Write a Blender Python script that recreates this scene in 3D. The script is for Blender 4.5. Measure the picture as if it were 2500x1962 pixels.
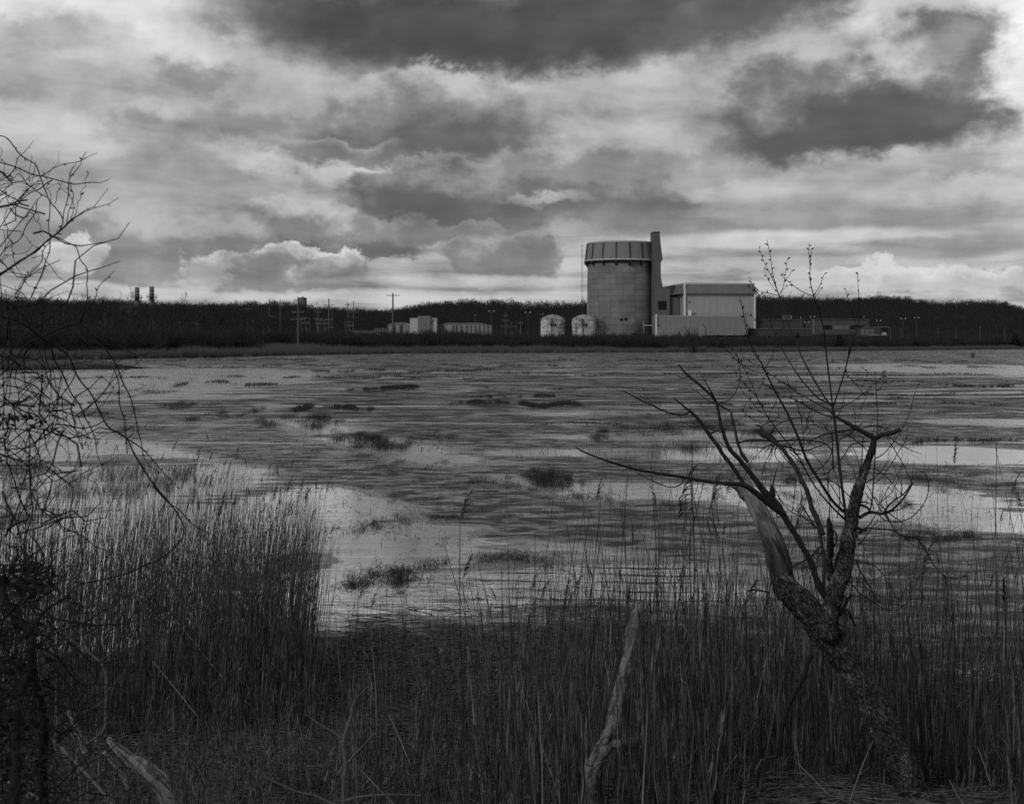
import bpy, bmesh, math, random
import numpy as np
from mathutils import Vector, Matrix, Euler

random.seed(11)
rng = np.random.default_rng(11)
for o in list(bpy.data.objects):
    bpy.data.objects.remove(o)
scene = bpy.context.scene
COL = scene.collection
R = math.radians

# ------------------------------------------------------------------ camera
F = 3125.0          # focal length in photograph pixels (photograph 2500 x 1962)
HZ = 830.0          # row of the horizon
EYE = 4.5           # camera height above the water, metres
cam_data = bpy.data.cameras.new('camera')
cam_data.sensor_width = 36.0
cam_data.lens = 45.0
cam_data.shift_y = -(981.0 - HZ) / 2500.0
cam_data.clip_start = 0.1
cam_data.clip_end = 9000.0
cam_data.dof.use_dof = True
cam_data.dof.focus_distance = 14.0
cam_data.dof.aperture_fstop = 8.0
cam = bpy.data.objects.new('camera', cam_data)
COL.objects.link(cam)
cam.location = (0, 0, EYE)
cam.rotation_euler = (R(90), 0, 0)
scene.camera = cam
scene.view_settings.view_transform = 'Standard'
scene.view_settings.look = 'None'
scene.view_settings.gamma = 1.0
scene.view_settings.use_curve_mapping = False
scene.view_settings.exposure = 0.0

def at(px, py, Y):
    """A point Y metres in front of the camera on the sight line of a photograph pixel."""
    return Vector(((px - 1250.0) / F * Y, Y, EYE + (HZ - py) / F * Y))

# ------------------------------------------------------------------ node helper
class N:
    """A value in a node tree with arithmetic."""
    def __init__(s, nt, sock):
        s.nt, s.s = nt, sock
    def _m(s, op, *a, clamp=False):
        n = s.nt.nodes.new('ShaderNodeMath'); n.operation = op; n.use_clamp = clamp
        for i, v in enumerate((s,) + a):
            if isinstance(v, N): s.nt.links.new(v.s, n.inputs[i])
            else: n.inputs[i].default_value = v
        return N(s.nt, n.outputs[0])
    def __add__(s, o): return s._m('ADD', o)
    def __radd__(s, o): return s._m('ADD', o)
    def __sub__(s, o): return s._m('SUBTRACT', o)
    def __rsub__(s, o): return s._m('MULTIPLY', -1.0)._m('ADD', o)
    def __mul__(s, o): return s._m('MULTIPLY', o)
    def __rmul__(s, o): return s._m('MULTIPLY', o)
    def __truediv__(s, o): return s._m('DIVIDE', o)
    def __pow__(s, o): return s._m('POWER', o)
    def sqrt(s): return s._m('SQRT')
    def abs(s): return s._m('ABSOLUTE')
    def sin(s): return s._m('SINE')
    def max(s, o): return s._m('MAXIMUM', o)
    def min(s, o): return s._m('MINIMUM', o)
    def clamp(s): return s._m('ADD', 0.0, clamp=True)
    def step(s, a, b):
        n = s.nt.nodes.new('ShaderNodeMapRange'); n.interpolation_type = 'SMOOTHSTEP'
        s.nt.links.new(s.s, n.inputs['Value'])
        n.inputs['From Min'].default_value = a; n.inputs['From Max'].default_value = b
        if a > b:
            n.inputs['From Min'].default_value = b; n.inputs['From Max'].default_value = a
            n.inputs['To Min'].default_value = 1.0; n.inputs['To Max'].default_value = 0.0
        return N(s.nt, n.outputs[0])
    def mix(s, o, f):
        """s where f = 0, o where f = 1"""
        d = (o - s) if isinstance(o, N) else (s * -1.0 + o)
        return s + d * f

class T:
    """A node tree being written."""
    def __init__(s, nt): s.nt = nt
    def new(s, t, **kw):
        n = s.nt.nodes.new(t)
        for k, v in kw.items(): setattr(n, k, v)
        return n
    def link(s, a, b): s.nt.links.new(a.s if isinstance(a, N) else a, b)
    def vec(s, x, y, z=0.0):
        n = s.new('ShaderNodeCombineXYZ')
        for i, v in enumerate((x, y, z)):
            if isinstance(v, N): s.link(v, n.inputs[i])
            else: n.inputs[i].default_value = v
        return n.outputs[0]
    def sep(s, v):
        n = s.new('ShaderNodeSeparateXYZ'); s.link(v, n.inputs[0])
        return [N(s.nt, n.outputs[i]) for i in range(3)]
    def noise(s, v, scale, detail=4.0, rough=0.55, dist=0.0, col=False):
        n = s.new('ShaderNodeTexNoise'); s.link(v, n.inputs['Vector'])
        n.inputs['Scale'].default_value = scale; n.inputs['Detail'].default_value = detail
        n.inputs['Roughness'].default_value = rough; n.inputs['Distortion'].default_value = dist
        return n.outputs['Color'] if col else N(s.nt, n.outputs[0])
    def grey(s, v):
        n = s.new('ShaderNodeCombineColor')
        for i in range(3): s.link(v, n.inputs[i])
        return n.outputs[0]

# ------------------------------------------------------------------ sky
SUN_EL, SUN_AZ = 40.0, -142.0       # degrees; azimuth from the view direction, left is negative
world = bpy.data.worlds.new('World'); scene.world = world
world.use_nodes = True
wt = T(world.node_tree); world.node_tree.nodes.clear()
gen = wt.new('ShaderNodeTexCoord').outputs['Generated']
dx, dy, dz = wt.sep(gen)
hor = (dx * dx + dy * dy).sqrt().max(1e-4)
az = N(wt.nt, None)
_a = wt.new('ShaderNodeMath', operation='ARCTAN2'); wt.link(dx, _a.inputs[0]); wt.link(dy, _a.inputs[1])
az = N(wt.nt, _a.outputs[0])
el = dz / hor
# fractal displacement that gives every cloud a ragged outline
w1 = wt.sep(wt.noise(wt.vec(az * 1.0, el * 1.6, 3.1), 10.0, 3.0, 0.5, 0.0, True))
w2 = wt.sep(wt.noise(wt.vec(az * 1.0, el * 1.3, 7.7), 30.0, 8.0, 0.63, 0.0, True))
qx = az + (w1[0] - 0.5) * 0.070 + (w2[0] - 0.5) * 0.062
qy = el + (w1[1] - 0.5) * 0.030 + (w2[1] - 0.5) * 0.046
# streaks of the layer cloud, squeezed towards the horizon as a flat layer is
lay = (el.max(0.0) + 0.055) ** -1.0
lv = wt.vec(dx / hor * lay * 0.9, dy / hor * lay, 0.0)
big = wt.noise(lv, 0.55, 5.0, 0.55, 0.4)
streak = wt.noise(wt.vec(az * 2.4, el * 13.0 + az * 0.5, 1.0), 4.0, 7.0, 0.58, 0.5)
thin = wt.noise(wt.vec(az * 3.0, lay * 0.62, 2.0), 3.2, 5.0, 0.6, 0.5)
fine = wt.noise(wt.vec(az, el * 1.35, 5.0), 20.0, 7.0, 0.54, 0.0)
fx = az + (w2[0] - 0.5) * 0.03
fy = el + (w1[1] - 0.5) * 0.012 + (w2[1] - 0.5) * 0.007 + (streak - 0.5) * 0.012
puff = wt.noise(wt.vec(az + (w1[0] - 0.5) * 0.05, el * 1.9 + (w1[1] - 0.5) * 0.04, 8.0), 11.0, 6.0, 0.55, 0.3)
low = el.step(0.13, 0.04)
L = 0.285 + (big - 0.5) * 0.22 + (streak - 0.5) * (low * 0.32 + 0.10) + (thin - 0.5) * (low * 0.28 + 0.03) + (fine - 0.5) * 0.20 + (puff - 0.5) * (0.44 - low * 0.22)

cg = bpy.data.node_groups.new('cloud', 'ShaderNodeTree')
_names = ['L', 'x', 'y', 'detail', 'streak', 'cx', 'cy', 'kx', 'ky', 'c', 's', 'val', 'top', 'op', 'lo', 'hi']
for n_ in _names: cg.interface.new_socket(n_, in_out='INPUT', socket_type='NodeSocketFloat')
cg.interface.new_socket('L', in_out='OUTPUT', socket_type='NodeSocketFloat')
_gi = cg.nodes.new('NodeGroupInput'); _go = cg.nodes.new('NodeGroupOutput')
I = {n_: N(cg, _gi.outputs[k]) for k, n_ in enumerate(_names)}
_X = I['x'] - I['cx']; _Y = I['y'] - I['cy']
_u = (_X * I['c'] + _Y * I['s']) * I['kx']; _v = (_Y * I['c'] - _X * I['s']) * I['ky']
_d = (_u * _u + _v * _v).sqrt()
# crisp heaped upper edge, soft rain-ragged lower edge
_lo = I['lo'].mix(1.45, (_v * -1.0).step(0.1, 0.9) * 0.7)
_m = (((_lo - _d) / (_lo - I['hi'])).clamp()).step(0.0, 1.0) * I['op']
_body = I['val'] * (1.0 + (I['detail'] - 0.5) * 0.9 + (I['streak'] - 0.5) * 0.6)
_t = (_v * 0.8 + _d * 0.25 + (I['detail'] - 0.5) * 3.2).step(0.0, 1.1)
_body = _body.mix(I['top'] * (1.0 + (I['detail'] - 0.5) * 0.5), _t)
cg.links.new(I['L'].mix(_body, _m).s, _go.inputs[0])

def cloud(L, x, y, rx, ry, val, op=1.0, soft=0.5, tilt=0.0, top=None, flat=False):
    """One cloud at sky position (x, y): val its body, top its lit crown."""
    n = wt.new('ShaderNodeGroup'); n.node_tree = cg
    for k, sck in enumerate((L, fx if flat else qx, fy if flat else qy, fine, streak)): wt.link(sck, n.inputs[k])
    vals = (math.atan((x - 1250.0) / F), (HZ - y) / F, F / rx, F / ry, math.cos(tilt), math.sin(tilt), val,
            val * 1.12 if top is None else top, op, 1.0 + soft * (0.5 if flat or soft > .6 else 0.36), max(0.15, 1.0 - soft * (0.8 if flat or soft > .6 else 0.55)))
    for k, v in enumerate(vals): n.inputs[5 + k].default_value = v
    return N(wt.nt, n.outputs[0])
CLOUDS = [
  # x, y, rx, ry, value, opacity, softness, tilt, top, flat
  (40, 30, 300, 120, .58, .85, 1.2, 0), (440, 100, 200, 85, .54, .9, 1.0, 0, .62),
  (2530, 140, 130, 330, .60, .92, .8, 0, .66), (2160, 50, 130, 80, .50, .85, .7, 0, .60),
  (60, 340, 260, 60, .45, .6, 1.2, 0),
  (120, 112, 200, 42, .29, .85, .9, 0, None), (290, 250, 330, 40, .28, .6, 1.0, 0, None, 1),
  (470, 205, 130, 50, .20, .8, .7, 0, .34), (620, 300, 320, 60, .20, .85, .7, .1, .30),
  (300, 320, 110, 40, .27, .7, .8, 0, .38), (330, 440, 420, 40, .25, .5, 1.1, 0, None, 1),
  (800, 420, 210, 40, .40, .8, 1.0, -.12, .46), (960, 395, 110, 30, .40, .7, .9, .2, .48),
  (1200, 230, 420, 60, .31, .7, 1.0, 0, .36),
  (1040, 55, 560, 112, .062, .98, .75, 0, .085), (1280, 110, 340, 78, .066, .97, .7, 0, .08),
  (1650, 10, 520, 85, .078, .95, .7, .04, .10), (1750, 70, 240, 60, .11, .85, .8, .3, .15),
  (1550, 230, 300, 50, .33, .6, 1.1, 0),
  (1030, 265, 250, 108, .20, .96, .28, 0, .34), (1030, 340, 280, 62, .115, .92, .6, 0, .17),
  (840, 375, 190, 40, .17, .85, .6, 0, .26),
  (1110, 485, 290, 88, .110, .96, .26, 0, .22), (1430, 478, 320, 66, .14, .94, .40, -.05, .24),
  (1330, 494, 120, 18, .36, .7, .9, 0, .40), (1430, 395, 220, 46, .20, .75, .6, 0, .32),
  (1700, 395, 260, 60, .22, .65, .8, 0, .34),
  (1980, 250, 260, 125, .17, .92, .36, 0, .34), (2240, 185, 190, 150, .155, .96, .33, .5, .38),
  (2090, 325, 350, 76, .092, .98, .45, .05, .12), (2280, 160, 130, 60, .32, .6, .8, .4, .46),
  (1900, 285, 90, 36, .22, .5, .8, .4, .30),
  (1880, 545, 620, 36, .215, .85, .7, 0, None, 1), (1960, 460, 300, 20, .36, .7, 1.0, .05, None, 1),
  (2250, 455, 300, 26, .23, .6, .9, 0, None, 1), (2330, 485, 160, 28, .36, .7, .9, 0, .42),
  (1960, 592, 420, 22, .42, .8, .9, 0, None, 1), (2350, 612, 260, 32, .215, .9, .6, .1, None, 1),
  (1900, 650, 420, 16, .36, .7, .9, 0, None, 1), (2250, 692, 380, 30, .36, .85, .5, 0, .46),
  (1230, 622, 125, 50, .18, .96, .26, 0, .27), (1050, 562, 240, 32, .18, .85, .5, 0, .25),
  (690, 562, 160, 66, .19, .92, .26, 0, .33), (860, 605, 190, 34, .125, .94, .45, 0, .20),
  (320, 605, 330, 84, .20, .92, .30, 0, .30), (520, 600, 160, 52, .19, .85, .3, 0, .27), (160, 650, 80, 40, .32, .92, .25, 0, .46),
  (540, 652, 100, 38, .28, .92, .28, 0, .46), (740, 662, 165, 64, .20, .97, .20, 0, .44), (800, 650, 80, 34, .17, .7, .4, 0, .24),
  (700, 724, 130, 20, .22, .8, .4, 0, .32), (1180, 690, 400, 14, .36, .8, .9, 0, None, 1),
  (330, 718, 420, 14, .36, .9, .8, 0, None, 1), (1000, 728, 420, 15, .37, .85, .8, 0, None, 1),
]
for c_ in CLOUDS:
    L = cloud(L, *c_)
sky = wt.new('ShaderNodeTexSky', sky_type='NISHITA')
sky.sun_disc = False
sky.sun_elevation = R(SUN_EL); sky.sun_rotation = R(SUN_AZ)
bw = wt.new('ShaderNodeRGBToBW'); wt.link(sky.outputs[0], bw.inputs[0])
day = N(wt.nt, bw.outputs[0])
ground_dark = el.step(-0.02, 0.0)
# the heavy deck seen along the top of the picture closes in overhead
L = L.mix(0.15 + (big - 0.5) * 0.10 + (puff - 0.5) * 0.10, el.step(0.25, 0.50))
L = L.max(0.03)
L = L * (L.step(0.09, 0.36) * 0.60 + 1.0)
L = L * (0.15 + 0.85 * ground_dark)
bg_cloud = wt.new('ShaderNodeBackground'); wt.link(wt.grey(L), bg_cloud.inputs[0]); bg_cloud.inputs[1].default_value = 1.0
bg_day = wt.new('ShaderNodeBackground'); wt.link(wt.grey(day), bg_day.inputs[0]); bg_day.inputs[1].default_value = 0.05
mixs = wt.new('ShaderNodeMixShader'); mixs.inputs[0].default_value = 0.9      # the cloud deck hides nine tenths of the clear sky
wt.link(bg_day.outputs[0], mixs.inputs[1]); wt.link(bg_cloud.outputs[0], mixs.inputs[2])
world.cycles.sampling_method = 'MANUAL'; world.cycles.sample_map_resolution = 256
wo = wt.new('ShaderNodeOutputWorld'); wt.link(mixs.outputs[0], wo.inputs[0])

sun_data = bpy.data.lights.new('sun', 'SUN')
sun_data.energy = 1.2
sun_data.angle = R(14)
sun_data.color = (1.0, 1.0, 1.0)
sun = bpy.data.objects.new('sun', sun_data); COL.objects.link(sun)
sd = Vector((math.sin(R(SUN_AZ)) * math.cos(R(SUN_EL)), math.cos(R(SUN_AZ)) * math.cos(R(SUN_EL)), math.sin(R(SUN_EL))))
sun.rotation_euler = sd.to_track_quat('Z', 'Y').to_euler()
sun.location = (0, 0, 200)
# ------------------------------------------------------------------ materials (a black-and-white photograph: every colour is a grey)
def material(name, base, rough=0.8, var=0.25, scale=3.0, bump=0.0, bscale=None, spec=0.3, build=None, stretch=(1, 1, 1)):
    m = bpy.data.materials.new(name); m.use_nodes = True
    nt = m.node_tree; t = T(nt)
    bs = nt.nodes['Principled BSDF']
    bs.inputs['Roughness'].default_value = rough
    bs.inputs['Specular IOR Level'].default_value = spec
    co = t.new('ShaderNodeTexCoord').outputs['Object']
    mp = t.new('ShaderNodeMapping'); t.link(co, mp.inputs[0]); mp.inputs['Scale'].default_value = stretch
    n = t.noise(mp.outputs[0], scale, 6.0, 0.6)
    v = (n - 0.5) * (2.0 * var) + 1.0
    h = n
    if build: v, h = build(t, co, v, n)
    t.link(t.grey((v * base).clamp()), bs.inputs['Base Color'])
    if bump:
        b = t.new('ShaderNodeBump'); b.inputs['Strength'].default_value = 1.0; b.inputs['Distance'].default_value = bump
        t.link(h if bscale is None else t.noise(mp.outputs[0], bscale, 6.0, 0.65), b.inputs['Height'])
        t.link(b.outputs[0], bs.inputs['Normal'])
    return m

# ------------------------------------------------------------------ mesh helpers
def mesh_np(name, V, faces, smooth=True):
    """Mesh from an (n,3) array and an array (or list of arrays) of equal-sided faces."""
    me = bpy.data.meshes.new(name)
    V = np.asarray(V, dtype=np.float32)
    fl = faces if isinstance(faces, list) else [faces]
    fl = [np.asarray(f, dtype=np.int32) for f in fl if len(f)]
    nl = sum(f.size for f in fl); npoly = sum(len(f) for f in fl)
    me.vertices.add(len(V)); me.vertices.foreach_set('co', V.ravel())
    me.loops.add(nl); me.loops.foreach_set('vertex_index', np.concatenate([f.ravel() for f in fl]))
    tot = np.concatenate([np.full(len(f), f.shape[1], np.int32) for f in fl])
    st = np.concatenate([[0], np.cumsum(tot)[:-1]]).astype(np.int32)
    me.polygons.add(npoly); me.polygons.foreach_set('loop_start', st)
    me.polygons.foreach_set('use_smooth', np.full(npoly, smooth))
    me.update(calc_edges=True); me.validate()
    return me

def tubes(P, Rd, sides=3, phase=None):
    """n tubes at once: P (n,k,3) centre lines, Rd (n,k) radii -> vertices, quads."""
    P = np.asarray(P, float); Rd = np.asarray(Rd, float)
    n, k, _ = P.shape
    t = np.gradient(P, axis=1); t /= np.linalg.norm(t, axis=2, keepdims=True) + 1e-9
    ref = np.zeros((n, 1, 3)); mean = t.mean(axis=1)
    ax = np.argmin(np.abs(mean), axis=1); ref[np.arange(n), 0, ax] = 1.0
    a = np.cross(t, np.broadcast_to(ref, t.shape)); a /= np.linalg.norm(a, axis=2, keepdims=True) + 1e-9
    b = np.cross(t, a)
    ang = np.arange(sides) * 2 * np.pi / sides
    V = P[:, :, None, :] + Rd[:, :, None, None] * (a[:, :, None, :] * np.cos(ang)[None, None, :, None] + b[:, :, None, :] * np.sin(ang)[None, None, :, None])
    idx = np.arange(n * k * sides).reshape(n, k, sides)
    q = np.stack([idx[:, :-1, :], np.roll(idx, -1, 2)[:, :-1, :], np.roll(idx, -1, 2)[:, 1:, :], idx[:, 1:, :]], axis=-1).reshape(-1, 4)
    return V.reshape(-1, 3), q

def joinv(parts):
    """Join [(V, faces), ...] of equal-sided faces."""
    Vs, Fs, o = [], [], 0
    for V, f in parts:
        if len(V) == 0: continue
        Vs.append(V); Fs.append(np.asarray(f) + o); o += len(V)
    return np.concatenate(Vs), np.concatenate(Fs)

def catmull(pts, step):
    """Smooth a polyline of rows (x, y, z, r...)."""
    p = np.asarray(pts, float)
    if len(p) < 3:
        n = max(2, int(np.linalg.norm(p[1, :3] - p[0, :3]) / step) + 1)
        return p[0] + (p[1] - p[0]) * np.linspace(0, 1, n)[:, None]
    e = np.vstack([2 * p[0] - p[1], p, 2 * p[-1] - p[-2]])
    out = []
    for i in range(1, len(e) - 2):
        n = max(2, int(np.linalg.norm(e[i + 1, :3] - e[i, :3]) / step) + 1)
        t = np.linspace(0, 1, n, endpoint=False)[:, None]
        out.append(0.5 * (2 * e[i] + (e[i + 1] - e[i - 1]) * t + (2 * e[i - 1] - 5 * e[i] + 4 * e[i + 1] - e[i + 2]) * t ** 2 + (3 * e[i] - e[i - 1] - 3 * e[i + 1] + e[i + 2]) * t ** 3))
    out.append(p[-1:])
    return np.vstack(out)

def sweep(path, sides=8, rough=None, cap=True):
    """One tube along rows (x, y, z, r) with a twist-free frame; rough(point, angle, i) scales the radius."""
    path = np.asarray(path, float); P = path[:, :3]; r = np.maximum(path[:, 3], 1e-4)
    k = len(P); t = np.gradient(P, axis=0); t /= np.linalg.norm(t, axis=1)[:, None] + 1e-9
    a = np.cross(t[0], (0.31, 0.9, 0.2)); a /= np.linalg.norm(a)
    V = np.zeros((k, sides, 3)); ang = np.arange(sides) * 2 * np.pi / sides
    for i in range(k):
        a = a - t[i] * np.dot(a, t[i]); a /= np.linalg.norm(a) + 1e-9
        b = np.cross(t[i], a)
        d = np.cos(ang)[:, None] * a + np.sin(ang)[:, None] * b
        rr = np.full(sides, r[i])
        if rough is not None:
            rr = rr * np.array([rough(P[i] + d[j] * r[i], ang[j], i) for j in range(sides)])
        V[i] = P[i] + d * rr[:, None]
    idx = np.arange(k * sides).reshape(k, sides)
    q = np.stack([idx[:-1], np.roll(idx, -1, 1)[:-1], np.roll(idx, -1, 1)[1:], idx[1:]], -1).reshape(-1, 4)
    V = V.reshape(-1, 3)
    if cap:
        V = np.vstack([V, P[0] , P[-1] + t[-1] * r[-1] * 0.5]); n0 = k * sides
        c0 = np.array([[n0, (j + 1) % sides, j, j] for j in range(sides)])
        base = (k - 1) * sides
        c1 = np.array([[n0 + 1, base + j, base + (j + 1) % sides, base + (j + 1) % sides] for j in range(sides)])
        tri = [c0[:, :3], c1[:, :3]]
        return V, q, np.vstack(tri)
    return V, q, np.zeros((0, 3), int)

def sweep_mesh(name, sweeps):
    Vs, Q, Tt, o = [], [], [], 0
    for V, q, t in sweeps:
        Vs.append(V); Q.append(q + o); Tt.append(t + o); o += len(V)
    return mesh_np(name, np.vstack(Vs), [np.vstack(Q), np.vstack(Tt)])

class MB:
    """Collects hard-edged shapes for one part."""
    def __init__(s): s.V = []; s.F = []; s.cuts = []
    def poly(s, pts, faces):
        o = len(s.V); s.cuts.append((o, len(s.F))); s.V += [tuple(p) for p in pts]; s.F += [tuple(i + o for i in f) for f in faces]; return s
    def box(s, x0, x1, y0, y1, z0, z1):
        return s.poly([(x0, y0, z0), (x1, y0, z0), (x1, y1, z0), (x0, y1, z0), (x0, y0, z1), (x1, y0, z1), (x1, y1, z1), (x0, y1, z1)],
                      [(0, 3, 2, 1), (4, 5, 6, 7), (0, 1, 5, 4), (1, 2, 6, 5), (2, 3, 7, 6), (3, 0, 4, 7)])
    def prism(s, prof, y0, y1):
        """Profile of (x, z) points, counter-clockwise, pushed from y0 to y1."""
        n = len(prof)
        pts = [(x, y0, z) for x, z in prof] + [(x, y1, z) for x, z in prof]
        return s.poly(pts, [tuple(range(n)), tuple(range(2 * n - 1, n - 1, -1))] + [(i, i + n, (i + 1) % n + n, (i + 1) % n) for i in range(n)])
    def lathe(s, prof, n=48, cx=0.0, cy=0.0, a0=0.0, a1=2 * math.pi):
        """Profile of (radius, z) turned about the vertical through (cx, cy)."""
        full = abs(a1 - a0 - 2 * math.pi) < 1e-6
        m = n if full else n + 1
        o = len(s.V); s.cuts.append((o, len(s.F)))
        for r, z in prof:
            for j in range(m):
                a = a0 + (a1 - a0) * j / n
                s.V.append((cx + r * math.sin(a), cy - r * math.cos(a), z))
        for i in range(len(prof) - 1):
            for j in range(n if full else m - 1):
                k = (j + 1) % m
                s.F.append((o + i * m + j, o + i * m + k, o + (i + 1) * m + k, o + (i + 1) * m + j))
        return s
    def rod(s, p, q, r, n=6, r2=None):
        p, q = Vector(p), Vector(q); d = (q - p).normalized()
        a = d.cross(Vector((0, 0, 1)) if abs(d.z) < 0.9 else Vector((1, 0, 0))).normalized(); b = d.cross(a)
        r2 = r if r2 is None else r2; o = len(s.V); s.cuts.append((o, len(s.F)))
        for c, rr in ((p, r), (q, r2)):
            for j in range(n):
                t = 2 * math.pi * j / n
                s.V.append(tuple(c + a * (math.cos(t) * rr) + b * (math.sin(t) * rr)))
        for j in range(n): s.F.append((o + j, o + (j + 1) % n, o + n + (j + 1) % n, o + n + j))
        s.F.append(tuple(o + j for j in range(n - 1, -1, -1))); s.F.append(tuple(o + n + j for j in range(n)))
        return s
    def split(s, name, mat, parent=None, smooth=False):
        """Each collected shape becomes an object of its own."""
        cs = s.cuts + [(len(s.V), len(s.F))]; first = None
        for (v0, f0), (v1, f1) in zip(cs[:-1], cs[1:]):
            m = MB(); m.V = s.V[v0:v1]; m.F = [tuple(i - v0 for i in f) for f in s.F[f0:f1]]; m.cuts = [(0, 0)]
            o = m.build(name, mat, parent, smooth); first = first or o
        return first
    def build(s, name, mat, parent=None, smooth=False):
        me = bpy.data.meshes.new(name); me.from_pydata(s.V, [], s.F); me.update()
        bm = bmesh.new(); bm.from_mesh(me); bmesh.ops.recalc_face_normals(bm, faces=bm.faces); bm.to_mesh(me); bm.free()
        if smooth: me.polygons.foreach_set('use_smooth', [True] * len(me.polygons))
        o = link(name, me, mat, parent)
        if len(s.cuts) > 1 and name not in ('rib', 'wall', 'attic'): o['kind'] = 'stuff'      # slats, rungs and pins too small to pick apart
        return o

def link(name, me, mat, parent=None):
    o = bpy.data.objects.new(name, me)
    if mat is not None and not me.materials: me.materials.append(mat)
    COL.objects.link(o)
    if parent is not None: o.parent = parent
    return o

def tag(o, label=None, cat=None, group=None, kind=None):
    if label: o['label'] = label
    if cat: o['category'] = cat
    if group: o['group'] = group
    if kind: o['kind'] = kind
    return o

def thing(name, label, cat, loc=(0, 0, 0), rz=0.0, group=None):
    o = bpy.data.objects.new(name, None); COL.objects.link(o)
    o.location = loc; o.rotation_euler = (0, 0, rz); o.empty_display_size = 0.2
    return tag(o, label, cat, group)

def dup(root, loc, rz=0.0, sc=None, label=None, group=None, rot=None):
    """A copy of a thing with copies of its parts and sub-parts (mesh data shared)."""
    r = root.copy(); COL.objects.link(r); r.location = loc; r.rotation_euler = rot if rot else (0, 0, rz)
    if sc is not None: r.scale = (sc, sc, sc) if not isinstance(sc, tuple) else sc
    if label: r['label'] = label
    if group: r['group'] = group
    for ch in list(root.children):
        c = ch.copy(); COL.objects.link(c); c.parent = r
        for g in ch.children:
            d = g.copy(); COL.objects.link(d); d.parent = c
    return r

# ------------------------------------------------------------------ smooth value noise for terrain (numpy)
_lat = rng.random((256, 256))
def vnoise(x, y):
    x = np.asarray(x, float); y = np.asarray(y, float)
    xi = np.floor(x).astype(int); yi = np.floor(y).astype(int); fx_ = x - xi; fy_ = y - yi
    fx_ = fx_ * fx_ * (3 - 2 * fx_); fy_ = fy_ * fy_ * (3 - 2 * fy_)
    g = lambda i, j: _lat[i % 256, j % 256]
    return (g(xi, yi) * (1 - fx_) + g(xi + 1, yi) * fx_) * (1 - fy_) + (g(xi, yi + 1) * (1 - fx_) + g(xi + 1, yi + 1) * fx_) * fy_
def fbm(x, y, o=4):
    s, a, tot = 0.0, 1.0, 0.0
    for i in range(o):
        s = s + a * vnoise(np.asarray(x) * 2 ** i + 17.3 * i, np.asarray(y) * 2 ** i + 5.1 * i); tot += a; a *= 0.5
    return s / tot
def sstep(a, b, x):
    t = np.clip((np.asarray(x, float) - a) / (b - a), 0, 1); return t * t * (3 - 2 * t)

# ------------------------------------------------------------------ lie of the land
_sh_u = (np.array([-1500, -300, 0, 300, 500, 700, 1000, 1300, 1500, 1800, 2100, 2500, 2900, 4000]) - 1250) / F
_sh_y = np.array([885, 882, 880, 875.5, 872, 867, 862, 861, 860, 859, 856, 852, 851, 850.])
_sh_Y = EYE * F / (_sh_y - HZ)
def shore(X, Y):
    """Distance of the far shore on the bearing of (X, Y)."""
    u = X / np.maximum(Y, 1.0)
    return np.interp(u, _sh_u, _sh_Y)
_sk_u = (np.array([-1500, 0, 270, 500, 700, 770, 930, 1000, 1050, 1150, 1250, 1300, 1430, 1600, 1850, 2000, 2100, 2150, 2200, 2330, 2400, 2450, 2500, 2600, 3000, 4000]) - 1250) / F
_sk_y = np.array([728, 726, 735, 740, 747, 751, 754, 747, 740, 735, 742, 748, 746, 735, 729, 724, 722, 717, 722, 736, 732, 736, 752, 765, 775, 770.])
_sk_h = EYE + (HZ - _sk_y) / F * 1080.0 - 11.8
def near_shore(X):
    return np.interp(X, [-60, -9, -3.2, -2.3, 2.2, 3.3, 5, 9, 40], [15.5, 15.2, 16.2, 19.0, 19.2, 18.6, 16.6, 16.4, 16.4]) + (fbm(X * 0.8, 3.0 + 0 * X, 4) - 0.5) * 2.2
def height(X, Y):
    X = np.asarray(X, float); Y = np.asarray(Y, float)
    t = near_shore(X) - Y
    bank = np.interp(t, [-12, -3, 0, 3, 6, 9, 13, 20, 60], [-0.6, -0.15, 0.0, 0.07, 0.25, 0.85, 1.9, 3.0, 3.4]) + (fbm(X * 0.9, Y * 0.9) - 0.5) * 0.22 * sstep(1.0, 6.0, t)
    s = Y - shore(X, Y) - (fbm(X * 0.02, Y * 0.02) - 0.5) * 24
    u = X / np.maximum(Y, 1.0)
    crest = np.interp(u, _sk_u, _sk_h)
    land = np.interp(s, [-20, -2, 4, 30, 120, 5000], [-0.6, -0.1, 0.6, 1.6, 6.0, 6.0])
    land = land + sstep(700, 1060, Y) * np.maximum(crest - 6.0, 0) * (0.94 + 0.12 * fbm(X * 0.01, Y * 0.01))
    # the low point of land at the left
    ax, ay, bx, by = -190.0, 181.0, -70.0, 205.0
    h = np.clip(((X - ax) * (bx - ax) + (Y - ay) * (by - ay)) / ((bx - ax) ** 2 + (by - ay) ** 2), 0, 1)
    d = np.hypot(X - ax - h * (bx - ax), Y - ay - h * (by - ay))
    spit = np.interp(d, [0, 7, 12, 25], [0.7, 0.5, -0.05, -0.6])
    return np.maximum(np.where(Y < 60, bank, -0.6), np.maximum(np.where(Y > 100, land, -0.6), spit))
def hz(X, Y): return float(height(np.array([X]), np.array([Y]))[0])
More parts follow.
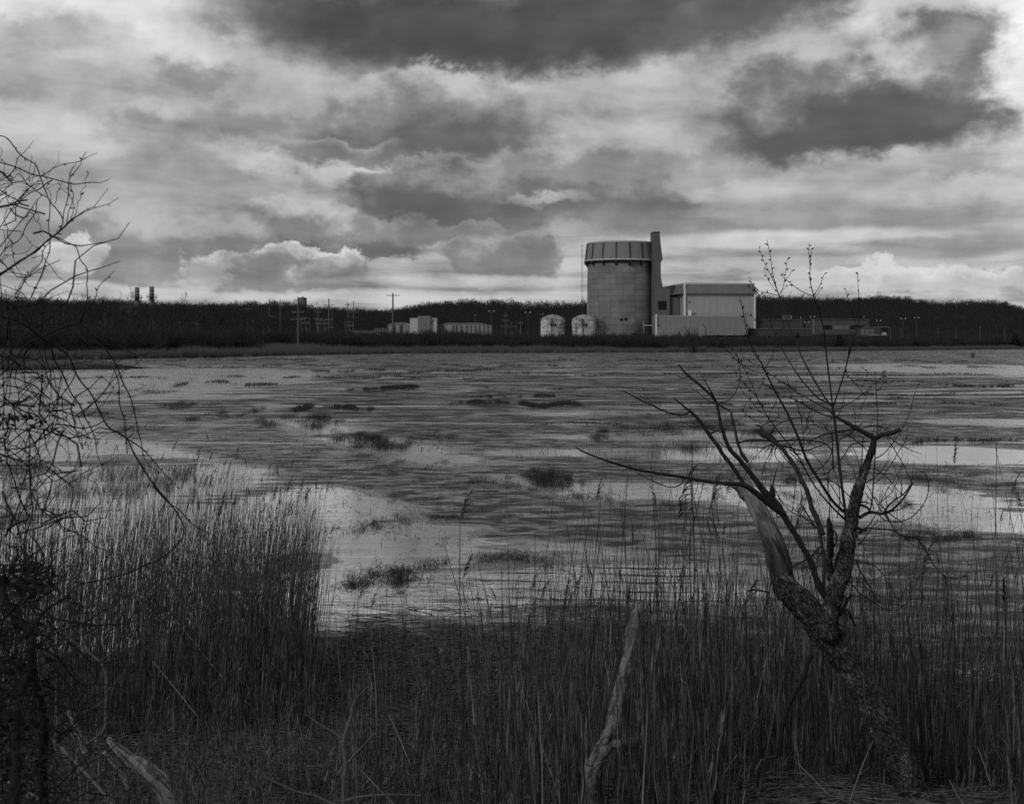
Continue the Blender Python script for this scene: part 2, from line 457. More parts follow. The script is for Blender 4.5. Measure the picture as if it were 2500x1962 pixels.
# ------------------------------------------------------------------ setting: ground and water
def soil_build(t, co, v, n):
    w = t.new('ShaderNodeTexNoise'); t.link(co, w.inputs['Vector']); w.inputs['Scale'].default_value = 0.35; w.inputs['Detail'].default_value = 5
    return v * (N(t.nt, w.outputs[0]) * 1.2 + 0.4), n
M_SOIL = material('soil', 0.022, 0.95, 0.6, 6.0, bump=0.04, bscale=9.0, spec=0.1, build=soil_build)
ys = np.concatenate([np.linspace(-60, 3, 14), np.arange(4, 30, 0.4), np.geomspace(30, 250, 70), np.linspace(254, 720, 100), np.linspace(730, 1250, 60), np.geomspace(1290, 4200, 14)])
us = np.concatenate([np.linspace(-3.0, -0.62, 14), np.linspace(-0.6, 0.6, 190), np.linspace(0.62, 3.0, 14)])
YY, UU = np.meshgrid(ys, us, indexing='ij')
XX = UU * (np.abs(YY) + 4.0)
ZZ = height(XX, YY)
ny, nx = YY.shape
gi = np.arange(ny * nx).reshape(ny, nx)
gq = np.stack([gi[:-1, :-1], gi[:-1, 1:], gi[1:, 1:], gi[1:, :-1]], -1).reshape(-1, 4)
tag(link('ground', mesh_np('ground', np.stack([XX, YY, ZZ], -1).reshape(-1, 3), gq), M_SOIL), kind='structure')

def water_material():
    m = bpy.data.materials.new('water'); m.use_nodes = True
    t = T(m.node_tree); bs = m.node_tree.nodes['Principled BSDF']
    co = t.new('ShaderNodeTexCoord').outputs['Object']
    X, Y, Z = t.sep(co)
    wob = t.sep(t.noise(t.vec(X * 0.45, Y * 0.45), 1.0, 6.0, 0.62, 0.0, True))
    far = Y.step(38.0, 110.0)
    def field(nm):
        n = t.new('ShaderNodeAttribute'); n.attribute_name = nm; return N(t.nt, n.outputs['Fac'])
    # where the wind leaves the surface smooth: scattered slicks, and the sheltered shallows stored with the mesh
    nb = t.noise(t.vec(X * 0.07, Y * 0.16, 2.0), 1.0, 6.0, 0.6)
    brk = (t.noise(t.vec(X * 0.34, Y * 1.25, 5.0), 1.0, 8.0, 0.70).mix(t.noise(t.vec(X * 0.11, Y * 0.26, 5.0), 1.0, 8.0, 0.70), far) - 0.5) * 1.9
    calm = (nb.step(0.56, 0.64) * 0.65).max((field('shelter_distance') + brk - 0.24).step(1.20, 0.80) * field('shelter'))
    # the wind-ruffled creek and gusts
    creek = (field('creek_distance') + brk * 0.34).step(1.15, 0.80)
    gust = (field('gust_distance') + brk).step(1.2, 0.8) * field('gust')
    calm = calm * (1.0 - creek.max(gust) * 0.93)
    # thin smooth slicks lying in the lee of the grass lines
    for py, wd_, g in ((893, 3.2, .5), (906, 2.6, .55), (921, 2.2, .7), (948, 1.1, .8), (969, .8, .7), (990, .75, .85), (1009, .5, .7), (1036, .45, .6), (1081, .5, .6)):
        yk = EYE * F / (py - HZ)
        gate = t.noise(t.vec(X * (2.2 / yk ** .8), yk * 3.7), 1.0, 3.0, 0.55).step(0.44, 0.56) * g
        off = (Y - yk + (t.noise(t.vec(X * (5.0 / yk), yk), 1.0, 2.0, 0.5) - 0.5) * (yk * 0.10)).abs()
        calm = calm.max(off.step(wd_ * 1.3, wd_ * 0.5) * gate)
    cat_ = t.noise(t.vec(X * 0.8, Y * 1.5, 6.0), 1.0, 7.0, 0.66, 0.3).mix(t.noise(t.vec(X * 0.22, Y * 0.50, 6.0), 1.0, 9.0, 0.72, 0.3), far)
    ruff = ((1.0 - calm) * (cat_.step(0.34, 0.66) * 0.5 + 0.68)).clamp()
    # ripples, their crests lying across the view
    r1 = t.noise(t.vec(X * 1.1, Y * 3.6 + X * 0.25, 0.0), 1.0, 4.0, 0.55, 0.3)
    r2 = t.noise(t.vec(X * 0.35, Y * 1.5, 4.0), 1.0, 3.0, 0.5, 0.4)
    r3 = t.noise(t.vec(X * 4.0, Y * 10.0 + X * 0.8, 7.0), 1.0, 3.0, 0.55, 0.4)
    r4 = t.noise(t.vec(X * 0.5, Y * 1.3, 8.0), 1.0, 2.0, 0.5)
    swell = ((Y + X * 0.10 + wob[0] * 0.9) * (2 * math.pi / 0.80)).sin()
    swm = field('swell') * 0.012 * (r4.step(0.2, 0.7) + 0.25)
    rq = ruff * ruff
    hgt = r1 * (rq * 0.075 + 0.0022) + r2 * (rq * 0.075 + 0.004) + r3 * (r4.step(0.35, 0.7) * 0.0020 + 0.0004) + swell * swm
    b = t.new('ShaderNodeBump'); b.inputs['Strength'].default_value = 1.0; b.inputs['Distance'].default_value = 1.0
    t.link(hgt, b.inputs['Height']); t.link(b.outputs[0], bs.inputs['Normal'])
    t.link(rq * (far * 0.14 + 0.32) + 0.04, bs.inputs['Roughness'])
    t.link(1.80 - ruff * 0.48, bs.inputs['IOR'])
    t.link(t.grey((1.0 - ruff) * 0.94 + 0.012), bs.inputs['Base Color'])
    t.link((1.0 - ruff).step(0.15, 0.90) * 1.0, bs.inputs['Metallic'])
    t.link((1.0 - ruff) * 0.30 + 0.22, bs.inputs['Specular IOR Level'])
    return m
# the water sheet carries smooth fields in metres: shelter from the wind, distance to the creek, gusts, swell
wy_ = np.concatenate([[-60.0, 0.0], np.geomspace(11, 420, 330), np.geomspace(440, 1400, 14)])
wu_ = np.concatenate([[-4.0, -1.2, -0.7], np.linspace(-0.5, 0.5, 230), [0.7, 1.2, 4.0]])
WY, WU = np.meshgrid(wy_, wu_, indexing='ij'); WX = WU * (np.abs(WY) + 4.0)
wi = np.arange(WY.size).reshape(WY.shape)
water_me = mesh_np('water', np.stack([WX, WY, 0 * WX], -1).reshape(-1, 3), np.stack([wi[:-1, :-1], wi[:-1, 1:], wi[1:, 1:], wi[1:, :-1]], -1).reshape(-1, 4), False)
def ellipses(lst):
    best = np.full(WX.shape, 9.0); gg = np.zeros(WX.shape); wsum = np.full(WX.shape, 1e-6)
    for px, py, rx, ry, g in lst:
        y = EYE * F / (py - HZ); x = (px - 1250.0) / F * y
        d = np.hypot((WX - x) / (rx / F * y), (WY - y) / (ry * y * y / (EYE * F)))
        best = np.minimum(best, d); w = np.exp(-4.0 * np.minimum(d, 6)); gg += w * g; wsum += w
    return best, gg / wsum
SHELTER = ((490, 1042, 140, 20, .9), (610, 1098, 140, 22, .95), (350, 988, 170, 14, .8), (840, 1080, 170, 12, .85), (1010, 1122, 150, 13, .9), (1200, 1195, 150, 16, .85), (330, 1320, 380, 110, .9), (180, 1490, 330, 90, .85), (200, 935, 420, 42, .55), (150, 1010, 360, 40, .62), (200, 1075, 300, 38, .7), (520, 1085, 130, 26, .8), (470, 1045, 90, 14, .7), (640, 1130, 110, 26, .85), (920, 1103, 190, 18, .85), (760, 1050, 120, 10, .75), (700, 1035, 130, 7, .8),
                            (1130, 1180, 200, 20, .7), (300, 1180, 330, 50, .8), (780, 1235, 210, 52, .98), (900, 1330, 270, 62, .96), (820, 1440, 220, 64, .97), (1100, 1440, 220, 50, .92), (1080, 1230, 120, 16, .6), (980, 1130, 130, 14, .85), (1420, 1105, 220, 9, .8), (1780, 1110, 190, 16, .92), (1500, 1200, 330, 24, .92),
                            (2320, 1110, 230, 22, .9), (2100, 1220, 330, 44, .9), (2380, 1265, 180, 30, .85), (2420, 1030, 140, 7, .6), (1560, 1420, 430, 46, .8), (2430, 1680, 120, 50, .8), (1950, 1330, 200, 24, .6), (2350, 900, 260, 12, .35), (1480, 1070, 60, 4, .7), (1750, 1062, 200, 4, .7))
GUST = ((1590, 1258, 250, 36, 1.0), (2150, 1400, 360, 60, .55), (740, 1372, 80, 22, .8), (1350, 1548, 420, 34, .6))
def creek_field():
    pts = [(-24.0, 92.0), (-21.0, 78.0), (-14.5, 61.0), (-7.6, 48.5), (-3.2, 41.0), (0.5, 33.5), (4.5, 28.7), (9.5, 25.8)]
    wid = [6.0, 4.5, 3.2, 2.6, 2.4, 2.5, 2.4, 2.0]; best = np.full(WX.shape, 9.0)
    for (ax, ay), (bx, by), w in zip(pts[:-1], pts[1:], wid):
        ex, ey = bx - ax, by - ay; h = np.clip(((WX - ax) * ex + (WY - ay) * ey) / (ex * ex + ey * ey), 0, 1)
        best = np.minimum(best, np.hypot(WX - ax - h * ex, WY - ay - h * ey) / w)
    return best
d1_, g1_ = ellipses(SHELTER); d2_, g2_ = ellipses(GUST); d3_, _ = ellipses(((1560, 1430, 480, 75, 1.0),))
for nm_, ar_ in (('shelter_distance', d1_), ('shelter', g1_), ('gust_distance', d2_), ('gust', g2_), ('creek_distance', creek_field()), ('swell', 1 - sstep(.7, 1.3, d3_))):
    at_ = water_me.attributes.new(nm_, 'FLOAT', 'POINT'); at_.data.foreach_set('value', ar_.astype(np.float32).ravel())
tag(link('water', water_me, water_material()), kind='structure')
# ------------------------------------------------------------------ the power plant across the marsh
def lifts_build(t, co, v, n):
    # pours of concrete: each lift and bay cures to its own tone, with a dark joint between
    x, y, z = t.sep(co)
    a = t.new('ShaderNodeMath', operation='ARCTAN2'); t.link(x, a.inputs[0]); t.link(y * -1.0, a.inputs[1])
    A = N(t.nt, a.outputs[0]) * 19.7
    br = t.new('ShaderNodeTexBrick'); t.link(t.vec(A, z), br.inputs['Vector'])
    br.inputs['Scale'].default_value = 1.0; br.inputs['Brick Width'].default_value = 7.73; br.inputs['Row Height'].default_value = 3.4
    br.inputs['Mortar Size'].default_value = 0.15; br.offset = 0.0; br.inputs['Bias'].default_value = 0.0
    br.inputs['Color1'].default_value = (0.88,) * 3 + (1,); br.inputs['Color2'].default_value = (1.14,) * 3 + (1,); br.inputs['Mortar'].default_value = (0.66,) * 3 + (1,)
    b = t.new('ShaderNodeRGBToBW'); t.link(br.outputs['Color'], b.inputs[0])
    st = t.noise(t.vec(A * 0.6, z * 0.07), 1.0, 5.0, 0.6)
    board = t.noise(t.vec(A * 0.15, z * 3.0), 1.0, 3.0, 0.5)
    patch = t.noise(t.vec(A * 0.11, z * 0.14, 3.0), 1.0, 2.0, 0.4).step(0.42, 0.62)
    return v * N(t.nt, b.outputs[0]) * (st * 0.45 + 0.78) * (board * 0.40 + 0.80) * (patch * 0.22 + 0.9), n
M_CONC = material('tower concrete', 0.195, 0.9, 0.14, 0.4, build=lifts_build)
def weather_build(t, co, v, n):
    x, y, z = t.sep(co)
    st = t.noise(t.vec(x * 0.9, y * 0.9, z * 0.06), 1.0, 5.0, 0.6)
    return v * (st * 0.7 + 0.65), n
def ribbed_build(t, co, v, n):
    x, y, z = t.sep(co)
    r = ((x + y) * 5.2).sin() * 0.07 + 1.0
    st = t.noise(t.vec(x * 0.5, y * 0.5, z * 0.05), 1.0, 4.0, 0.6)
    return v * r * (st * 0.5 + 0.75), n
M_CLAD = material('crown cladding', 0.22, 0.7, 0.12, 0.3, build=ribbed_build)
M_TRIM = material('pale metal trim', 0.46, 0.6, 0.14, 0.6, build=weather_build)
M_DARK = material('dark steel', 0.05, 0.6, 0.2, 0.8)
M_SHAFT = material('shaft concrete', 0.12, 0.9, 0.2, 0.3, build=weather_build)
M_WALL = material('grey wall cladding', 0.34, 0.75, 0.08, 0.25, build=ribbed_build)
M_ANNEX = material('grey block wall', 0.24, 0.85, 0.1, 0.3, build=weather_build)
M_LINK = material('brown block wall', 0.13, 0.85, 0.15, 0.3, build=weather_build)
M_WHITE = material('white paint', 0.72, 0.5, 0.12, 0.5, build=weather_build)
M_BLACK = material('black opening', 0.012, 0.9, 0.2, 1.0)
M_POLE = material('weathered pole', 0.115, 0.85, 0.25, 2.0)

YP = 750.0
def wx(px, Y=YP): return (px - 1250.0) / F * Y
def wz(py, Y=YP): return EYE + (HZ - py) / F * Y
def Rm(px, Y=YP): return px / F * Y

# --- reactor building: ribbed crown over a round concrete drum
cx = wx(1514, YP + 20.0); cy = YP + 20.0
rb = thing('reactor_building', 'round concrete reactor building with ribbed metal crown and tall shaft at its right', 'building', (cx, cy, 0))
RB, RC, RT = 19.6, 21.2, 19.7
zc0, zc1 = wz(628, 732), wz(584, 732)
MB().lathe([(RB, 2.0), (RB, zc0 - 0.4), (RB - 0.8, zc0 + 1.2)], 96).build('wall', M_CONC, rb, True)
M_POUR = material('pale repair pour', 0.30, 0.9, 0.2, 0.5, build=lifts_build)
m = MB()
m.lathe([(RC + 0.05, zc0 - 0.55), (RC + 0.45, zc0 - 0.5), (RC + 0.45, zc0 + 0.5), (RC + 0.02, zc0 + 0.55)], 96); m.build('crown_ledge', M_TRIM, rb, True)
MB().lathe([(RB - 0.5, zc0 - 1.7), (RC - 0.4, zc0 - 0.9), (RC - 0.1, zc0 - 0.5)], 96).build('soffit', M_DARK, rb, True)
MB().lathe([(RT + 0.1, zc1 - 0.4), (RT + 0.35, zc1 - 0.3), (RT + 0.25, zc1 + 0.7), (RT - 0.7, zc1 + 0.95), (0.01, zc1 + 1.4)], 96).build('roof', M_TRIM, rb, True)
gap = R(0.9)
pm = MB().lathe([(RC, zc0 + 0.55), (RT + 0.2, zc1 - 0.35)], 5, 0, 0, R(11.25) + gap, R(33.75) - gap)
panel0 = pm.build('panel', M_CLAD, rb, True)
rib_mb = MB()
for (r0, z0), (r1, z1) in (((RC + 0.1, zc0 - 1.5), (RT + 0.3, zc1 - 0.2)),):
    w = 0.42
    rib_mb.poly([(-w, -r0 - 0.5, z0), (w, -r0 - 0.5, z0), (w, -r0 + 1.0, z0), (-w, -r0 + 1.0, z0), (-w, -r1 - 0.35, z1), (w, -r1 - 0.35, z1), (w, -r1 + 1.0, z1), (-w, -r1 + 1.0, z1)],
                [(0, 1, 5, 4), (1, 2, 6, 5), (2, 3, 7, 6), (3, 0, 4, 7), (0, 3, 2, 1), (4, 5, 6, 7)])
rib_mb.poly([(-0.5, -RC - 0.3, zc0 - 1.5), (0.5, -RC - 0.3, zc0 - 1.5), (0.5, -RB + 0.2, zc0 - 1.5), (-0.5, -RB + 0.2, zc0 - 1.5), (-0.5, -RB - 0.2, zc0 - 3.6), (0.5, -RB - 0.2, zc0 - 3.6), (0.5, -RB + 0.3, zc0 - 3.6), (-0.5, -RB + 0.3, zc0 - 3.6)],
            [(0, 1, 2, 3), (7, 6, 5, 4), (0, 4, 5, 1), (1, 5, 6, 2), (2, 6, 7, 3), (3, 7, 4, 0)])
rib0 = rib_mb.build('rib', M_DARK, rb)
rib0.rotation_euler.z = R(11.25)
for k in range(1, 16):
    for src in (panel0, rib0):
        c = src.copy(); COL.objects.link(c); c.rotation_euler.z = src.rotation_euler.z + R(22.5 * k)
# shaft on the right flank; its profile leans out, in, and out again
def px_prof(pts, Y): return [(wx(a, Y) - cx, wz(b, Y)) for a, b in pts]
def r1(x, y): return (1300 + x / 3.348, 520 + y / 3.348)
sh = [r1(*p) for p in ((985, 152), (985, 900), (990, 1040), (1000, 1090), (1110, 1090), (1110, 650), (1075, 612), (1056, 520), (1055, 405), (1071, 375), (1055, 250), (1046, 150))]
MB().prism(px_prof(sh, YP), -16.0, -6.0).build('shaft', M_SHAFT, rb)
MB().prism(px_prof([r1(*p) for p in ((984, 149), (984, 158), (1048, 158), (1047, 146))], YP), -16.15, -5.85).build('shaft_cap', M_DARK, rb)
MB().box(wx(r1(1076, 0)[0]) - cx + 0.02, wx(r1(1116, 0)[0]) - cx, -15.5, 2.0, 2.0, wz(r1(0, 612)[1])).build('stair_tower', M_LINK, rb)
for vx, vy in ((728, 870), (763, 867)):
    p = r1(vx, vy); ang = math.asin((wx(p[0], 751) - cx) / RB)
    m = MB(); m.rod((0, 0, 0), (0, 0.6, 0), 0.95, 20); m.rod((0, -0.12, 0), (0, 0.1, 0), 0.72, 20)
    o = m.build('vent', M_BLACK, rb); o.location = (RB * math.sin(ang), -RB * math.cos(ang) - 0.15, wz(p[1], 751)); o.rotation_euler.z = ang
# service platform, ladder and pipes at the foot of the drum, towards the shaft
m = MB(); px0 = wx(r1(868, 0)[0]) - cx; yl = -RB + 2.2
for dx_ in (-0.9, 0.9): m.box(px0 + dx_ - 0.12, px0 + dx_ + 0.12, yl - 1.8, yl - 1.5, 4, wz(r1(0, 900)[1]))
for k in range(9): m.box(px0 - 0.9, px0 + 0.9, yl - 1.75, yl - 1.6, 6 + k * 1.45, 6.12 + k * 1.45)
m.box(px0 - 4, px0 + 3.5, yl - 2.2, yl, wz(r1(0, 985)[1]), wz(r1(0, 980)[1])); m.box(px0 - 3, px0 + 3.5, yl - 2.2, yl - 2.0, wz(r1(0, 962)[1]), wz(r1(0, 959)[1]))
m.build('ladder', M_DARK, rb)
MB().rod((px0 + 3.0, yl - 1.5, wz(r1(0, 918)[1])), (wx(r1(1004, 0)[0]) - cx, yl - 3.0, wz(r1(0, 918)[1])), 0.28).rod((px0 + 3.0, yl - 1.5, 5), (px0 + 3.0, yl - 1.5, wz(r1(0, 880)[1])), 0.2).split('pipe', M_TRIM, rb)
MB().rod((-RB - 0.1, -2.5, 3), (-RB - 0.1, -2.5, 40), 0.35).build('downpipe', M_TRIM, rb)

# --- link block between the drum and the turbine hall
lk = thing('link_building', 'dark stepped block wedged between round reactor building and turbine hall', 'building', (wx(1596), YP + 6, 0))
lx = lambda x: wx(r1(x, 0)[0], YP + 6) - wx(1596)
MB().box(lx(1117), lx(1200), 0, 22, 3, wz(r1(0, 695)[1], YP + 6)).build('wall', M_LINK, lk)
MB().box(lx(1117) + 0.05, lx(1200), -0.12, 22.1, wz(r1(0, 695)[1], YP + 6) + 0.003, wz(r1(0, 690)[1], YP + 6)).build('parapet', M_SHAFT, lk)
f_ = MB().box(lx(1020), lx(1090), -3.1, -1.5, wz(r1(0, 786)[1], YP + 4), wz(r1(0, 718)[1], YP + 4)).build('louvre_frame', M_DARK, lk)
m = MB()
for k in range(7):
    z_ = wz(r1(0, 783)[1], YP + 4) + k * 0.66
    m.box(lx(1024), lx(1086), -3.45, -3.12, z_, z_ + 0.3)
m.build('louvre', M_BLACK, f_)
MB().box(lx(992), lx(1118) - 0.02, -2.9, 10, 3, wz(r1(0, 616)[1], YP + 3)).build('lift_shaft', M_LINK, lk)

# --- turbine hall with its overhanging metal attic
rz = R(5.2); fx0, fy0 = wx(1668), YP - 6
th = thing('turbine_building', 'big pale grey turbine hall with flared metal attic and white corner posts', 'building', (fx0, fy0, 0), rz)
wd = (wx(1838) - wx(1668)) * 1.012; dp = 62.0
zt, zb, zg = wz(690, YP - 6), wz(716.5, YP - 6), 5.0
MB().box(0, wd, 0, dp, zg, zt - 1.2).build('wall', M_WALL, th)
fl = 1.5
def band(x0, y0, x1, y1, ox0, oy0, ox1, oy1, name, mat, za, zb_):
    return MB().poly([(x0, y0, zb_), (x1, y1, zb_), (ox1, oy1, za), (ox0, oy0, za), (x0 + 0.0, y0 + 0.25, za)], [(0, 1, 2, 3), (0, 3, 4)]).build(name, mat, th)
M_ATTIC = material('attic cladding', 0.17, 0.7, 0.1, 0.3, build=ribbed_build)
m = MB()
m.poly([(-0.05, -0.05, zt - 1.1), (wd + 0.05, -0.05, zt - 1.1), (wd + fl, -fl, zb), (-fl, -fl, zb), (-0.05, dp, zt - 1.1), (-fl - 2.2, dp + 1, zb), (wd + 0.05, dp, zt - 1.1), (wd + fl, dp + 1, zb),
        (0.02, -0.01, zb + 0.3), (wd - 0.02, -0.01, zb + 0.3), (0.02, dp, zb + 0.3), (wd - 0.02, dp, zb + 0.3)],
       [(0, 1, 2, 3), (4, 0, 3, 5), (1, 6, 7, 2), (3, 2, 9, 8), (5, 3, 8, 10), (2, 7, 11, 9)])
m.build('attic', M_ATTIC, th)
MB().box(-0.25, wd + 0.25, -0.3, dp + 0.2, zt - 1.095, zt).build('roof', M_TRIM, th)
MB().box(-0.75, 0.25, -fl - 0.12, -0.06, zg, zt - 0.2).build('corner_post', M_WHITE, th)
MB().box(wd - 0.3, wd + 0.5, -fl - 0.12, -0.06, zg, zb - 0.1).build('corner_post', M_WHITE, th)
MB().box(Rm(8), Rm(14.5), -2.2, -0.05, wz(771), wz(758)).build('access_hatch', M_WHITE, th)
MB().box(Rm(11), Rm(13.5), -0.35, -0.04, wz(739), wz(736)).build('wall_lamp', M_DARK, th)
MB().box(Rm(15), Rm(26), -1.8, -0.5, wz(771), wz(767.5)).box(Rm(22), Rm(25), -1.7, -0.7, wz(771), wz(764)).split('rooftop_unit', M_LINK, th)

# --- long low annex in front
ax0, ay0 = wx(1601, YP - 22), YP - 22
an = thing('annex_building', 'long low grey annex with white end post in front of turbine hall', 'building', (ax0, ay0, 0), R(1.0))
aw = wx(1826, ay0) - ax0
ztop = wz(771.5, ay0); zst = wz(798, ay0); sx = wx(1721, ay0) - ax0
MB().box(0, aw, 0, 14, 7.2, ztop).build('wall', M_ANNEX, an)
MB().box(0.02, sx, -1.0, -0.003, 4.5, zst).build('lower_wall', M_ANNEX, an)
MB().box(-0.06, aw + 0.06, -0.12, 14.05, ztop + 0.003, ztop + 0.35).split('coping', M_TRIM, an)
MB().box(-0.45, 0.55, -1.3, -1.003, 5, wz(767, ay0)).build('end_post', M_WHITE, an)
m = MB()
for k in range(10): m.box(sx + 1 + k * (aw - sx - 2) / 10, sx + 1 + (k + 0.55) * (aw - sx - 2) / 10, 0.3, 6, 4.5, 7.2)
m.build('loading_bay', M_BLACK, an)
MB().box(wx(1715, ay0) - ax0, wx(1717.5, ay0) - ax0, -1.7, -1.0, wz(793.5, ay0), wz(791, ay0)).build('wall_lamp', M_BLACK, an)
MB().box(wx(1608, ay0) - ax0, wx(1610, ay0) - ax0, -1.6, -1.003, wz(796, ay0), wz(793, ay0)).build('wall_lamp', M_BLACK, an)

# --- two storage tanks
def plates_build(t, co, v, n):
    x, y, z = t.sep(co)
    a = t.new('ShaderNodeMath', operation='ARCTAN2'); t.link(x, a.inputs[0]); t.link(y * -1.0, a.inputs[1])
    br = t.new('ShaderNodeTexBrick'); t.link(t.vec(N(t.nt, a.outputs[0]) * 7.0, z), br.inputs['Vector'])
    br.inputs['Scale'].default_value = 1.0; br.inputs['Brick Width'].default_value = 3.1; br.inputs['Row Height'].default_value = 1.9; br.inputs['Mortar Size'].default_value = 0.09
    br.inputs['Color1'].default_value = (0.85,) * 3 + (1,); br.inputs['Color2'].default_value = (1.15,) * 3 + (1,); br.inputs['Mortar'].default_value = (0.5,) * 3 + (1,)
    b = t.new('ShaderNodeRGBToBW'); t.link(br.outputs['Color'], b.inputs[0])
    st = t.noise(t.vec(x * 1.2, y * 1.2, z * 0.12), 1.0, 5.0, 0.65)
    return v * N(t.nt, b.outputs[0]) * (st * 1.3 + 0.3), n
M_TANK = material('tank plates', 0.80, 0.6, 0.2, 0.7, build=plates_build)
M_TROOF = material('tank roof', 0.36, 0.7, 0.25, 0.7, build=weather_build)
def tank(px0, px1, label):
    Yt = 722.0; r = Rm((px1 - px0) / 2, Yt); x = wx((px0 + px1) / 2, Yt)
    t = thing('storage_tank', label, 'tank', (x, Yt, 0), 0, 'white storage tanks left of the reactor')
    zs, zd = wz(780.5, Yt), wz(767.5, Yt)
    MB().lathe([(r, 3.5), (r, zs)], 40).build('shell', M_TANK, t, True)
    MB().lathe([(r + 0.12, zs - 0.1), (r + 0.12, zs + 0.12), (r * 0.75, zs + (zd - zs) * 0.5), (r * 0.4, zs + (zd - zs) * 0.85), (0.02, zd)], 40).build('roof', M_TROOF, t, True)
    MB().rod((0.2 * r, -r * 0.5, zs + 1.5), (0.2 * r, -r * 0.5, zs + 2.3), 0.55, 10).rod((-0.4, 0, zd - 0.2), (-0.4, 0, zd + 0.8), 0.25, 8).split('hatch', M_DARK, t)
    m = MB()
    for s in (-0.35, 0.35): m.rod((s - 0.12 * r, -r - 0.35, 4), (s - 0.12 * r, -r - 0.35, zs + 0.9), 0.07, 4)
    for k in range(22): m.rod((-0.35 - 0.12 * r, -r - 0.35, 4.4 + k * 0.5), (0.35 - 0.12 * r, -r - 0.35, 4.4 + k * 0.5), 0.05, 4)
    m.build('ladder', M_DARK, t)
    m = MB(); zp = zs - 2.4
    m.box(-0.3 * r, 0.12 * r, -r - 1.3, -r - 0.1, zp - 0.15, zp)
    for x_ in (-0.3 * r, -0.1 * r, 0.12 * r): m.rod((x_, -r - 1.25, zp), (x_, -r - 1.25, zp + 1.2), 0.06, 4)
    m.rod((-0.3 * r, -r - 1.25, zp + 1.2), (0.12 * r, -r - 1.25, zp + 1.2), 0.06, 4); m.rod((-0.3 * r, -r - 1.25, zp + 0.6), (0.12 * r, -r - 1.25, zp + 0.6), 0.05, 4)
    m.box(0.16 * r, 0.24 * r, -r - 0.5, -r, zp - 0.9, zp - 0.2)
    m.build('platform', M_DARK, t)
tank(1319.5, 1379, 'white domed storage tank standing clear on the left, next to the floodlights')
tank(1396.5, 1454, 'white domed storage tank overlapping the foot of the round reactor building')

# --- thin guyed mast behind the drum
Ym = 830.0; t = thing('radio_mast', 'very thin guyed lattice mast rising left of the reactor building', 'mast', (wx(1421, Ym), Ym, 6))
hm = wz(581, Ym) - 6
m = MB()
for a in range(3):
    c, s = 0.42 * math.cos(a * 2.094), 0.42 * math.sin(a * 2.094); m.rod((c, s, 0), (c, s, hm * 0.93), 0.075, 4)
for k in range(48):
    z = k * hm * 0.93 / 48; a = k % 3
    p = (0.42 * math.cos(a * 2.094), 0.42 * math.sin(a * 2.094)); q = (0.42 * math.cos((a + 1) * 2.094), 0.42 * math.sin((a + 1) * 2.094))
    m.rod((p[0], p[1], z), (q[0], q[1], z + hm * 0.93 / 48), 0.05, 3)
m.build('lattice', M_DARK, t)
MB().rod((0, 0, hm * 0.93), (0, 0, hm), 0.07, 5, 0.04).build('antenna', M_DARK, t)

# --- low buildings on the right
def low_building(label, px0, px1, ytop, ybot, Y, mat, stripe, dep, name='low_building', doors=()):
    x0 = wx(px0, Y); w = wx(px1, Y) - x0; z1, z0 = wz(ytop, Y), wz(ybot, Y)
    t = thing(name, label, 'building', (x0, Y, 0))
    MB().box(0, w, 0, dep, z0 - 3, z1).build('wall', mat, t)
    MB().box(-0.4, w + 0.4, -0.5, dep + 0.3, z1 + 0.003, z1 + 0.4).build('roof', M_EAVES if stripe else M_SHAFT, t)
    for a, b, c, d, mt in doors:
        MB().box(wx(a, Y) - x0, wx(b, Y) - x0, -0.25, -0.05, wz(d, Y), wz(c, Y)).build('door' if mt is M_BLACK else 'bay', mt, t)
    return t
M_EAVES = material('dull eaves', 0.16, 0.7, 0.2, 0.5, build=weather_build)
M_LOW = material('dim block wall', 0.06, 0.85, 0.3, 0.4, build=weather_build)
M_LOW2 = material('dim cladding', 0.085, 0.8, 0.25, 0.4, build=ribbed_build)
r4 = lambda x, y: (1800 + x / 3.1086, 560 + y / 3.1086)
b1 = low_building('dark low shed with pale eaves line directly right of the turbine hall', 1824, 1981, 803, 825, 738, M_LOW, True, 9)
low_building('dark flat roofed block rising behind the pale eaves shed', 1838, 1960, 781, 806, 752, M_LOW, False, 20)
wb = thing('rooftop_cooler', 'small white box on roof behind the leafless tree stems', 'cooling unit', (wx(1911, 760), 757, wz(781, 760) + 0.51))
MB().box(0, Rm(19, 760), 0, 4, 0, Rm(9.5, 760)).build('casing', M_EAVES, wb); MB().rod((1, -0.2, 1.2), (1, 0.1, 1.2), 0.7, 12).rod((3, -0.2, 1.2), (3, 0.1, 1.2), 0.7, 12).split('fan', M_DARK, wb)
low_building('long low block with pale columns and dark openings between the young stems', 1982, 2122, 780, 822, 760, M_LOW2, False, 16,
             doors=[(2010, 2030, 794, 803, M_BLACK), (2034, 2072, 795, 804, M_EAVES), (2076, 2110, 794, 803, M_BLACK), (1983, 1989, 781, 822, M_EAVES)])
low_building('low pale shed with grey roller doors right of the columned block', 2098, 2148, 800, 818, 735, M_LOW2, True, 8, doors=[(2102, 2110, 803, 817, M_EAVES), (2113, 2121, 803, 817, M_EAVES), (2124, 2134, 803, 817, M_EAVES)])
low_building('small open fronted shelter with flat pale roof at end of the sheds', 2150, 2170, 799.5, 816, 730, M_LOW, True, 6, doors=[(2152, 2167, 802, 816, M_BLACK)])
trk = thing('parked_truck', 'pale low flatbed truck parked before the sheds', 'truck', (wx(2117, 726), 722, wz(822, 726)))
MB().box(0, Rm(34, 726), 0, 2.4, 0.9, 1.15).build('bed', M_TRIM, trk); MB().box(Rm(34, 726) + 0.1, Rm(42, 726), 0, 2.3, 0.7, 2.5).build('cab', M_TRIM, trk)
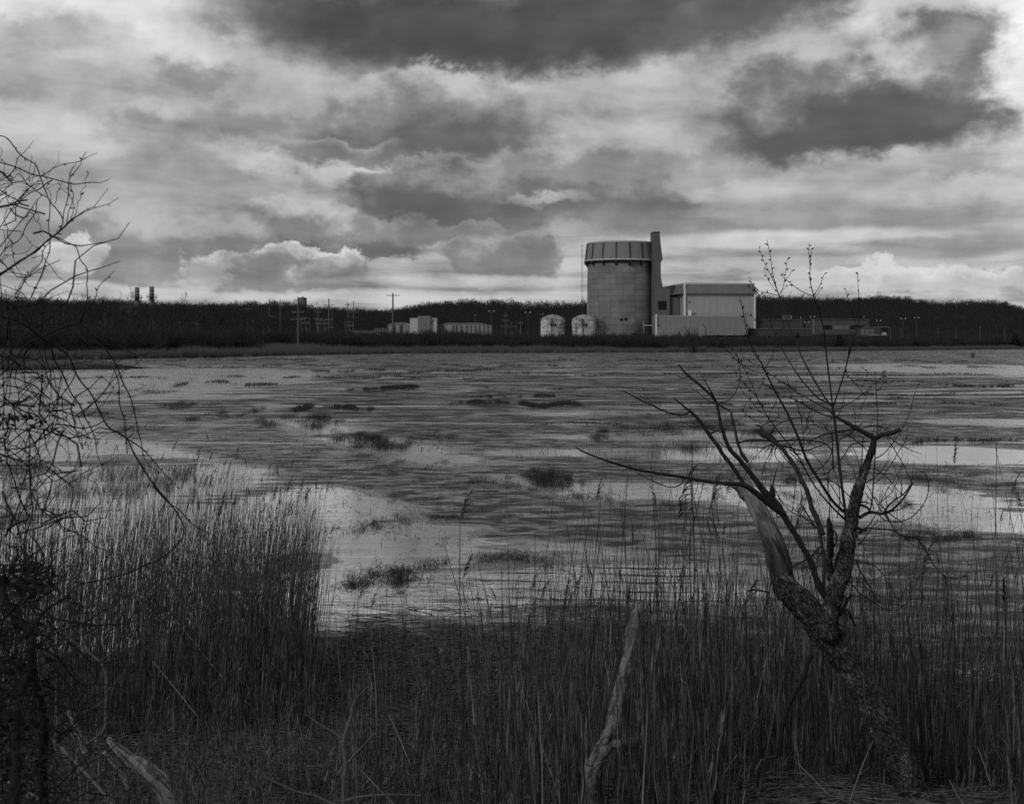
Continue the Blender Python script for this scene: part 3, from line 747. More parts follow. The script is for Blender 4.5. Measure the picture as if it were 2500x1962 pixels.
for k in (0.12, 0.3, 0.9):
    MB().rod((k * Rm(42, 726), -0.05, 0.5), (k * Rm(42, 726), 0.3, 0.5), 0.5, 12).build('wheel', M_BLACK, trk)

# --- switchgear buildings left of the tanks
YS = 650.0
sb = thing('switchgear_building', 'pale block building with taller grey middle bay behind the brush', 'building', (wx(1000.5, YS), YS, 0))
sx_ = lambda p: wx(p, YS) - wx(1000.5, YS)
M_PALE = material('pale render', 0.52, 0.7, 0.12, 0.5, build=weather_build)
M_MID = material('mid grey render', 0.20, 0.8, 0.1, 0.4, build=weather_build)
MB().box(0, sx_(1020), 1, 12, 3, wz(777.5, YS)).build('wall', M_PALE, sb)
MB().box(sx_(1020) + 0.02, sx_(1050), -1.0, 12, 3, wz(771, YS)).build('middle_bay', M_MID, sb)
MB().box(sx_(1050) + 0.02, sx_(1066), 1.2, 12, 3, wz(777.5, YS)).build('wall', M_PALE, sb)
MB().box(-0.1, sx_(1020) - 0.02, 0.9, 12.1, wz(777.5, YS) + 0.003, wz(777, YS) + 0.2).box(sx_(1050) + 0.06, sx_(1066) + 0.1, 1.1, 12.1, wz(777.5, YS) + 0.003, wz(777, YS) + 0.2).split('coping', M_TRIM, sb)
m = MB(); 
for k in range(4): m.rod((sx_(1054 + k * 3.4), 1.3, wz(777, YS)), (sx_(1054 + k * 3.4), 1.3, wz(774.5, YS)), 0.08, 4)
m.rod((sx_(1054), 1.3, wz(774.5, YS)), (sx_(1064.5), 1.3, wz(774.5, YS)), 0.08, 4); m.rod((sx_(1052), 0.9, wz(790, YS)), (sx_(1062), 0.9, wz(777, YS)), 0.12, 4)
m.build('railing', M_DARK, sb)
def gable(label, px0, px1, yt, yb, Y, mat, posts):
    t = thing('warehouse', label, 'building', (wx(px0, Y), Y, 0)); w = wx(px1, Y) - wx(px0, Y)
    z1, z0 = wz(yt, Y), wz(yb, Y) - 4
    MB().prism([(0, z0), (w, z0), (w, z1 - 1.3), (w * 0.8, z1 - 0.1), (w * 0.2, z1 - 0.1), (0, z1 - 1.2)], 0, 16).build('wall', mat, t)
    MB().prism([(-0.3, z1 - 1.3), (-0.3, z1 - 1.05), (w * 0.2, z1 + 0.15), (w * 0.8, z1 + 0.15), (w + 0.3, z1 - 1.15), (w + 0.3, z1 - 1.4), (w * 0.8, z1 - 0.09), (w * 0.2, z1 - 0.09)], -0.4, 16.3).build('roof', M_TRIM, t)
    for k in posts: MB().box(w * k - 0.14, w * k + 0.14, -0.7, -0.42, z0, z1 - 0.4).build('post', M_DARK, t)
    return t
M_SHED = material('pale shed cladding', 0.28, 0.75, 0.12, 0.4, build=ribbed_build)
gable('long pale low warehouse running right from the switchgear block', 1066, 1200, 789.5, 812, 665, M_SHED, [.06, .12, .3, .36, .44, .55, .62, .7, .78, .86, .93])
gable('short pale low warehouse tucked left of the switchgear block', 947, 1000.5, 789, 810, 668, M_SHED, [.3, .55, .62])

# --- the two chimneys on the wooded ridge, and the water tower
Yc = 900.0
def chimney(px, ytop, label, plat):
    t = thing('chimney_stack', label, 'chimney', (wx(px, Yc), Yc, 0), 0, 'twin chimneys on the left ridge')
    z1 = wz(ytop, Yc); r = Rm(5.6, Yc); zp = wz(plat, Yc)
    MB().lathe([(r * 1.02, 4), (r * 1.0, zp), (r, z1), (r - 0.25, z1), (r - 0.3, z1 - 2)], 28).build('flue', M_FLUE, t, True)
    m = MB()
    for z in (z1 - 2.9, z1 - 5.2, zp + 0.6): m.lathe([(r + 0.02, z - 0.18), (r + 0.16, z - 0.18), (r + 0.16, z + 0.18), (r + 0.02, z + 0.18)], 28)
    m.split('hoop', M_DARK, t)
    m = MB().lathe([(r + 0.03, zp - 0.2), (r + 2.1, zp - 0.2), (r + 2.1, zp + 0.1), (r + 0.03, zp + 0.1)], 24); m.build('platform', M_DARK, t)
    m = MB()
    for k in range(12):
        a = k * math.pi / 6; c, s = math.sin(a), math.cos(a)
        m.rod((c * (r + 2.0), s * (r + 2.0), zp), (c * (r + 2.0), s * (r + 2.0), zp + 1.3), 0.09, 4)
        m.rod((c * (r + 2.0), s * (r + 2.0), zp - 0.2), (c * (r + 0.1), s * (r + 0.1), zp - 2.6), 0.14, 4)
    m.lathe([(r + 1.95, zp + 1.2), (r + 2.05, zp + 1.2), (r + 2.05, zp + 1.35), (r + 1.95, zp + 1.35)], 24)
    m.rod((-r - 2.0, 0, zp), (-r - 2.0, 0, zp + 3.0), 0.08, 4); m.rod((r + 2.0, 0, zp), (r + 2.0, 0, zp + 2.6), 0.08, 4)
    m.build('railing', M_DARK, t)
M_FLUE = material('flue steel', 0.15, 0.7, 0.2, 0.3, build=weather_build)
chimney(334.7, 701.5, 'left one of the twin dark chimneys on the ridge, with the slightly lower rim', 726)
chimney(370.5, 699.6, 'right one of the twin dark chimneys on the ridge, with the slightly higher rim', 725)
Yw = 1120.0; t = thing('water_tower', 'round water tank with shallow conical lid above the tree line', 'water tower', (wx(739, Yw), Yw, 0))
r = Rm(9.8, Yw); z0, z1 = wz(752, Yw), wz(728, Yw)
MB().lathe([(r, 8), (r, z1)], 32).build('tank', M_FLUE, t, True)
MB().lathe([(r + 0.25, z1 - 0.2), (r + 0.25, z1 + 0.2), (0.02, wz(724.6, Yw))], 32).build('roof', M_FLUE, t, True)
MB().rod((0, 0, wz(724.8, Yw)), (0, 0, wz(723.4, Yw)), 0.5, 8).build('vent', M_DARK, t)

# --- poles
def pole(px, ytop, Y, label, arms=(), r=0.22, name='utility_pole', cat='pole', mat=None, zb=None, insul=True):
    x = wx(px, Y); zg_ = hz(x, Y) if zb is None else zb; zt_ = wz(ytop, Y)
    t = thing(name, label, cat, (x, Y, 0), 0, 'wooden poles across the marsh' if name == 'utility_pole' else None)
    MB().rod((0, 0, zg_ - 1), (0, 0, zt_), r * 1.25, 8, r * 0.8).build('shaft', mat or M_POLE, t)
    for py, half in arms:
        z = wz(py, Y)
        a = MB().box(-half, half, -r - 0.16, -r * 0.6, z - 0.14, z + 0.14).build('crossarm', mat or M_POLE, t)
        if insul:
            m = MB()
            for s in (-0.95, -0.5, 0.5, 0.95): m.rod((half * s, -r, z + 0.14), (half * s, -r, z + 0.6), 0.1, 5, 0.05)
            m.build('insulator', M_EAVES, a)
    return t
r3 = lambda x, y: (600 + x / 3.1086, 660 + y / 3.1086)
def pl(x, y, Y, label, arms=(), **k): return pole(r3(x, y)[0], r3(x, y)[1], Y, label, [(r3(0, a)[1], h) for a, h in arms], **k)
pl(22, 262, 660, 'leftmost thin pole against the woods, low crossarms', [(292, 2.6), (320, 2.2)])
pl(180, 218, 620, 'tall double-armed pole nearest the left woods', [(258, 2.6), (350, 2.6)], r=0.3)
pl(261, 222, 640, 'slim pole with slanting single crossarm near the skyline', [(246, 2.0)], r=0.26)
pl(397, 200, 410, 'tallest pale pole, standing in front of the water tower', [(318, 1.9), (371, 2.4)], r=0.28)
pl(549, 290, 480, 'shorter pale pole at the shore right of the tallest pole', [(318, 1.2), (370, 1.6)], r=0.24)
pl(630, 213, 680, 'slim tall pole with many crossarms, against the middle ridge', [(264, 3.0), (372, 2.2), (432, 2.0)], r=0.34)
pl(656, 288, 690, 'stubby dark pole beside the many-armed pole', [(300, 1.2)], r=0.5, mat=M_DARK)
pl(774, 240, 780, 'small distant pole, left of a crossarmed pair', [(262, 1.6)], r=0.3)
pl(819, 230, 740, 'distant pole with two slanting arms, right of the pair', [(318, 3.0), (355, 3.0)], r=0.26)
pl(1117, 172, 620, 'tall lone pole with short top crossarm, left of the pale block', [(190, 3.2)], r=0.42, insul=True)
pl(1453, 368, 540, 'plain dark pole rising from brush before the pale warehouse', [(386, 0.6)], r=0.32, insul=False)
pl(1972, 315, 640, 'insulator pole by the substation gantries', [(345, 1.2), (380, 1.6)], r=0.22)
pl(2086, 385, 640, 'short stout pole by the substation gantries', [(400, 1.3)], r=0.26)
pl(1740, 330, 690, 'faint thin pole behind the warehouse roof', [(338, 0.8)], r=0.16, insul=False)
pl(1012, 470, 500, 'short pale post in the brush, left of the pale block', [(486, 0.9)], r=0.2)
def floodlight(px, py, Y, label, heads=2, r=0.14, ybase=None):
    x = wx(px, Y); z = wz(py, Y); t = thing('floodlight_mast', label, 'floodlight', (x, Y, 0), 0, 'floodlight masts round the plant')
    MB().rod((0, 0, max(hz(x, Y), 2.0) - 0.5), (0, 0, z), r, 6, r * 0.6).box(-1.3 if heads == 2 else -0.1, 1.3 if heads == 2 else 0.1, -0.1, 0.1, z - 0.1, z + 0.1).build('shaft', M_POLE, t)
    for s in ((-1.2, 1.2) if heads == 2 else (0.0,)):
        MB().lathe([(0.02, z - 0.5), (0.32, z - 0.3), (0.36, z + 0.1), (0.24, z + 0.4), (0.02, z + 0.6)], 8, s, -0.2).build('lamp_head', M_LAMP, t, True)
M_LAMP = material('lamp glass', 0.36, 0.3, 0.05, 1.0)
for px, py, lab in ((1200, 760, 'twin floodlight left of the tanks, above the warehouse end'), (1289, 763, 'twin floodlight between substation and left tank'),
                    (2205, 778, 'twin floodlight against the dark right hill, left one of the outermost two'), (1983.5, 773.5, 'twin floodlight above the columned block'), (2145, 783, 'twin floodlight over the end of the sheds'),
                    (1970, 787, 'low twin floodlight beside the pale columns'), (2238, 775.5, 'twin floodlight against the dark right hill, farthest right of all')):
    floodlight(px, py, 720 if px > 1900 else 660, lab)
for px, py, Y, lab in ((1768, 779, 712, 'single lamp post standing before the annex wall'), (1955, 776, 745, 'single lamp on the shed roof line'), (2109, 773, 780, 'single lamp highest among the right sheds'), (1325, 767, 735, 'single lamp just above the left tank')):
    floodlight(px, py, Y, lab, 1)
for px, yt, yb, lab in ((2290, 802, 826, 'leftmost pale fence post below the right hill'), (2334, 802, 828, 'pale fence post second from left below the right hill'), (2393, 798, 830, 'tallest pale fence post below the right hill'),
                    (2453, 801, 820, 'rightmost pale fence post near the dark cedar'), (2174, 804, 835, 'pale gate post left of the shelter fence'), (2199, 803, 834, 'pale gate post right of the shelter fence')):
    Y = 640; t = thing('fence_post', lab, 'post', (wx(px, Y), Y, 0), 0, 'pale posts on the right shore')
    MB().rod((0, 0, max(hz(wx(px, Y), Y), 1) - 0.5), (0, 0, wz(yt, Y)), 0.15, 6).build('shaft', M_POLE, t); MB().lathe([(0.24, wz(yt, Y)), (0.24, wz(yt, Y) + 0.15), (0.02, wz(yt, Y) + 0.4)], 8).build('cap', M_POLE, t)
# substation gantries
def gantry(px0, px1, yt, yb, Y, label, bays, mat=None):
    x0, x1 = wx(px0, Y), wx(px1, Y); z1, z0 = wz(yt, Y), wz(yb, Y)
    t = thing('substation_gantry', label, 'gantry', (x0, Y, 0), 0, 'substation gantries in the switchyard')
    w = x1 - x0; mt = mat or M_POLE
    for k in range(bays + 1):
        MB().rod((w * k / bays, 0, z0 - 2), (w * k / bays, 0, z1 + 0.6 * (k % 2)), 0.16, 5).build('post', mt, t)
    m = MB()
    for f in (0.62, 1.0): m.box(-0.3, w + 0.3, -0.12, 0.12, z0 + (z1 - z0) * f - 0.14, z0 + (z1 - z0) * f + 0.14)
    m.build('beam', mt, t)
    m = MB()
    for k in range(bays * 3): m.rod((w * (k + .5) / bays / 3, -0.1, z0 + (z1 - z0) * 0.62 + 0.15), (w * (k + .5) / bays / 3, -0.1, z0 + (z1 - z0) * 0.62 + 0.9), 0.14, 5)
    m.build('insulator', M_EAVES, t)
    MB().box(w * .1, w * .35, -1, 1, z0 - 1, z0 + (z1 - z0) * .3).box(w * .55, w * .8, -1, 1, z0 - 1, z0 + (z1 - z0) * .34).build('transformer', M_DARK, t)
gantry(1224, 1262, 786, 820, 648, 'dark gantry with pale insulators left of the tanks', 3, M_DARK)
gantry(735, 756, 776, 812, 640, 'small gantry right of the tallest pale pole', 2)
gantry(772, 802, 781, 806, 655, 'wide low gantry before the middle ridge', 3)
gantry(843, 862, 786, 812, 650, 'narrow gantry left of the pale bus frames', 2)
gantry(864, 915, 808, 821, 560, 'low pale bus frame of many bays in the brush', 8, M_EAVES)
gantry(915, 948, 803, 820, 570, 'pale bus frame with raised bay left of the short warehouse', 5, M_EAVES)
# stake and posts standing in the marsh
Yk = 420.0; t = thing('channel_marker', 'pale stake with dark platform at the far water edge', 'marker', (wx(1030, Yk), Yk, -0.6))
MB().rod((0, 0, 0), (0, 0, wz(861, Yk) + 0.6), 0.22, 6).build('stake', M_TRIM, t); MB().box(-0.9, 0.9, -0.6, 0.6, wz(861, Yk) + 0.6, wz(857, Yk) + 0.6).build('platform', M_DARK, t)
for px, yt, lab in ((2372, 863, 'left one of two short dark posts in the far right water'), (2377, 862, 'right one of two short dark posts in the far right water')):
    Yq = 330.0; t = thing('mooring_post', lab, 'post', (wx(px, Yq), Yq, 0), 0, 'pair of posts in the marsh')
    MB().rod((0, 0, -0.6), (0, 0, wz(yt, Yq)), 0.24, 7, 0.2).build('shaft', M_DARK, t); MB().lathe([(0.26, wz(yt, Yq)), (0.02, wz(yt, Yq) + 0.25)], 7).build('cap', M_DARK, t)
# ------------------------------------------------------------------ bare trees
M_TWIG = material('bare twigs', 0.045, 0.95, 0.35, 0.25, spec=0.1)
M_TRUNK = material('grey trunk', 0.055, 0.9, 0.35, 0.6, spec=0.1)
M_PALETRUNK = material('pale trunk', 0.13, 0.9, 0.25, 0.6, spec=0.1)
M_EVER = material('evergreen', 0.020, 0.9, 0.4, 0.6, spec=0.1)
M_STRAW = material('dry reed', 0.11, 0.8, 0.35, 0.6, spec=0.2)
M_REEDFAR = material('far reed', 0.10, 0.9, 0.3, 0.05, spec=0.1)
M_GRASS = material('marsh grass', 0.04, 0.9, 0.35, 0.8, spec=0.1)

def unit(v): return v / (np.linalg.norm(v) + 1e-9)
def bare_tree(rs, H=13.0, spread=0.42, first=0.30, limbs=9, twig=3, r0=0.17, lean=0.05):
    """Trunk + limbs as tubes, and a haze of fine twigs -> (trunk mesh data, crown mesh data)"""
    segs = {}
    def add(P, Rr): segs.setdefault(len(P), []).append((P, Rr))
    tw = []
    top = np.array([rs.normal() * lean * H, rs.normal() * lean * H, H * 0.72])
    ts = np.linspace(0, 1, 6)
    trunk = ts[:, None] * top + np.array([[math.sin(t * 5 + 1) * 0.15, math.cos(t * 4) * 0.15, 0] for t in ts])
    trunk[0, 2] = -0.6
    add(trunk, r0 * (1.15 - ts * 0.95))
    def grow(p, d, ln, r, lvl):
        n = 4; P = [p]
        for i in range(n - 1):
            d = unit(d + rs.normal(size=3) * 0.22 + np.array([0, 0, 0.10])); P.append(P[-1] + d * ln / (n - 1))
        P = np.array(P); add(P, r * np.linspace(1, 0.4, n))
        if lvl == 0: return
        for j in range(3 if lvl == 2 else 4):
            f = rs.uniform(0.35, 1.0); k = min(int(f * (n - 1)), n - 2); q = P[k] + (P[k + 1] - P[k]) * (f * (n - 1) - k)
            dd = unit(d + rs.normal(size=3) * 0.75)
            grow(q, dd, ln * rs.uniform(0.40, 0.62), r * 0.5, lvl - 1)
        if lvl == 1:
            for j in range(twig):
                q = P[rs.integers(1, n)]; tw.append((q, q + unit(d + rs.normal(size=3) * 0.8) * rs.uniform(0.6, 1.5)))
    for i in range(limbs):
        f = first + (1 - first) * (i + rs.random() * 0.7) / limbs
        f = min(f, 0.99); k = min(int(f * 5), 4); p = trunk[k] + (trunk[k + 1] - trunk[k]) * (f * 5 - k)
        a = i * 2.4 + rs.random(); el = 0.5 + 0.6 * f
        d = np.array([math.cos(a) * math.cos(el), math.sin(a) * math.cos(el), math.sin(el)])
        grow(p, d, H * spread * (1.15 - 0.55 * f) * rs.uniform(0.8, 1.1), r0 * 0.42 * (1.2 - 0.7 * f), 2)
    tr = [tubes(np.array([s[0] for s in segs[6]]), np.array([s[1] for s in segs[6]]), 6)]
    big = [s for s in segs[4] if s[1][0] > r0 * 0.18]; small = [s for s in segs[4] if s[1][0] <= r0 * 0.18]
    tr.append(tubes(np.array([s[0] for s in big]), np.array([s[1] for s in big]), 4))
    cr = []
    if small: cr.append(tubes(np.array([s[0] for s in small]), np.maximum(np.array([s[1] for s in small]), 0.025), 3))
    if tw:
        P = np.array([[a, (a + b) / 2 + rs.normal(size=3) * 0.08, b] for a, b in tw]); cr.append(tubes(P, np.full((len(tw), 3), 0.02) * np.array([1.2, 1, .4]), 3))
    return joinv(tr), joinv(cr)

def two_part_tree(name, label, cat, tm, cm, mt, loc, rz, sc, group):
    t = thing(name, label, cat, loc, rz, group); t.scale = (sc, sc, sc * random.uniform(0.9, 1.1))
    link('trunk', tm, None, t); link('crown', cm, None, t)
    return t
tree_kinds = []
for i in range(6):
    rs = np.random.default_rng(40 + i)
    (tv, tf), (cv, cf) = bare_tree(rs, 13.0, [.40, .46, .36, .5, .42, .34][i], [.35, .25, .45, .2, .4, .5][i], [9, 10, 8, 9, 10, 8][i])
    tm = mesh_np('bare_trunk', tv, tf); tm.materials.append(M_PALETRUNK if i in (2, 5) else M_TRUNK)
    cm = mesh_np('bare_crown', cv, cf); cm.materials.append(M_TWIG)
    tree_kinds.append((tm, cm))

def scatter_stuff(name, meshes, pts, rots, scs):
    """One object of kind stuff: geometry nodes set the source meshes on the points."""
    src = bpy.data.collections.new(name + '_source')
    for me in meshes:
        o = bpy.data.objects.new(name + '_source', me); src.objects.link(o)
    me = bpy.data.meshes.new(name); me.vertices.add(len(pts)); me.vertices.foreach_set('co', np.asarray(pts, np.float32).ravel())
    for nm, tp, arr in (('rot', 'FLOAT', rots), ('sc', 'FLOAT', scs), ('pick', 'INT', rng.integers(0, len(meshes), len(pts)))):
        a = me.attributes.new(nm, tp, 'POINT'); a.data.foreach_set('value', np.asarray(arr, np.float32 if tp == 'FLOAT' else np.int32))
    ob = link(name, me, None); tag(ob, kind='stuff')
    g = bpy.data.node_groups.new(name, 'GeometryNodeTree')
    g.interface.new_socket('Geometry', in_out='INPUT', socket_type='NodeSocketGeometry'); g.interface.new_socket('Geometry', in_out='OUTPUT', socket_type='NodeSocketGeometry')
    gi_ = g.nodes.new('NodeGroupInput'); go_ = g.nodes.new('NodeGroupOutput')
    ci = g.nodes.new('GeometryNodeCollectionInfo'); ci.inputs['Collection'].default_value = src; ci.inputs['Separate Children'].default_value = True; ci.inputs['Reset Children'].default_value = True
    ip = g.nodes.new('GeometryNodeInstanceOnPoints'); ip.inputs['Pick Instance'].default_value = True
    def attr(nm, tp):
        a = g.nodes.new('GeometryNodeInputNamedAttribute'); a.data_type = tp; a.inputs[0].default_value = nm; return a.outputs[0]
    cx_ = g.nodes.new('ShaderNodeCombineXYZ'); g.links.new(attr('rot', 'FLOAT'), cx_.inputs[2])
    cs_ = g.nodes.new('ShaderNodeCombineXYZ'); s_ = attr('sc', 'FLOAT')
    for k in range(3): g.links.new(s_, cs_.inputs[k])
    g.links.new(gi_.outputs[0], ip.inputs['Points']); g.links.new(ci.outputs[0], ip.inputs['Instance']); g.links.new(attr('pick', 'INT'), ip.inputs['Instance Index'])
    g.links.new(cx_.outputs[0], ip.inputs['Rotation']); g.links.new(cs_.outputs[0], ip.inputs['Scale']); g.links.new(ip.outputs[0], go_.inputs[0])
    md = ob.modifiers.new('scatter', 'NODES'); md.node_group = g
    return ob

# whole-tree meshes for the far wood
wood = []
for i in range(6):
    rs = np.random.default_rng(140 + i)
    (tv, tf), (cv, cf) = bare_tree(rs, 13.0, .44, .3, 8, 3, 0.16)
    me = mesh_np('wood_tree', np.vstack([tv, cv]), np.vstack([tf, cf + len(tv)]))
    me.materials.append(M_TRUNK); me.materials.append(M_TWIG)
    me.polygons.foreach_set('material_index', np.concatenate([np.zeros(len(tf), np.int32), np.ones(len(cf), np.int32)]))
    wood.append(me)
pts = []
n_try = 44000
Yr = np.sqrt(rng.uniform(400.0 ** 2, 1420.0 ** 2, n_try)); ur = rng.uniform(-0.60, 0.60, n_try); Xr = ur * Yr
Hh = height(Xr, Yr); Sr = Yr - shore(Xr, Yr); pxr = ur * F + 1250
keep = (Yr > np.interp(pxr, [0, 420, 640, 700, 900, 1430, 1600, 1850, 1900, 2200, 2300, 2500], [380, 395, 430, 690, 700, 700, 850, 850, 775, 775, 700, 690]))
keep &= (Sr > 55) & (rng.random(n_try) < .62)
pts = np.stack([Xr, Yr, Hh - 0.3], -1)[keep]; rise = (0.66 + 0.76 * fbm(pts[:, 0] * .016, pts[:, 1] * .008, 3))
scatter_stuff('far_wood', wood, pts, rng.uniform(0, 6.28, len(pts)), rise * rng.uniform(0.66, 0.96, len(pts)) * np.where(rng.random(len(pts)) < .05, 1.15, 1.0))

# single trees one can tell apart: along the left shore, and breaking the skyline
k_lab = {'front': [], 'sky': []}
adj = ['slender pale', 'twin-topped', 'leaning', 'broad grey', 'sparse', 'crooked', 'straight', 'short bushy', 'tall open', 'narrow dark']
n = 0
for i in range(46):
    px = 12 + i * 14.4 + random.uniform(-5, 5); u = (px - 1250) / F
    Ys_ = float(shore(np.array([u * 400.0]), np.array([400.0]))[0]); Y = Ys_ + random.uniform(45, 95)
    if 285 < px < 345: continue
    x = u * Y; kd = tree_kinds[(2, 5, 2, 0, 5, 1, 2, 3)[i % 8]]; sc = random.uniform(0.62, 0.95)
    two_part_tree('bare_tree', 'one of the bare thin-trunked trees along the foot of the left woods', 'tree', kd[0], kd[1], None, (x, Y, hz(x, Y) - 0.2), random.uniform(0, 6.28), sc, 'bare trees along the left shore')
Yt_ = 430.0; x = wx(316, Yt_)
rs = np.random.default_rng(5); (tv, tf), (cv, cf) = bare_tree(rs, 13.5, .52, .22, 11, 3, 0.2)
tm = mesh_np('bare_trunk', tv, tf); tm.materials.append(M_PALETRUNK); cm = mesh_np('bare_crown', cv, cf); cm.materials.append(M_PALETRUNK)
two_part_tree('bare_tree', 'biggest pale branching tree at the wood edge, below the twin chimneys', 'tree', tm, cm, None, (x, Yt_, hz(x, Yt_) - .2), 0.6, 1.0, None)
sky_trees = [(451, 718, 'round-headed bare tree alone on the skyline right of the twin chimneys'), (275, 733, 'wide fan-shaped bare tree on the skyline left of the twin chimneys'), (578, 731, 'bushy bare tree on the skyline left of the poles'),
             (617, 730, 'domed bare tree on the skyline next to the poles'), (890, 741, 'small round bare tree on the skyline dip right of the water tower'), (1045, 733, 'bare tree atop the middle ridge, left summit'), (1140, 732, 'bare tree atop the middle ridge, right summit'),
             (2145, 714, 'bare tree on the top of the right ridge'), (2340, 729, 'bare tree on the notch of the right ridge'), (2425, 727, 'bare tree on the last hump of the right ridge'), (500, 733, 'low wide bare tree between chimneys and poles')]
for i, (px, py, lab) in enumerate(sky_trees):
    Y = 1060.0; x = wx(px, Y); z0 = hz(x, Y); h = wz(py, Y) - z0; kd = tree_kinds[(3, 1, 3, 1, 0)[i % 5]]
    two_part_tree('bare_tree', lab, 'tree', kd[0], kd[1], None, (x, Y, z0 - .3), i * 1.3, max(0.6, h / 13.2), None)

# ------------------------------------------------------------------ conifers, shrubs
def conifer(rs, H=8.0, W=2.6):
    V, Fs = [], []
    for i in range(900):
        f = rs.random() ** 0.8; z = H * (0.06 + 0.92 * f); rr = W * (1.0 - f) ** 0.75 * (0.55 + 0.45 * rs.random()) * (0.8 + 0.3 * math.sin(f * 26))
        a = rs.uniform(0, 6.28); c = np.array([math.cos(a) * rr, math.sin(a) * rr, z]); s = 0.34 * (1.15 - f)
        d = unit(np.array([math.cos(a), math.sin(a), rs.uniform(-0.5, 0.3)])); e = unit(np.cross(d, rs.normal(size=3)))
        o = len(V); V += [c - e * s, c + e * s, c + d * s * 2.4]; Fs.append((o, o + 1, o + 2))
    return np.array(V), np.array(Fs)
cv, cf = conifer(np.random.default_rng(3)); con_m = mesh_np('conifer_crown', cv, cf, False); con_m.materials.append(M_EVER)
tv, tf = tubes(np.array([[[0, 0, -0.5], [0, 0, 3.0], [0, 0, 7.4]]]), np.array([[.22, .16, .04]]), 6); con_t = mesh_np('conifer_trunk', tv, tf); con_t.materials.append(M_TRUNK)
for px, py, yb, Y, sc, lab in ((1879, 815, 850, 560, (1.15, 1), 'broad dark cedar beside the annex end, left of the young stems'), (1947, 806, 835, 600, (1.0, .8), 'dark cedar between the young stems, middle one'), (2050, 812, 848, 545, (1.3, .8), 'dark round cedar under the columned block'),
                             (2479, 812, 852, 640, (1.5, 1.1), 'dark cedar at the right edge of the far shore'), (1658, 806, 838, 560, (.75, .8), 'small dark upright cedar in front of the annex wall'), (392, 820, 862, 400, (.9, .7), 'dark small evergreen at the foot of the left woods')):
    x = wx(px, Y); z0 = hz(x, Y); h = wz(py, Y) - z0
    t = thing('cedar_tree', lab, 'tree', (x, Y, z0 - .2), px * 0.7, None); s = h / 7.8; t.scale = (s * sc[0], s * sc[0], s)
    link('trunk', con_t, None, t); link('crown', con_m, None, t)
# two dark pines on the left skyline
for px, py, lab, sc in ((98, 724, 'dark flat-topped pine on the skyline behind the left brambles', 1.5), (140, 727, 'smaller dark pine beside the flat-topped skyline pine', 1.3), (215, 731, 'lowest dark pine on the skyline, left of the chimneys', 1.4)):
    Y = 930.0; x = wx(px, Y); z0 = hz(x, Y); h = wz(py, Y) - z0
    t = thing('pine_tree', lab, 'tree', (x, Y, z0), px, None); t.scale = (sc * 1.3, sc * 1.3, h / 7.8); link('trunk', con_t, None, t); link('crown', con_m, None, t)

def shrub(rs, H=4.5, W=2.6, stems=26):
    P, Rr, tw = [], [], []
    for i in range(stems):
        a = rs.uniform(0, 6.28); o = rs.random() ** .5
        base = np.array([math.cos(a) * .5 * o, math.sin(a) * .5 * o, -0.2]); h = H * (0.55 + 0.5 * rs.random()) * (1.05 - 0.25 * o)
        tip = np.array([math.cos(a) * W * o, math.sin(a) * W * o, h]); mid = base * .5 + tip * .5 + np.array([0, 0, h * .12]) + rs.normal(size=3) * .15
        pt = np.array([base, mid, tip]); P.append(pt); Rr.append([.05, .035, .012])
        for j in range(9):
            f = rs.uniform(0.35, 1.0); q = pt[1] + (pt[2] - pt[1]) * (f * 2 - 1) if f > .5 else pt[0] + (pt[1] - pt[0]) * f * 2
            e = q + unit(unit(tip - base) + rs.normal(size=3) * .8) * rs.uniform(.4, 1.2); tw.append([q, (q + e) / 2 + rs.normal(size=3) * .05, e])
    return joinv([tubes(np.array(P), np.array(Rr), 4), tubes(np.array(tw), np.full((len(tw), 3), .018) * np.array([1.2, 1, .5]), 3)])
M_SCRUB = material('scrub', 0.05, 0.95, 0.35, 0.2, spec=0.1)
shr = []
for i in range(5):
    v, f = shrub(np.random.default_rng(70 + i), [4.6, 3.8, 5.2, 3.2, 4.4][i], [2.6, 3.0, 2.4, 3.2, 2.8][i]); me = mesh_np('shrub', v, f); me.materials.append(M_SCRUB); shr.append(me)
n_try = 5200
ur = rng.uniform(-0.46, 0.46, n_try); s = rng.uniform(8, 130, n_try) ** 1.0
Ys_ = shore(ur * 500, np.full(n_try, 500.0)); Yr = Ys_ + s; Xr = ur * Yr
keep = (Yr < 690) & ((Yr > 420) | (ur < -0.2)) & (rng.random(n_try) < np.clip(1.15 - s / 200, 0, 1))
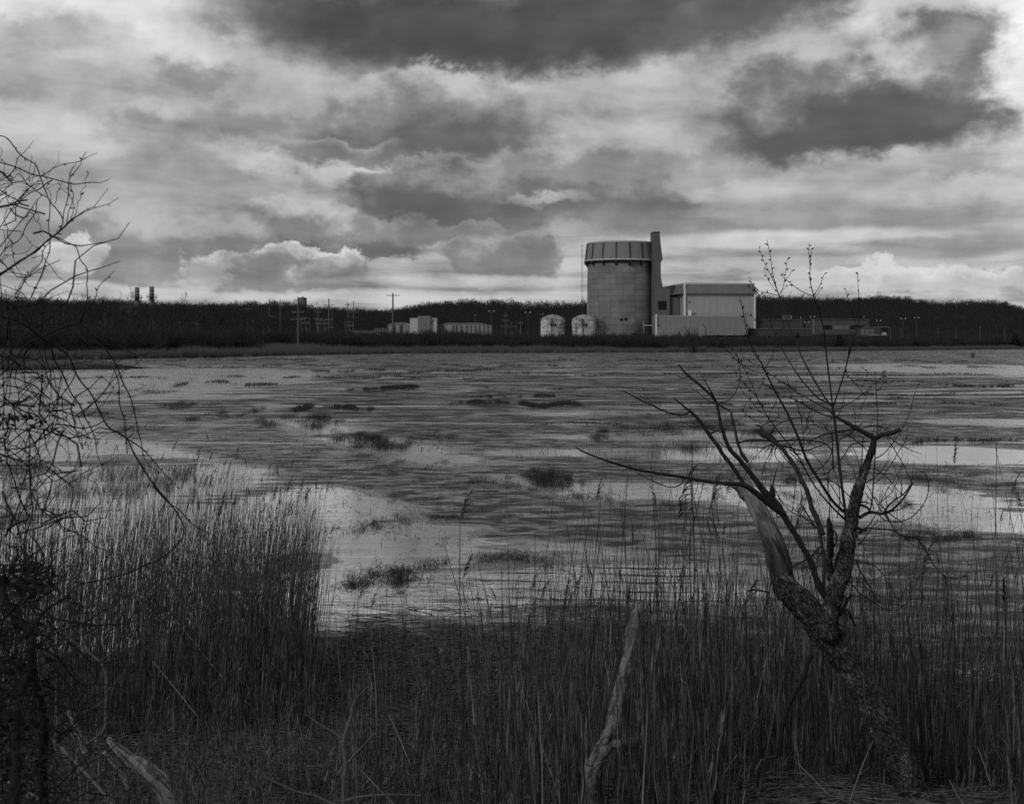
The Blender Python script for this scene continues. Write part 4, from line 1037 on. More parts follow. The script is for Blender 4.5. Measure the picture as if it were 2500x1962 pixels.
# tops of the brush fall away below the plant so walls stay in view
top = np.interp(ur * F + 1250, [0, 500, 760, 900, 1100, 1300, 1500, 1700, 1800, 2100, 2500], [800, 800, 808, 812, 808, 818, 816, 818, 824, 822, 820])
Hs = np.clip(EYE + (HZ - top) / F * Yr - height(Xr, Yr), 1.2, 6.5) * rng.uniform(0.55, 1.08, n_try)
pts = np.stack([Xr, Yr, height(Xr, Yr)], -1)[keep]
scatter_stuff('scrub', shr, pts, rng.uniform(0, 6.28, len(pts)), (Hs / 4.3)[keep])
shrub_things = [(1696, 795, 470, 1.0, 'large round bare bush in front of the annex wall'), (1375, 795, 470, 1.0, 'dark bush between the two white tanks'), (1468, 797, 480, .7, 'bare bush at the left foot of the round reactor building'),
                (1505, 798, 490, .7, 'bare bush under the two round vents of the reactor'), (1530, 800, 485, .6, 'slim bare bush right of the round vents'), (1560, 806, 480, .9, 'low bush before the ladder at the reactor foot'),
                (1130, 800, 470, 1.2, 'widest dark bush in front of the pale warehouse'), (985, 806, 455, 1.2, 'dark bush before the short pale warehouse'), (760, 806, 440, 1.1, 'bush below the small gantry, right of the tallest pole'),
                (640, 812, 425, 1.1, 'dark bush left of the tallest pale pole'), (1300, 806, 480, .9, 'bush under the dark substation gantry'), (2130, 812, 600, 1.2, 'wide low bush before the columned block'), (1800, 822, 560, .9, 'low bush below the loading bays')]
for i, (px, py, Y, wsc, lab) in enumerate(shrub_things):
    x = wx(px, Y); z0 = hz(x, Y); h = wz(py, Y) - z0
    t = thing('bare_bush', lab, 'bush', (x, Y, z0), i * 1.1, 'bare bushes on the far shore'); t.scale = (h / 4.6 * wsc, h / 4.6 * wsc, h / 4.6); link('branches', shr[i % 5], None, t)

# ------------------------------------------------------------------ blades: far reeds and marsh grass
def blades(B, H, lean_x, lean_y, W, rs_ang):
    """One thin triangle per blade."""
    n_ = len(B); c = np.cos(rs_ang) * W; s_ = np.sin(rs_ang) * W * .4
    V = np.zeros((n_, 3, 3)); V[:, 0] = B; V[:, 1] = B; V[:, 2] = B
    V[:, 0, 0] -= c; V[:, 0, 1] -= s_; V[:, 1, 0] += c; V[:, 1, 1] += s_
    V[:, 2, 0] += lean_x; V[:, 2, 1] += lean_y; V[:, 2, 2] += H
    return V.reshape(-1, 3), np.arange(n_ * 3).reshape(-1, 3)
n_ = 90000
ur = rng.uniform(-0.47, 0.47, n_); off = rng.random(n_) ** 1.6
Yb = shore(ur * 500, np.full(n_, 500.0)); dpt = np.interp(ur * F + 1250, [0, 250, 600, 700, 1000, 1500, 1800, 2500], [22, 22, 26, 40, 34, 34, 20, 14])
Y = Yb - 6 + off * dpt + (fbm(ur * 60, ur * 0 + 2.0) - .5) * 16; X = ur * Y
Hr = rng.uniform(1.3, 2.3, n_) * np.interp(ur * F + 1250, [0, 600, 1000, 1500, 1800, 2500], [1.0, 1.1, 1.0, .95, .8, .7]) * (0.8 + 0.5 * fbm(ur * 90, ur * 0 + 7.0))
v1, f1 = blades(np.stack([X, Y, np.maximum(height(X, Y), 0) - .05], -1), Hr, rng.normal(.12, .18, n_), rng.normal(0, .15, n_), rng.uniform(.03, .075, n_), rng.uniform(-.6, .6, n_))
n_ = 16000
t_ = rng.random(n_); X = -190 + t_ * 124 + rng.normal(0, 2.5, n_); Y = 181 + t_ * 24 + rng.uniform(-9, 9, n_)
kp = height(X, Y) > -0.1; X, Y = X[kp], Y[kp]; n_ = len(X)
v2, f2 = blades(np.stack([X, Y, np.maximum(height(X, Y), 0) - .05], -1), rng.uniform(.8, 1.7, n_) * np.interp(X, [-90, -66], [1, .6]), rng.normal(.1, .15, n_), rng.normal(0, .12, n_), rng.uniform(.015, .035, n_), rng.uniform(-.6, .6, n_))
V_, F_ = joinv([(v1, f1), (v2, f2)])
tag(link('far_reeds', mesh_np('far_reeds', V_, F_, False), M_REEDFAR), kind='stuff')

def clump(px, py, hw, hd, Hpx, dens, seed, bent=0.0, lab=None, cat='grass clump', wmul=1.0):
    """A patch of grass standing in the water: half width in pixels, half depth in metres."""
    rs = np.random.default_rng(seed); Y0 = EYE * F / (py - HZ); x0 = wx(px, Y0); w = hw / F * Y0; Hm = Hpx / F * Y0
    nt_ = 7 + int(hw / 9); tx = rs.uniform(-1.15, 1.15, nt_); ty = rs.normal(0, .6, nt_) + tx * rs.normal(0, .5); tw_ = rs.uniform(.06, .22, nt_); th_ = rs.uniform(.35, 1.0, nt_) * (1.05 - .45 * np.abs(tx))
    n_ = int(dens * 1.15); j = rs.choice(nt_, n_, p=np.sqrt(tw_ * th_) / np.sqrt(tw_ * th_).sum()); a = tx[j] + rs.normal(0, 1, n_) * tw_[j]; b = ty[j] + rs.normal(0, .16, n_)
    stray = rs.random(n_) < .12; a = np.where(stray, rs.uniform(-1.4, 1.4, n_), a); b = np.where(stray, rs.normal(0, .9, n_), b); hj = np.where(stray, .35, th_[j])
    B = np.stack([a * w, b * hd, np.full(n_, -.06)], -1)
    H = Hm * 1.3 * rs.uniform(.25, 1.1, n_) ** 1.3 * hj * np.exp(-((a - tx[j]) / (tw_[j] * 2.2)) ** 2 * .5) + .05
    wd = max(.004, 0.5 / F * Y0 / 2.0) * wmul
    v, f = blades(B, H, rs.normal(.1, .35, n_) * H, rs.normal(0, .3, n_) * H, wd * rs.uniform(.6, 1.4, n_), rs.uniform(-1, 1, n_))
    parts = [(v, f)]
    t = thing('marsh_grass', lab, cat, (x0, Y0, 0), 0, 'grass clumps in the marsh') if lab else None
    if bent:
        nb = int(bent); P = []
        for i in range(nb):
            q = np.array([np.clip(rs.normal(0, .5), -1, 1) * w, np.clip(rs.normal(0, .5), -1, 1) * hd, -.03]); an = rs.uniform(0, 6.28); L1 = Hm * rs.uniform(.5, 1.0); L2 = Hm * rs.uniform(.5, 1.5)
            kx = q + np.array([math.cos(an) * L1 * .5, math.sin(an) * L1 * .3, L1 * .8]); e = kx + np.array([math.cos(an) * L2, math.sin(an) * L2 * .4, -L1 * .75 * rs.uniform(.3, 1.1)])
            P.append([q, (q + kx) / 2, kx, (kx + e) / 2, e])
        v, f = tubes(np.array(P), np.full((nb, 5), wd * .75), 3)
        o = link('bent_stems', mesh_np('bent_stems', v, f), M_GRASS, t); tag(o, kind='stuff')
    if t is None: return v, f, (x0, Y0)
    o = link('blades', mesh_np('blades', *parts[0], False), M_GRASS, t); tag(o, kind='stuff')
    return t
CL = [(970, 1405, 95, 0.8, 34, 1500, 'tangled clump of bent stems nearest the left reeds, in the bright water', 130), (1265, 1366, 90, 0.7, 26, 1100, 'flattened straggling clump at the near edge of the ripples', 90), (1090, 1266, 36, .5, 18, 350, 'small knot of bent stems in the middle of the creek', 50),
      (930, 1281, 60, .9, 24, 500, 'thin tuft between the left reeds and the creek', 40), (1350, 1170, 62, 1.6, 40, 2200, 'tallest dark clump left of the long bare branch', 30), (1220, 1180, 80, 1.6, 22, 1000, 'low clump trailing left from the tallest dark clump', 30),
      (1000, 1143, 70, 2.2, 14, 1500, 'low dark mat of grass at the bend of the creek', 0), (930, 1076, 100, 4.0, 24, 4200, 'largest dark island of grass beside the creek', 0), (1055, 1068, 55, 3.0, 14, 900, 'grass fringe right of the largest island', 0), (850, 1062, 80, 3.5, 12, 1100, 'broken grass fringe left of the largest island', 0),
      (735, 1027, 100, 5.0, 22, 3600, 'long dark island of grass left of the creek head', 0), (620, 1006, 25, 3.5, 16, 500, 'small dark tuft left of the long dark island', 0), (520, 1016, 42, 4.5, 15, 1100, 'dark tuft at the outer bend of the creek', 0),
      (435, 993, 62, 5.0, 15, 1500, 'dark ridge of grass behind the arching vines', 0), (325, 960, 66, 7.0, 15, 1700, 'broad dark patch of grass far left, past the vines', 0), (255, 1012, 40, 5.0, 14, 900, 'dark patch of grass seen through the left vines', 0), (330, 1045, 66, 4.0, 10, 1400, 'flat dark grass bar left of the creek', 0),
      (1470, 1060, 42, 3.0, 18, 1000, 'dark tuft right of centre above the branch tip', 0), (1720, 1050, 180, 4.0, 26, 4200, 'long grass bar behind the broken trunk', 0), (1690, 1096, 120, 2.6, 20, 1800, 'thin grass fringe under the long grass bar', 0), (1930, 1176, 24, 1.0, 22, 500, 'dark tuft between the tree limbs', 10), (1940, 1211, 26, .9, 14, 350, 'small tuft below the dark tuft between limbs', 15),
      (2330, 1180, 75, 1.8, 20, 1500, 'grass patch at right, beyond the curling twigs', 15), (2470, 1186, 40, 1.6, 18, 700, 'grass patch at the right edge of the water', 10), (2310, 1310, 85, .8, 26, 1500, 'dark low clump among the right-hand reeds', 20), (2140, 963, 42, 5.0, 10, 700, 'dark speckled islet in the far right', 0), (2230, 1232, 30, .9, 16, 300, 'sparse tuft right of the tree', 8),
      (1440, 1215, 50, .8, 20, 420, 'sparse bent stems under the branch tip', 40), (1640, 1235, 60, .8, 16, 420, 'sparse bent stems in front of the ruffled patch', 40), (860, 1430, 46, .35, 22, 200, 'few bent stems close to the left reeds', 45), (2060, 1060, 90, 3.0, 14, 1100, 'thin grass seen between the tree limbs', 0)]
for i, (px, py, hw, hd, Hp, dn, lab, bent) in enumerate(CL):
    clump(px, py, hw, hd, Hp, dn, 900 + i, bent, lab)
# thin grass lines and drowned stems too many to count
acc = []
def line(px0, px1, py, hd, Hpx, n_, slope=0.0, w=1.0):
    Y0 = EYE * F / (py - HZ)
    n_ = int(n_ * 2.8); a = rng.random(n_); px = px0 + a * (px1 - px0)
    den = sstep(.22, .62, vnoise(px / 34.0, np.full(n_, py * 1.7)) * .6 + vnoise(px / 9.0, np.full(n_, py * 2.3)) * .4) * sstep(0, .12, a) * sstep(1, .88, a)
    kp = rng.random(n_) < den; px = px[kp]; dn_ = den[kp]; n2 = len(px)
    Y = EYE * F / (py + slope * (px - px0) / 100.0 - HZ) + rng.normal(0, hd * .5, n2) + (vnoise(px / 60.0, np.full(n2, py * .37)) - .5) * hd * 3
    X = (px - 1250) / F * Y; H = Hpx / F * Y0 * rng.uniform(.3, 1.1, n2) * (.35 + .65 * dn_)
    acc.append(blades(np.stack([X, Y, np.full(n2, -.03)], -1), H + .03, rng.normal(.1, .3, n2) * H, rng.normal(0, .3, n2) * H, max(.004, .95 / F * Y0 / 2) * w * rng.uniform(.6, 1.6, n2), rng.uniform(-1, 1, n2)))
for L_ in ((840, 1030, 947, 4, 7, 2200), (1070, 2100, 948, 2, 3, 1700), (1160, 1384, 969, 3, 5, 1400), (1086, 1435, 988, 3, 8, 3000), (700, 920, 992, 3, 9, 2200), (1500, 2500, 985, 2, 4, 2600), (1700, 2500, 963, 2, 3.5, 1400), (0, 320, 984, 2, 4, 900), (330, 700, 938, 6, 5, 1400), (500, 1200, 921, 6, 3.5, 1700),
           (0, 500, 924, 5, 3.5, 1100), (700, 1400, 906, 9, 3.2, 1900), (1300, 2500, 915, 6, 3.5, 2200), (1500, 2500, 896, 10, 3.0, 2000), (300, 1500, 893, 12, 2.6, 2400), (300, 1200, 878, 16, 2.2, 2000), (1200, 2500, 880, 16, 2.4, 2400), (1250, 2100, 1034, 1.0, 5, 1100), (1400, 2500, 1008, 1.5, 4, 1200), (2200, 2500, 1078, 1.4, 8, 900), (2280, 2500, 940, 4, 5, 700), (1900, 2300, 932, 5, 4, 800)):
    line(*L_)
# speckle of drowned stems by the bends and the right-hand shallows
for px0, px1, py0, py1, Hp, n_ in ((1250, 1850, 1090, 1125, 12, 2200), (1100, 1700, 1190, 1240, 9, 700), (780, 1100, 1235, 1310, 7, 600), (1100, 1700, 1330, 1380, 5, 500), (1850, 2500, 1140, 1230, 10, 1500), (2150, 2500, 1210, 1290, 14, 800), (0, 480, 1130, 1215, 22, 9000), (380, 760, 1110, 1200, 12, 1500), (730, 1100, 1035, 1100, 7, 1600), (800, 1200, 1130, 1170, 6, 700), (900, 1300, 1420, 1500, 4, 500), (1900, 2500, 1040, 1100, 8, 900)):
    px = rng.uniform(px0, px1, n_); py = rng.uniform(py0, py1, n_); kp = vnoise(px / 45.0, py / 9.0) > .48; px, py = px[kp], py[kp]; n2 = len(px)
    Y = EYE * F / (py - HZ); X = (px - 1250) / F * Y; H = Hp / F * Y * rng.uniform(.2, 1.2, n2)
    acc.append(blades(np.stack([X, Y, np.full(n2, -.03)], -1), H + .03, rng.normal(.05, .35, n2) * H, rng.normal(0, .3, n2) * H, .45 / F * Y / 2 * rng.uniform(.6, 1.6, n2), rng.uniform(-1, 1, n2)))
# broken stems standing and lying in the near shallows, most of them kinked
def kinked(px0, px1, py0, py1, n_, lmin, lmax):
    px = rng.uniform(px0, px1, n_); py = py0 + (py1 - py0) * rng.random(n_); kp = fbm(px / 60.0, py / 14.0) > .46; px, py = px[kp], py[kp]; n2 = len(px)
    Y = EYE * F / (py - HZ); X = (px - 1250) / F * Y; L_ = (lmin + (lmax - lmin) * rng.random(n2) ** 3) / F * Y; a = rng.uniform(0, 6.28, n2); b = a + rng.normal(0, .9, n2); e1 = rng.uniform(.05, 1.2, n2); e2 = rng.uniform(-1.3, .5, n2)
    P = np.zeros((n2, 4, 3)); P[:, 0] = np.stack([X, Y, np.full(n2, -.01)], -1)
    P[:, 2] = P[:, 0] + np.stack([np.cos(a) * np.cos(e1), np.sin(a) * np.cos(e1) * .5, np.sin(e1)], -1) * (L_ * .6)[:, None]; P[:, 1] = (P[:, 0] + P[:, 2]) / 2
    P[:, 3] = P[:, 2] + np.stack([np.cos(b) * np.cos(e2), np.sin(b) * np.cos(e2) * .5, np.sin(e2)], -1) * (L_ * .7)[:, None]; P[:, 3, 2] = np.maximum(P[:, 3, 2], -.01)
    v, f = tubes(P, (rng.uniform(.25, .55, n2) / F * Y)[:, None] * np.ones(4), 3); acc.append((v, np.concatenate([f[:, [0, 1, 2]], f[:, [0, 2, 3]]])))
kinked(640, 1150, 1180, 1330, 900, 4, 30); kinked(680, 1500, 1330, 1540, 900, 4, 34); kinked(1050, 1900, 1150, 1260, 900, 4, 26); kinked(1500, 2500, 1290, 1480, 500, 5, 30); kinked(1850, 2500, 1130, 1290, 900, 4, 24); kinked(350, 1100, 1070, 1180, 900, 3, 18)
V_, F_ = joinv(acc)
tag(link('drowned_grass', mesh_np('drowned_grass', V_, F_, False), M_GRASS), kind='stuff')
# ------------------------------------------------------------------ foreground wood
from mathutils import noise as mnoise
def bark_build(t, co, v, n):
    vo = t.new('ShaderNodeTexVoronoi', feature='DISTANCE_TO_EDGE'); vo.inputs['Scale'].default_value = 42.0
    wv_ = t.sep(t.noise(co, 9.0, 3.0, 0.6, 0.0, True)); x, y, z = t.sep(co)
    t.link(t.vec(x + z * 0.45 + wv_[0] * 0.10, y + wv_[1] * 0.10, z * 0.42 + wv_[2] * 0.10), vo.inputs['Vector'])
    crack = N(t.nt, vo.outputs['Distance']).step(0.0, 0.16)
    lich = t.noise(co, 7.0, 4.0, 0.65).step(0.52, 0.64)
    return v * (crack * 0.65 + 0.35) * (lich * 1.3 + 0.75), crack * 0.7 + n * 0.5
M_BARK = material('cracked bark', 0.085, 0.9, 0.5, 24.0, bump=0.016, build=bark_build, spec=0.15)
M_LIMB = material('smooth limb bark', 0.028, 0.8, 0.5, 30.0, bump=0.004, bscale=60.0, spec=0.2, stretch=(1, 1, 0.5))
def grain(lean, dark_z=None):
    def build(t, co, v, n):
        x, y, z = t.sep(co)
        g = t.noise(t.vec(x - z * lean, y, z * 0.045), 130.0, 4.0, 0.65, 0.2)
        g2 = t.noise(t.vec(x - z * lean, y, z * 0.06), 34.0, 3.0, 0.6, 0.2).step(0.36, 0.56)
        v = v * (g * 1.3 + 0.35) * (g2 * 0.7 + 0.3)
        if dark_z is not None:      # bark dust still clings to the lower part of the limb
            edge = z + (t.noise(t.vec((x - z * lean) * 30.0, y * 30.0, z * 2.0), 1.0, 3.0, 0.6) - 0.5) * 0.5
            v = v * (edge.step(dark_z - 0.06, dark_z + 0.10) * 0.78 + 0.22)
        return v, g
    return build
grain_build = grain(0.0)
M_SNAG = material('weathered bare wood', 0.26, 0.75, 0.3, 10.0, bump=0.006, build=grain(-0.47, 3.30), spec=0.2)
M_OLDWOOD = material('dark bare wood', 0.07, 0.85, 0.35, 10.0, bump=0.006, build=grain_build, spec=0.15)
M_DRIFT = material('driftwood', 0.19, 0.85, 0.45, 14.0, bump=0.008, build=grain(0.26), spec=0.15)
M_STEM = material('young stem bark', 0.020, 0.7, 0.3, 20.0, spec=0.25)
M_VINE = material('vine bark', 0.016, 0.8, 0.3, 20.0, spec=0.2)
M_LEAF = material('withered leaf', 0.10, 0.85, 0.5, 30.0, spec=0.2)

CROP = {'A': (1750, 570, 4.27), 'B': (1750, 900, 3.956), 'C': (1400, 880, 4.27), 'D': (1820, 1250, 4.27), 'R': (1700, 1100, 1.981),
        'E': (0, 300, 4.27), 'Fv': (0, 650, 4.27), 'G': (0, 1000, 3.416), 'H': (0, 1400, 3.04), 'S': (1350, 1350, 2.79), 'M': (700, 1200, 2.241)}
def trace(c, pts, w=None):
    """Sight-line sketch (x, y[, width]) in one enlargement -> rows (px, py, width px) of the photograph."""
    ox, oy, s = CROP[c]; out = []
    for p in pts: out.append([ox + p[0] / s, oy + p[1] / s, (p[2] / s) if len(p) > 2 else np.nan])
    out = np.array(out)
    if w is not None and np.isnan(out[0, 2]): out[0, 2] = w[0] / s
    if w is not None and np.isnan(out[-1, 2]): out[-1, 2] = w[1] / s
    L_ = np.concatenate([[0], np.cumsum(np.hypot(np.diff(out[:, 0]), np.diff(out[:, 1])))])
    k = ~np.isnan(out[:, 2]); out[:, 2] = np.interp(L_, L_[k], out[k, 2])
    return out

class Plant:
    """A branching plant: each new branch takes its depth from the older branch it starts on and then goes its own way."""
    def __init__(s, Y, seed, spread): s.Y = Y; s.S = np.zeros((0, 3)); s.rs = np.random.default_rng(seed); s.spread = spread
    def path(s, tr, d0=None, d1=None, step=0.04, wander=0.02):
        if len(s.S) and d0 is None:
            d = np.hypot(s.S[:, 0] - tr[0, 0], s.S[:, 1] - tr[0, 1]); j = int(np.argmin(d)); d0 = s.S[j, 2] if d[j] < 60 else s.rs.normal() * s.spread
        d0 = 0.0 if d0 is None else d0
        L_ = np.concatenate([[0], np.cumsum(np.hypot(np.diff(tr[:, 0]), np.diff(tr[:, 1])))])
        if d1 is None: d1 = d0 + float(np.clip(s.rs.normal() * s.spread, -1.3 * s.spread, 1.3 * s.spread)) * min(1.0, L_[-1] / 350.0)
        dep = d0 + (d1 - d0) * L_ / L_[-1]
        rows = []
        for (px, py, w), dd in zip(tr, dep):
            Y = s.Y + dd; p = at(px, py, Y); rows.append([p.x, p.y, p.z, max(w / 2 / F * Y, 0.0008)])
        out = catmull(rows, step)
        s.S = np.vstack([s.S, np.column_stack([1250 + out[:, 0] / out[:, 1] * F, HZ - (out[:, 2] - EYE) / out[:, 1] * F, out[:, 1] - s.Y])])
        return out

def lumpy(sc, amp, sc2=0.0, amp2=0.0):
    def f(p, a, i):
        v = Vector(p); k = 1 + amp * mnoise.noise(v * sc)
        if amp2: k += amp2 * mnoise.noise(v * sc2 + Vector((9, 3, 1)))
        return k
    return f
def knots(path, rs, every, size, out):
    """Small buds or thorns set alternately along a twig."""
    L_ = 0.0; side = 1
    for i in range(1, len(path)):
        seg = path[i, :3] - path[i - 1, :3]; L_ += np.linalg.norm(seg)
        if L_ >= every:
            L_ = 0.0; side = -side; t = unit(seg); nrm = unit(np.cross(t, rs.normal(size=3) * .35 + np.array([0, 1.0, 0]))) * side
            ln = size * rs.uniform(.7, 1.3); d = unit(t * 0.75 + nrm * 0.75)
            b = path[i, :3] + nrm * path[i, 3]
            P = np.array([b, b + d * ln * .25, b + d * ln * .6, b + d * ln]); out.append((P, np.array([.10, .20, .18, .01]) * ln))
def knot_mesh(name, out):
    v, f = tubes(np.array([o[0] for o in out]), np.array([o[1] for o in out]), 5); return mesh_np(name, v, f)

# ---------------- the broken tree at the right
tree = thing('broken_tree', 'leaning old tree with snapped pale trunk and budding young stems, right foreground', 'tree', (0, 0, 0))
PT = Plant(7.6, 3, 0.55)
tp = PT.path(trace('R', [(1300, 2010, 165), (1190, 1860, 158), (1075, 1700, 150), (985, 1500, 148), (895, 1300, 145), (830, 1180, 138), (765, 1080, 134), (690, 970, 134), (615, 870, 138), (535, 765, 128), (455, 680, 130), (418, 625, 112), (408, 590, 84)]), 0.0, 0.1, 0.012)
trunk_o = link('trunk', sweep_mesh('trunk', [sweep(tp, 44, lumpy(9, .16, 38, .13))]), M_BARK, tree)
sp = PT.path(trace('R', [(432, 660, 96), (412, 600, 108), (395, 520, 112), (368, 430, 100), (322, 330, 88), (275, 240, 76), (240, 180, 60)]), 0.1, 0.2, 0.012)
def cleft(p, a, i): return (1 + .10 * mnoise.noise(Vector(p) * 14)) * (0.55 if abs(((a - 3.9 + math.pi) % (2 * math.pi)) - math.pi) < 0.22 and i > 16 else 1.0) * (1 + .06 * math.sin(a * 17 + mnoise.noise(Vector(p) * 5) * 4))
snag = link('broken_limb', sweep_mesh('broken_limb', [sweep(sp, 64, cleft)]), M_SNAG, tree); snag['label'] = 'pale barkless snapped limb with long splinters'
SPL = []
for pts in ([(262, 238, 40), (218, 180, 28), (176, 140, 12), (158, 120, 5)], [(240, 230, 40), (195, 180, 30), (150, 150, 10), (140, 140, 4)], [(285, 240, 44), (262, 180, 32), (240, 120, 14), (228, 90, 4)], [(265, 220, 34), (235, 165, 20), (205, 118, 5)], [(250, 235, 36), (222, 200, 24), (182, 168, 6)]):
    SPL.append(sweep(PT.path(trace('R', pts), 0.2, 0.2 + PT.rs.normal() * .03, .01), 9, lumpy(30, .25)))
for s_ in SPL: link('splinter', sweep_mesh('splinter', [s_]), M_SNAG, snag)
PT.S = PT.S[:len(PT.S)]
def limb(c, pts, w=None, name='limb', mat=None, sides=12, d0=None, d1=None, rough=.2, parent=None):
    pth = PT.path(trace(c, pts, w), d0, d1, 0.018)
    o = link(name, sweep_mesh(name, [sweep(pth, sides, lumpy(26, rough, 70, rough * .6))]), mat or M_LIMB, parent or tree)
    return pth, o
limb('R', [(640, 900, 95), (645, 830, 84), (655, 760, 84), (680, 660, 84), (712, 560, 86), (733, 450, 72), (748, 350, 66), (765, 260, 60), (785, 180, 52), (803, 130, 43), (820, 80, 37), (848, 0, 33)], sides=28, mat=M_BARK, rough=.2, d0=0.0, d1=-.1)
limb('B', [(1460, 860, 62), (1495, 790, 60), (1518, 690, 58), (1500, 650, 50), (1460, 635, 48), (1360, 580, 46), (1280, 535, 38), (1180, 480, 28), (1120, 440, 20), (1080, 390, 12)], sides=14, rough=.18)
limb('B', [(1520, 690, 40), (1560, 655, 44), (1600, 635, 44), (1680, 622, 44), (1765, 590, 44)], sides=14, rough=.2)
limb('D', [(830, 880, 70), (780, 780, 75), (740, 700, 66), (700, 560, 60), (640, 440, 62), (560, 300, 60), (470, 150, 62), (390, 20, 66), (340, -70, 72), (262, -150, 70), (180, -235, 62), (110, -330, 58), (24, -440, 54), (-60, -545, 50), (-160, -655, 46), (-214, -770, 40), (-238, -870, 34)], sides=18, d0=.05, d1=-.2)
limb('C', [(1570, 750, 42), (1540, 690, 40), (1525, 600, 32), (1500, 480, 30), (1470, 400, 32), (1400, 330, 30), (1300, 240, 28), (1200, 160, 26), (1150, 110, 22), (1095, 40, 15)], sides=10)
limb('C', [(1480, 430, 22), (1440, 330, 18), (1380, 230, 12), (1340, 160, 8), (1298, 95, 5)], name='twig', mat=M_STEM, sides=6)
limb('C', [(1480, 430, 12), (1400, 415, 9), (1320, 350, 8), (1200, 255, 5)], name='twig', mat=M_STEM, sides=6)
limb('C', [(1820, 1060, 42), (1760, 980, 38), (1720, 880, 34), (1700, 800, 28), (1680, 700, 26), (1655, 600, 24), (1635, 525, 20), (1560, 490, 22), (1500, 450, 22)], sides=10)
limb('C', [(1510, 450, 12), (1600, 420, 9), (1680, 350, 8), (1730, 240, 7), (1740, 160, 6), (1722, 0, 4)], name='twig', mat=M_STEM, sides=6)
limb('C', [(1190, 165, 12), (1140, 180, 9), (1078, 158, 5)], name='twig', mat=M_STEM, sides=6)
limb('C', [(2190, 1590, 75), (2135, 1560, 72), (2000, 1460, 65), (1880, 1360, 60), (1800, 1310, 52), (1740, 1290, 46), (1600, 1280, 40), (1450, 1265, 37), (1300, 1245, 35), (1150, 1215, 33), (980, 1190, 31), (800, 1160, 29), (650, 1135, 27), (500, 1090, 25), (350, 1045, 23), (250, 1010, 21), (130, 960, 18), (70, 930, 17), (25, 905, 12)], sides=14, d1=-.7)
limb('C', [(1165, 1225, 16), (1130, 1280, 14), (1080, 1310, 13), (1020, 1320, 12), (930, 1300, 11), (820, 1250, 10), (720, 1200, 8), (640, 1150, 6)], name='twig', mat=M_STEM, sides=7)
limb('C', [(1225, 1245, 14), (1185, 1262, 12), (1152, 1282, 7)], name='twig', mat=M_STEM, sides=6)
limb('C', [(620, 1125, 14), (590, 1095, 10), (566, 1073, 5)], name='twig', mat=M_STEM, sides=6)
limb('C', [(370, 1050, 9), (350, 1010, 7), (333, 960, 4)], name='twig', mat=M_STEM, sides=6)
limb('C', [(1800, 1320, 46), (1740, 1230, 42), (1640, 1080, 42), (1560, 980, 42), (1500, 880, 42), (1420, 780, 42), (1370, 700, 38), (1300, 610, 34), (1220, 530, 30), (1190, 510, 22), (1120, 450, 18), (1045, 390, 11)], sides=12)
limb('C', [(1210, 535, 20), (1165, 558, 18), (1090, 562, 18), (1000, 545, 17), (900, 505, 17), (820, 465, 16), (740, 430, 15), (640, 380, 13), (540, 325, 11), (455, 310, 8)], sides=8, d1=-.5)
for c, pts in (('C', [(820, 455, 10), (780, 400, 7), (743, 348, 4)]), ('C', [(775, 410, 8), (730, 397, 6), (690, 360, 4)]), ('C', [(1400, 780, 22), (1460, 745, 18), (1508, 728, 12)]), ('C', [(1550, 748, 14), (1450, 722, 13), (1365, 683, 9)]), ('C', [(1560, 715, 12), (1615, 678, 7)]), ('C', [(1545, 690, 8), (1510, 670, 6), (1478, 630, 4)]),
               ('C', [(1205, 530, 14), (1216, 500, 8)]), ('C', [(1690, 970, 9), (1560, 880, 7), (1460, 780, 5)]), ('C', [(1770, 1010, 16), (1785, 975, 14)]), ('C', [(1860, 1130, 9), (1830, 1070, 7), (1803, 998, 4)]), ('C', [(1770, 1255, 9), (1820, 1130, 8), (1876, 1005, 5)]), ('C', [(1720, 1190, 8), (1740, 1090, 7), (1735, 1020, 6), (1680, 1045, 6), (1640, 1062, 4)]),
               ('C', [(1730, 850, 8), (1760, 770, 6), (1798, 662, 4)]), ('C', [(1838, 925, 5), (1860, 840, 5), (1890, 780, 3)])):
    limb(c, pts, name='twig', mat=M_STEM, sides=6)
limb('B', [(1030, 1600, 46), (1010, 1560, 46), (960, 1430, 50), (920, 1350, 48), (880, 1200, 45), (820, 1080, 42), (760, 950, 42), (700, 860, 42), (640, 780, 42), (580, 720, 44), (520, 668, 62), (450, 625, 84), (410, 590, 50)], sides=14, rough=.3, mat=M_LIMB)
limb('D', [(822, 860, 40), (818, 740, 36), (820, 500, 36), (790, 300, 38), (750, 80, 42), (715, -10, 44)], sides=12, rough=.2)
for pts in ([(430, 600, 40), (395, 590, 22), (350, 605, 10)], [(450, 610, 30), (430, 560, 18), (368, 540, 8)], [(500, 640, 34), (540, 600, 20), (555, 560, 6)]): limb('B', pts, name='twig', sides=7, rough=.3)
limb('B', [(565, 705, 24), (450, 690, 20), (360, 690, 18), (280, 695, 16), (215, 716, 12)], sides=8)
limb('D', [(880, 700, 66), (880, 600, 66), (880, 480, 62), (888, 330, 76), (880, 200, 70), (865, 60, 30)], sides=16, rough=.35, mat=M_BARK, d0=.0)
limb('D', [(905, 380, 26), (945, 310, 20), (945, 230, 18), (905, 170, 14)], name='twig', sides=8, rough=.2)
limb('R', [(560, 985, 30), (545, 1000, 26), (525, 1080, 24), (470, 1180, 25), (440, 1250, 24), (415, 1330, 24), (405, 1430, 27), (390, 1475, 20), (330, 1490, 17), (305, 1540, 17), (295, 1620, 13)], sides=10, rough=.25, mat=M_STEM)
limb('R', [(690, 1500, 12), (720, 1560, 12), (680, 1530, 12), (650, 1540, 10), (610, 1600, 8)], name='twig', sides=6)

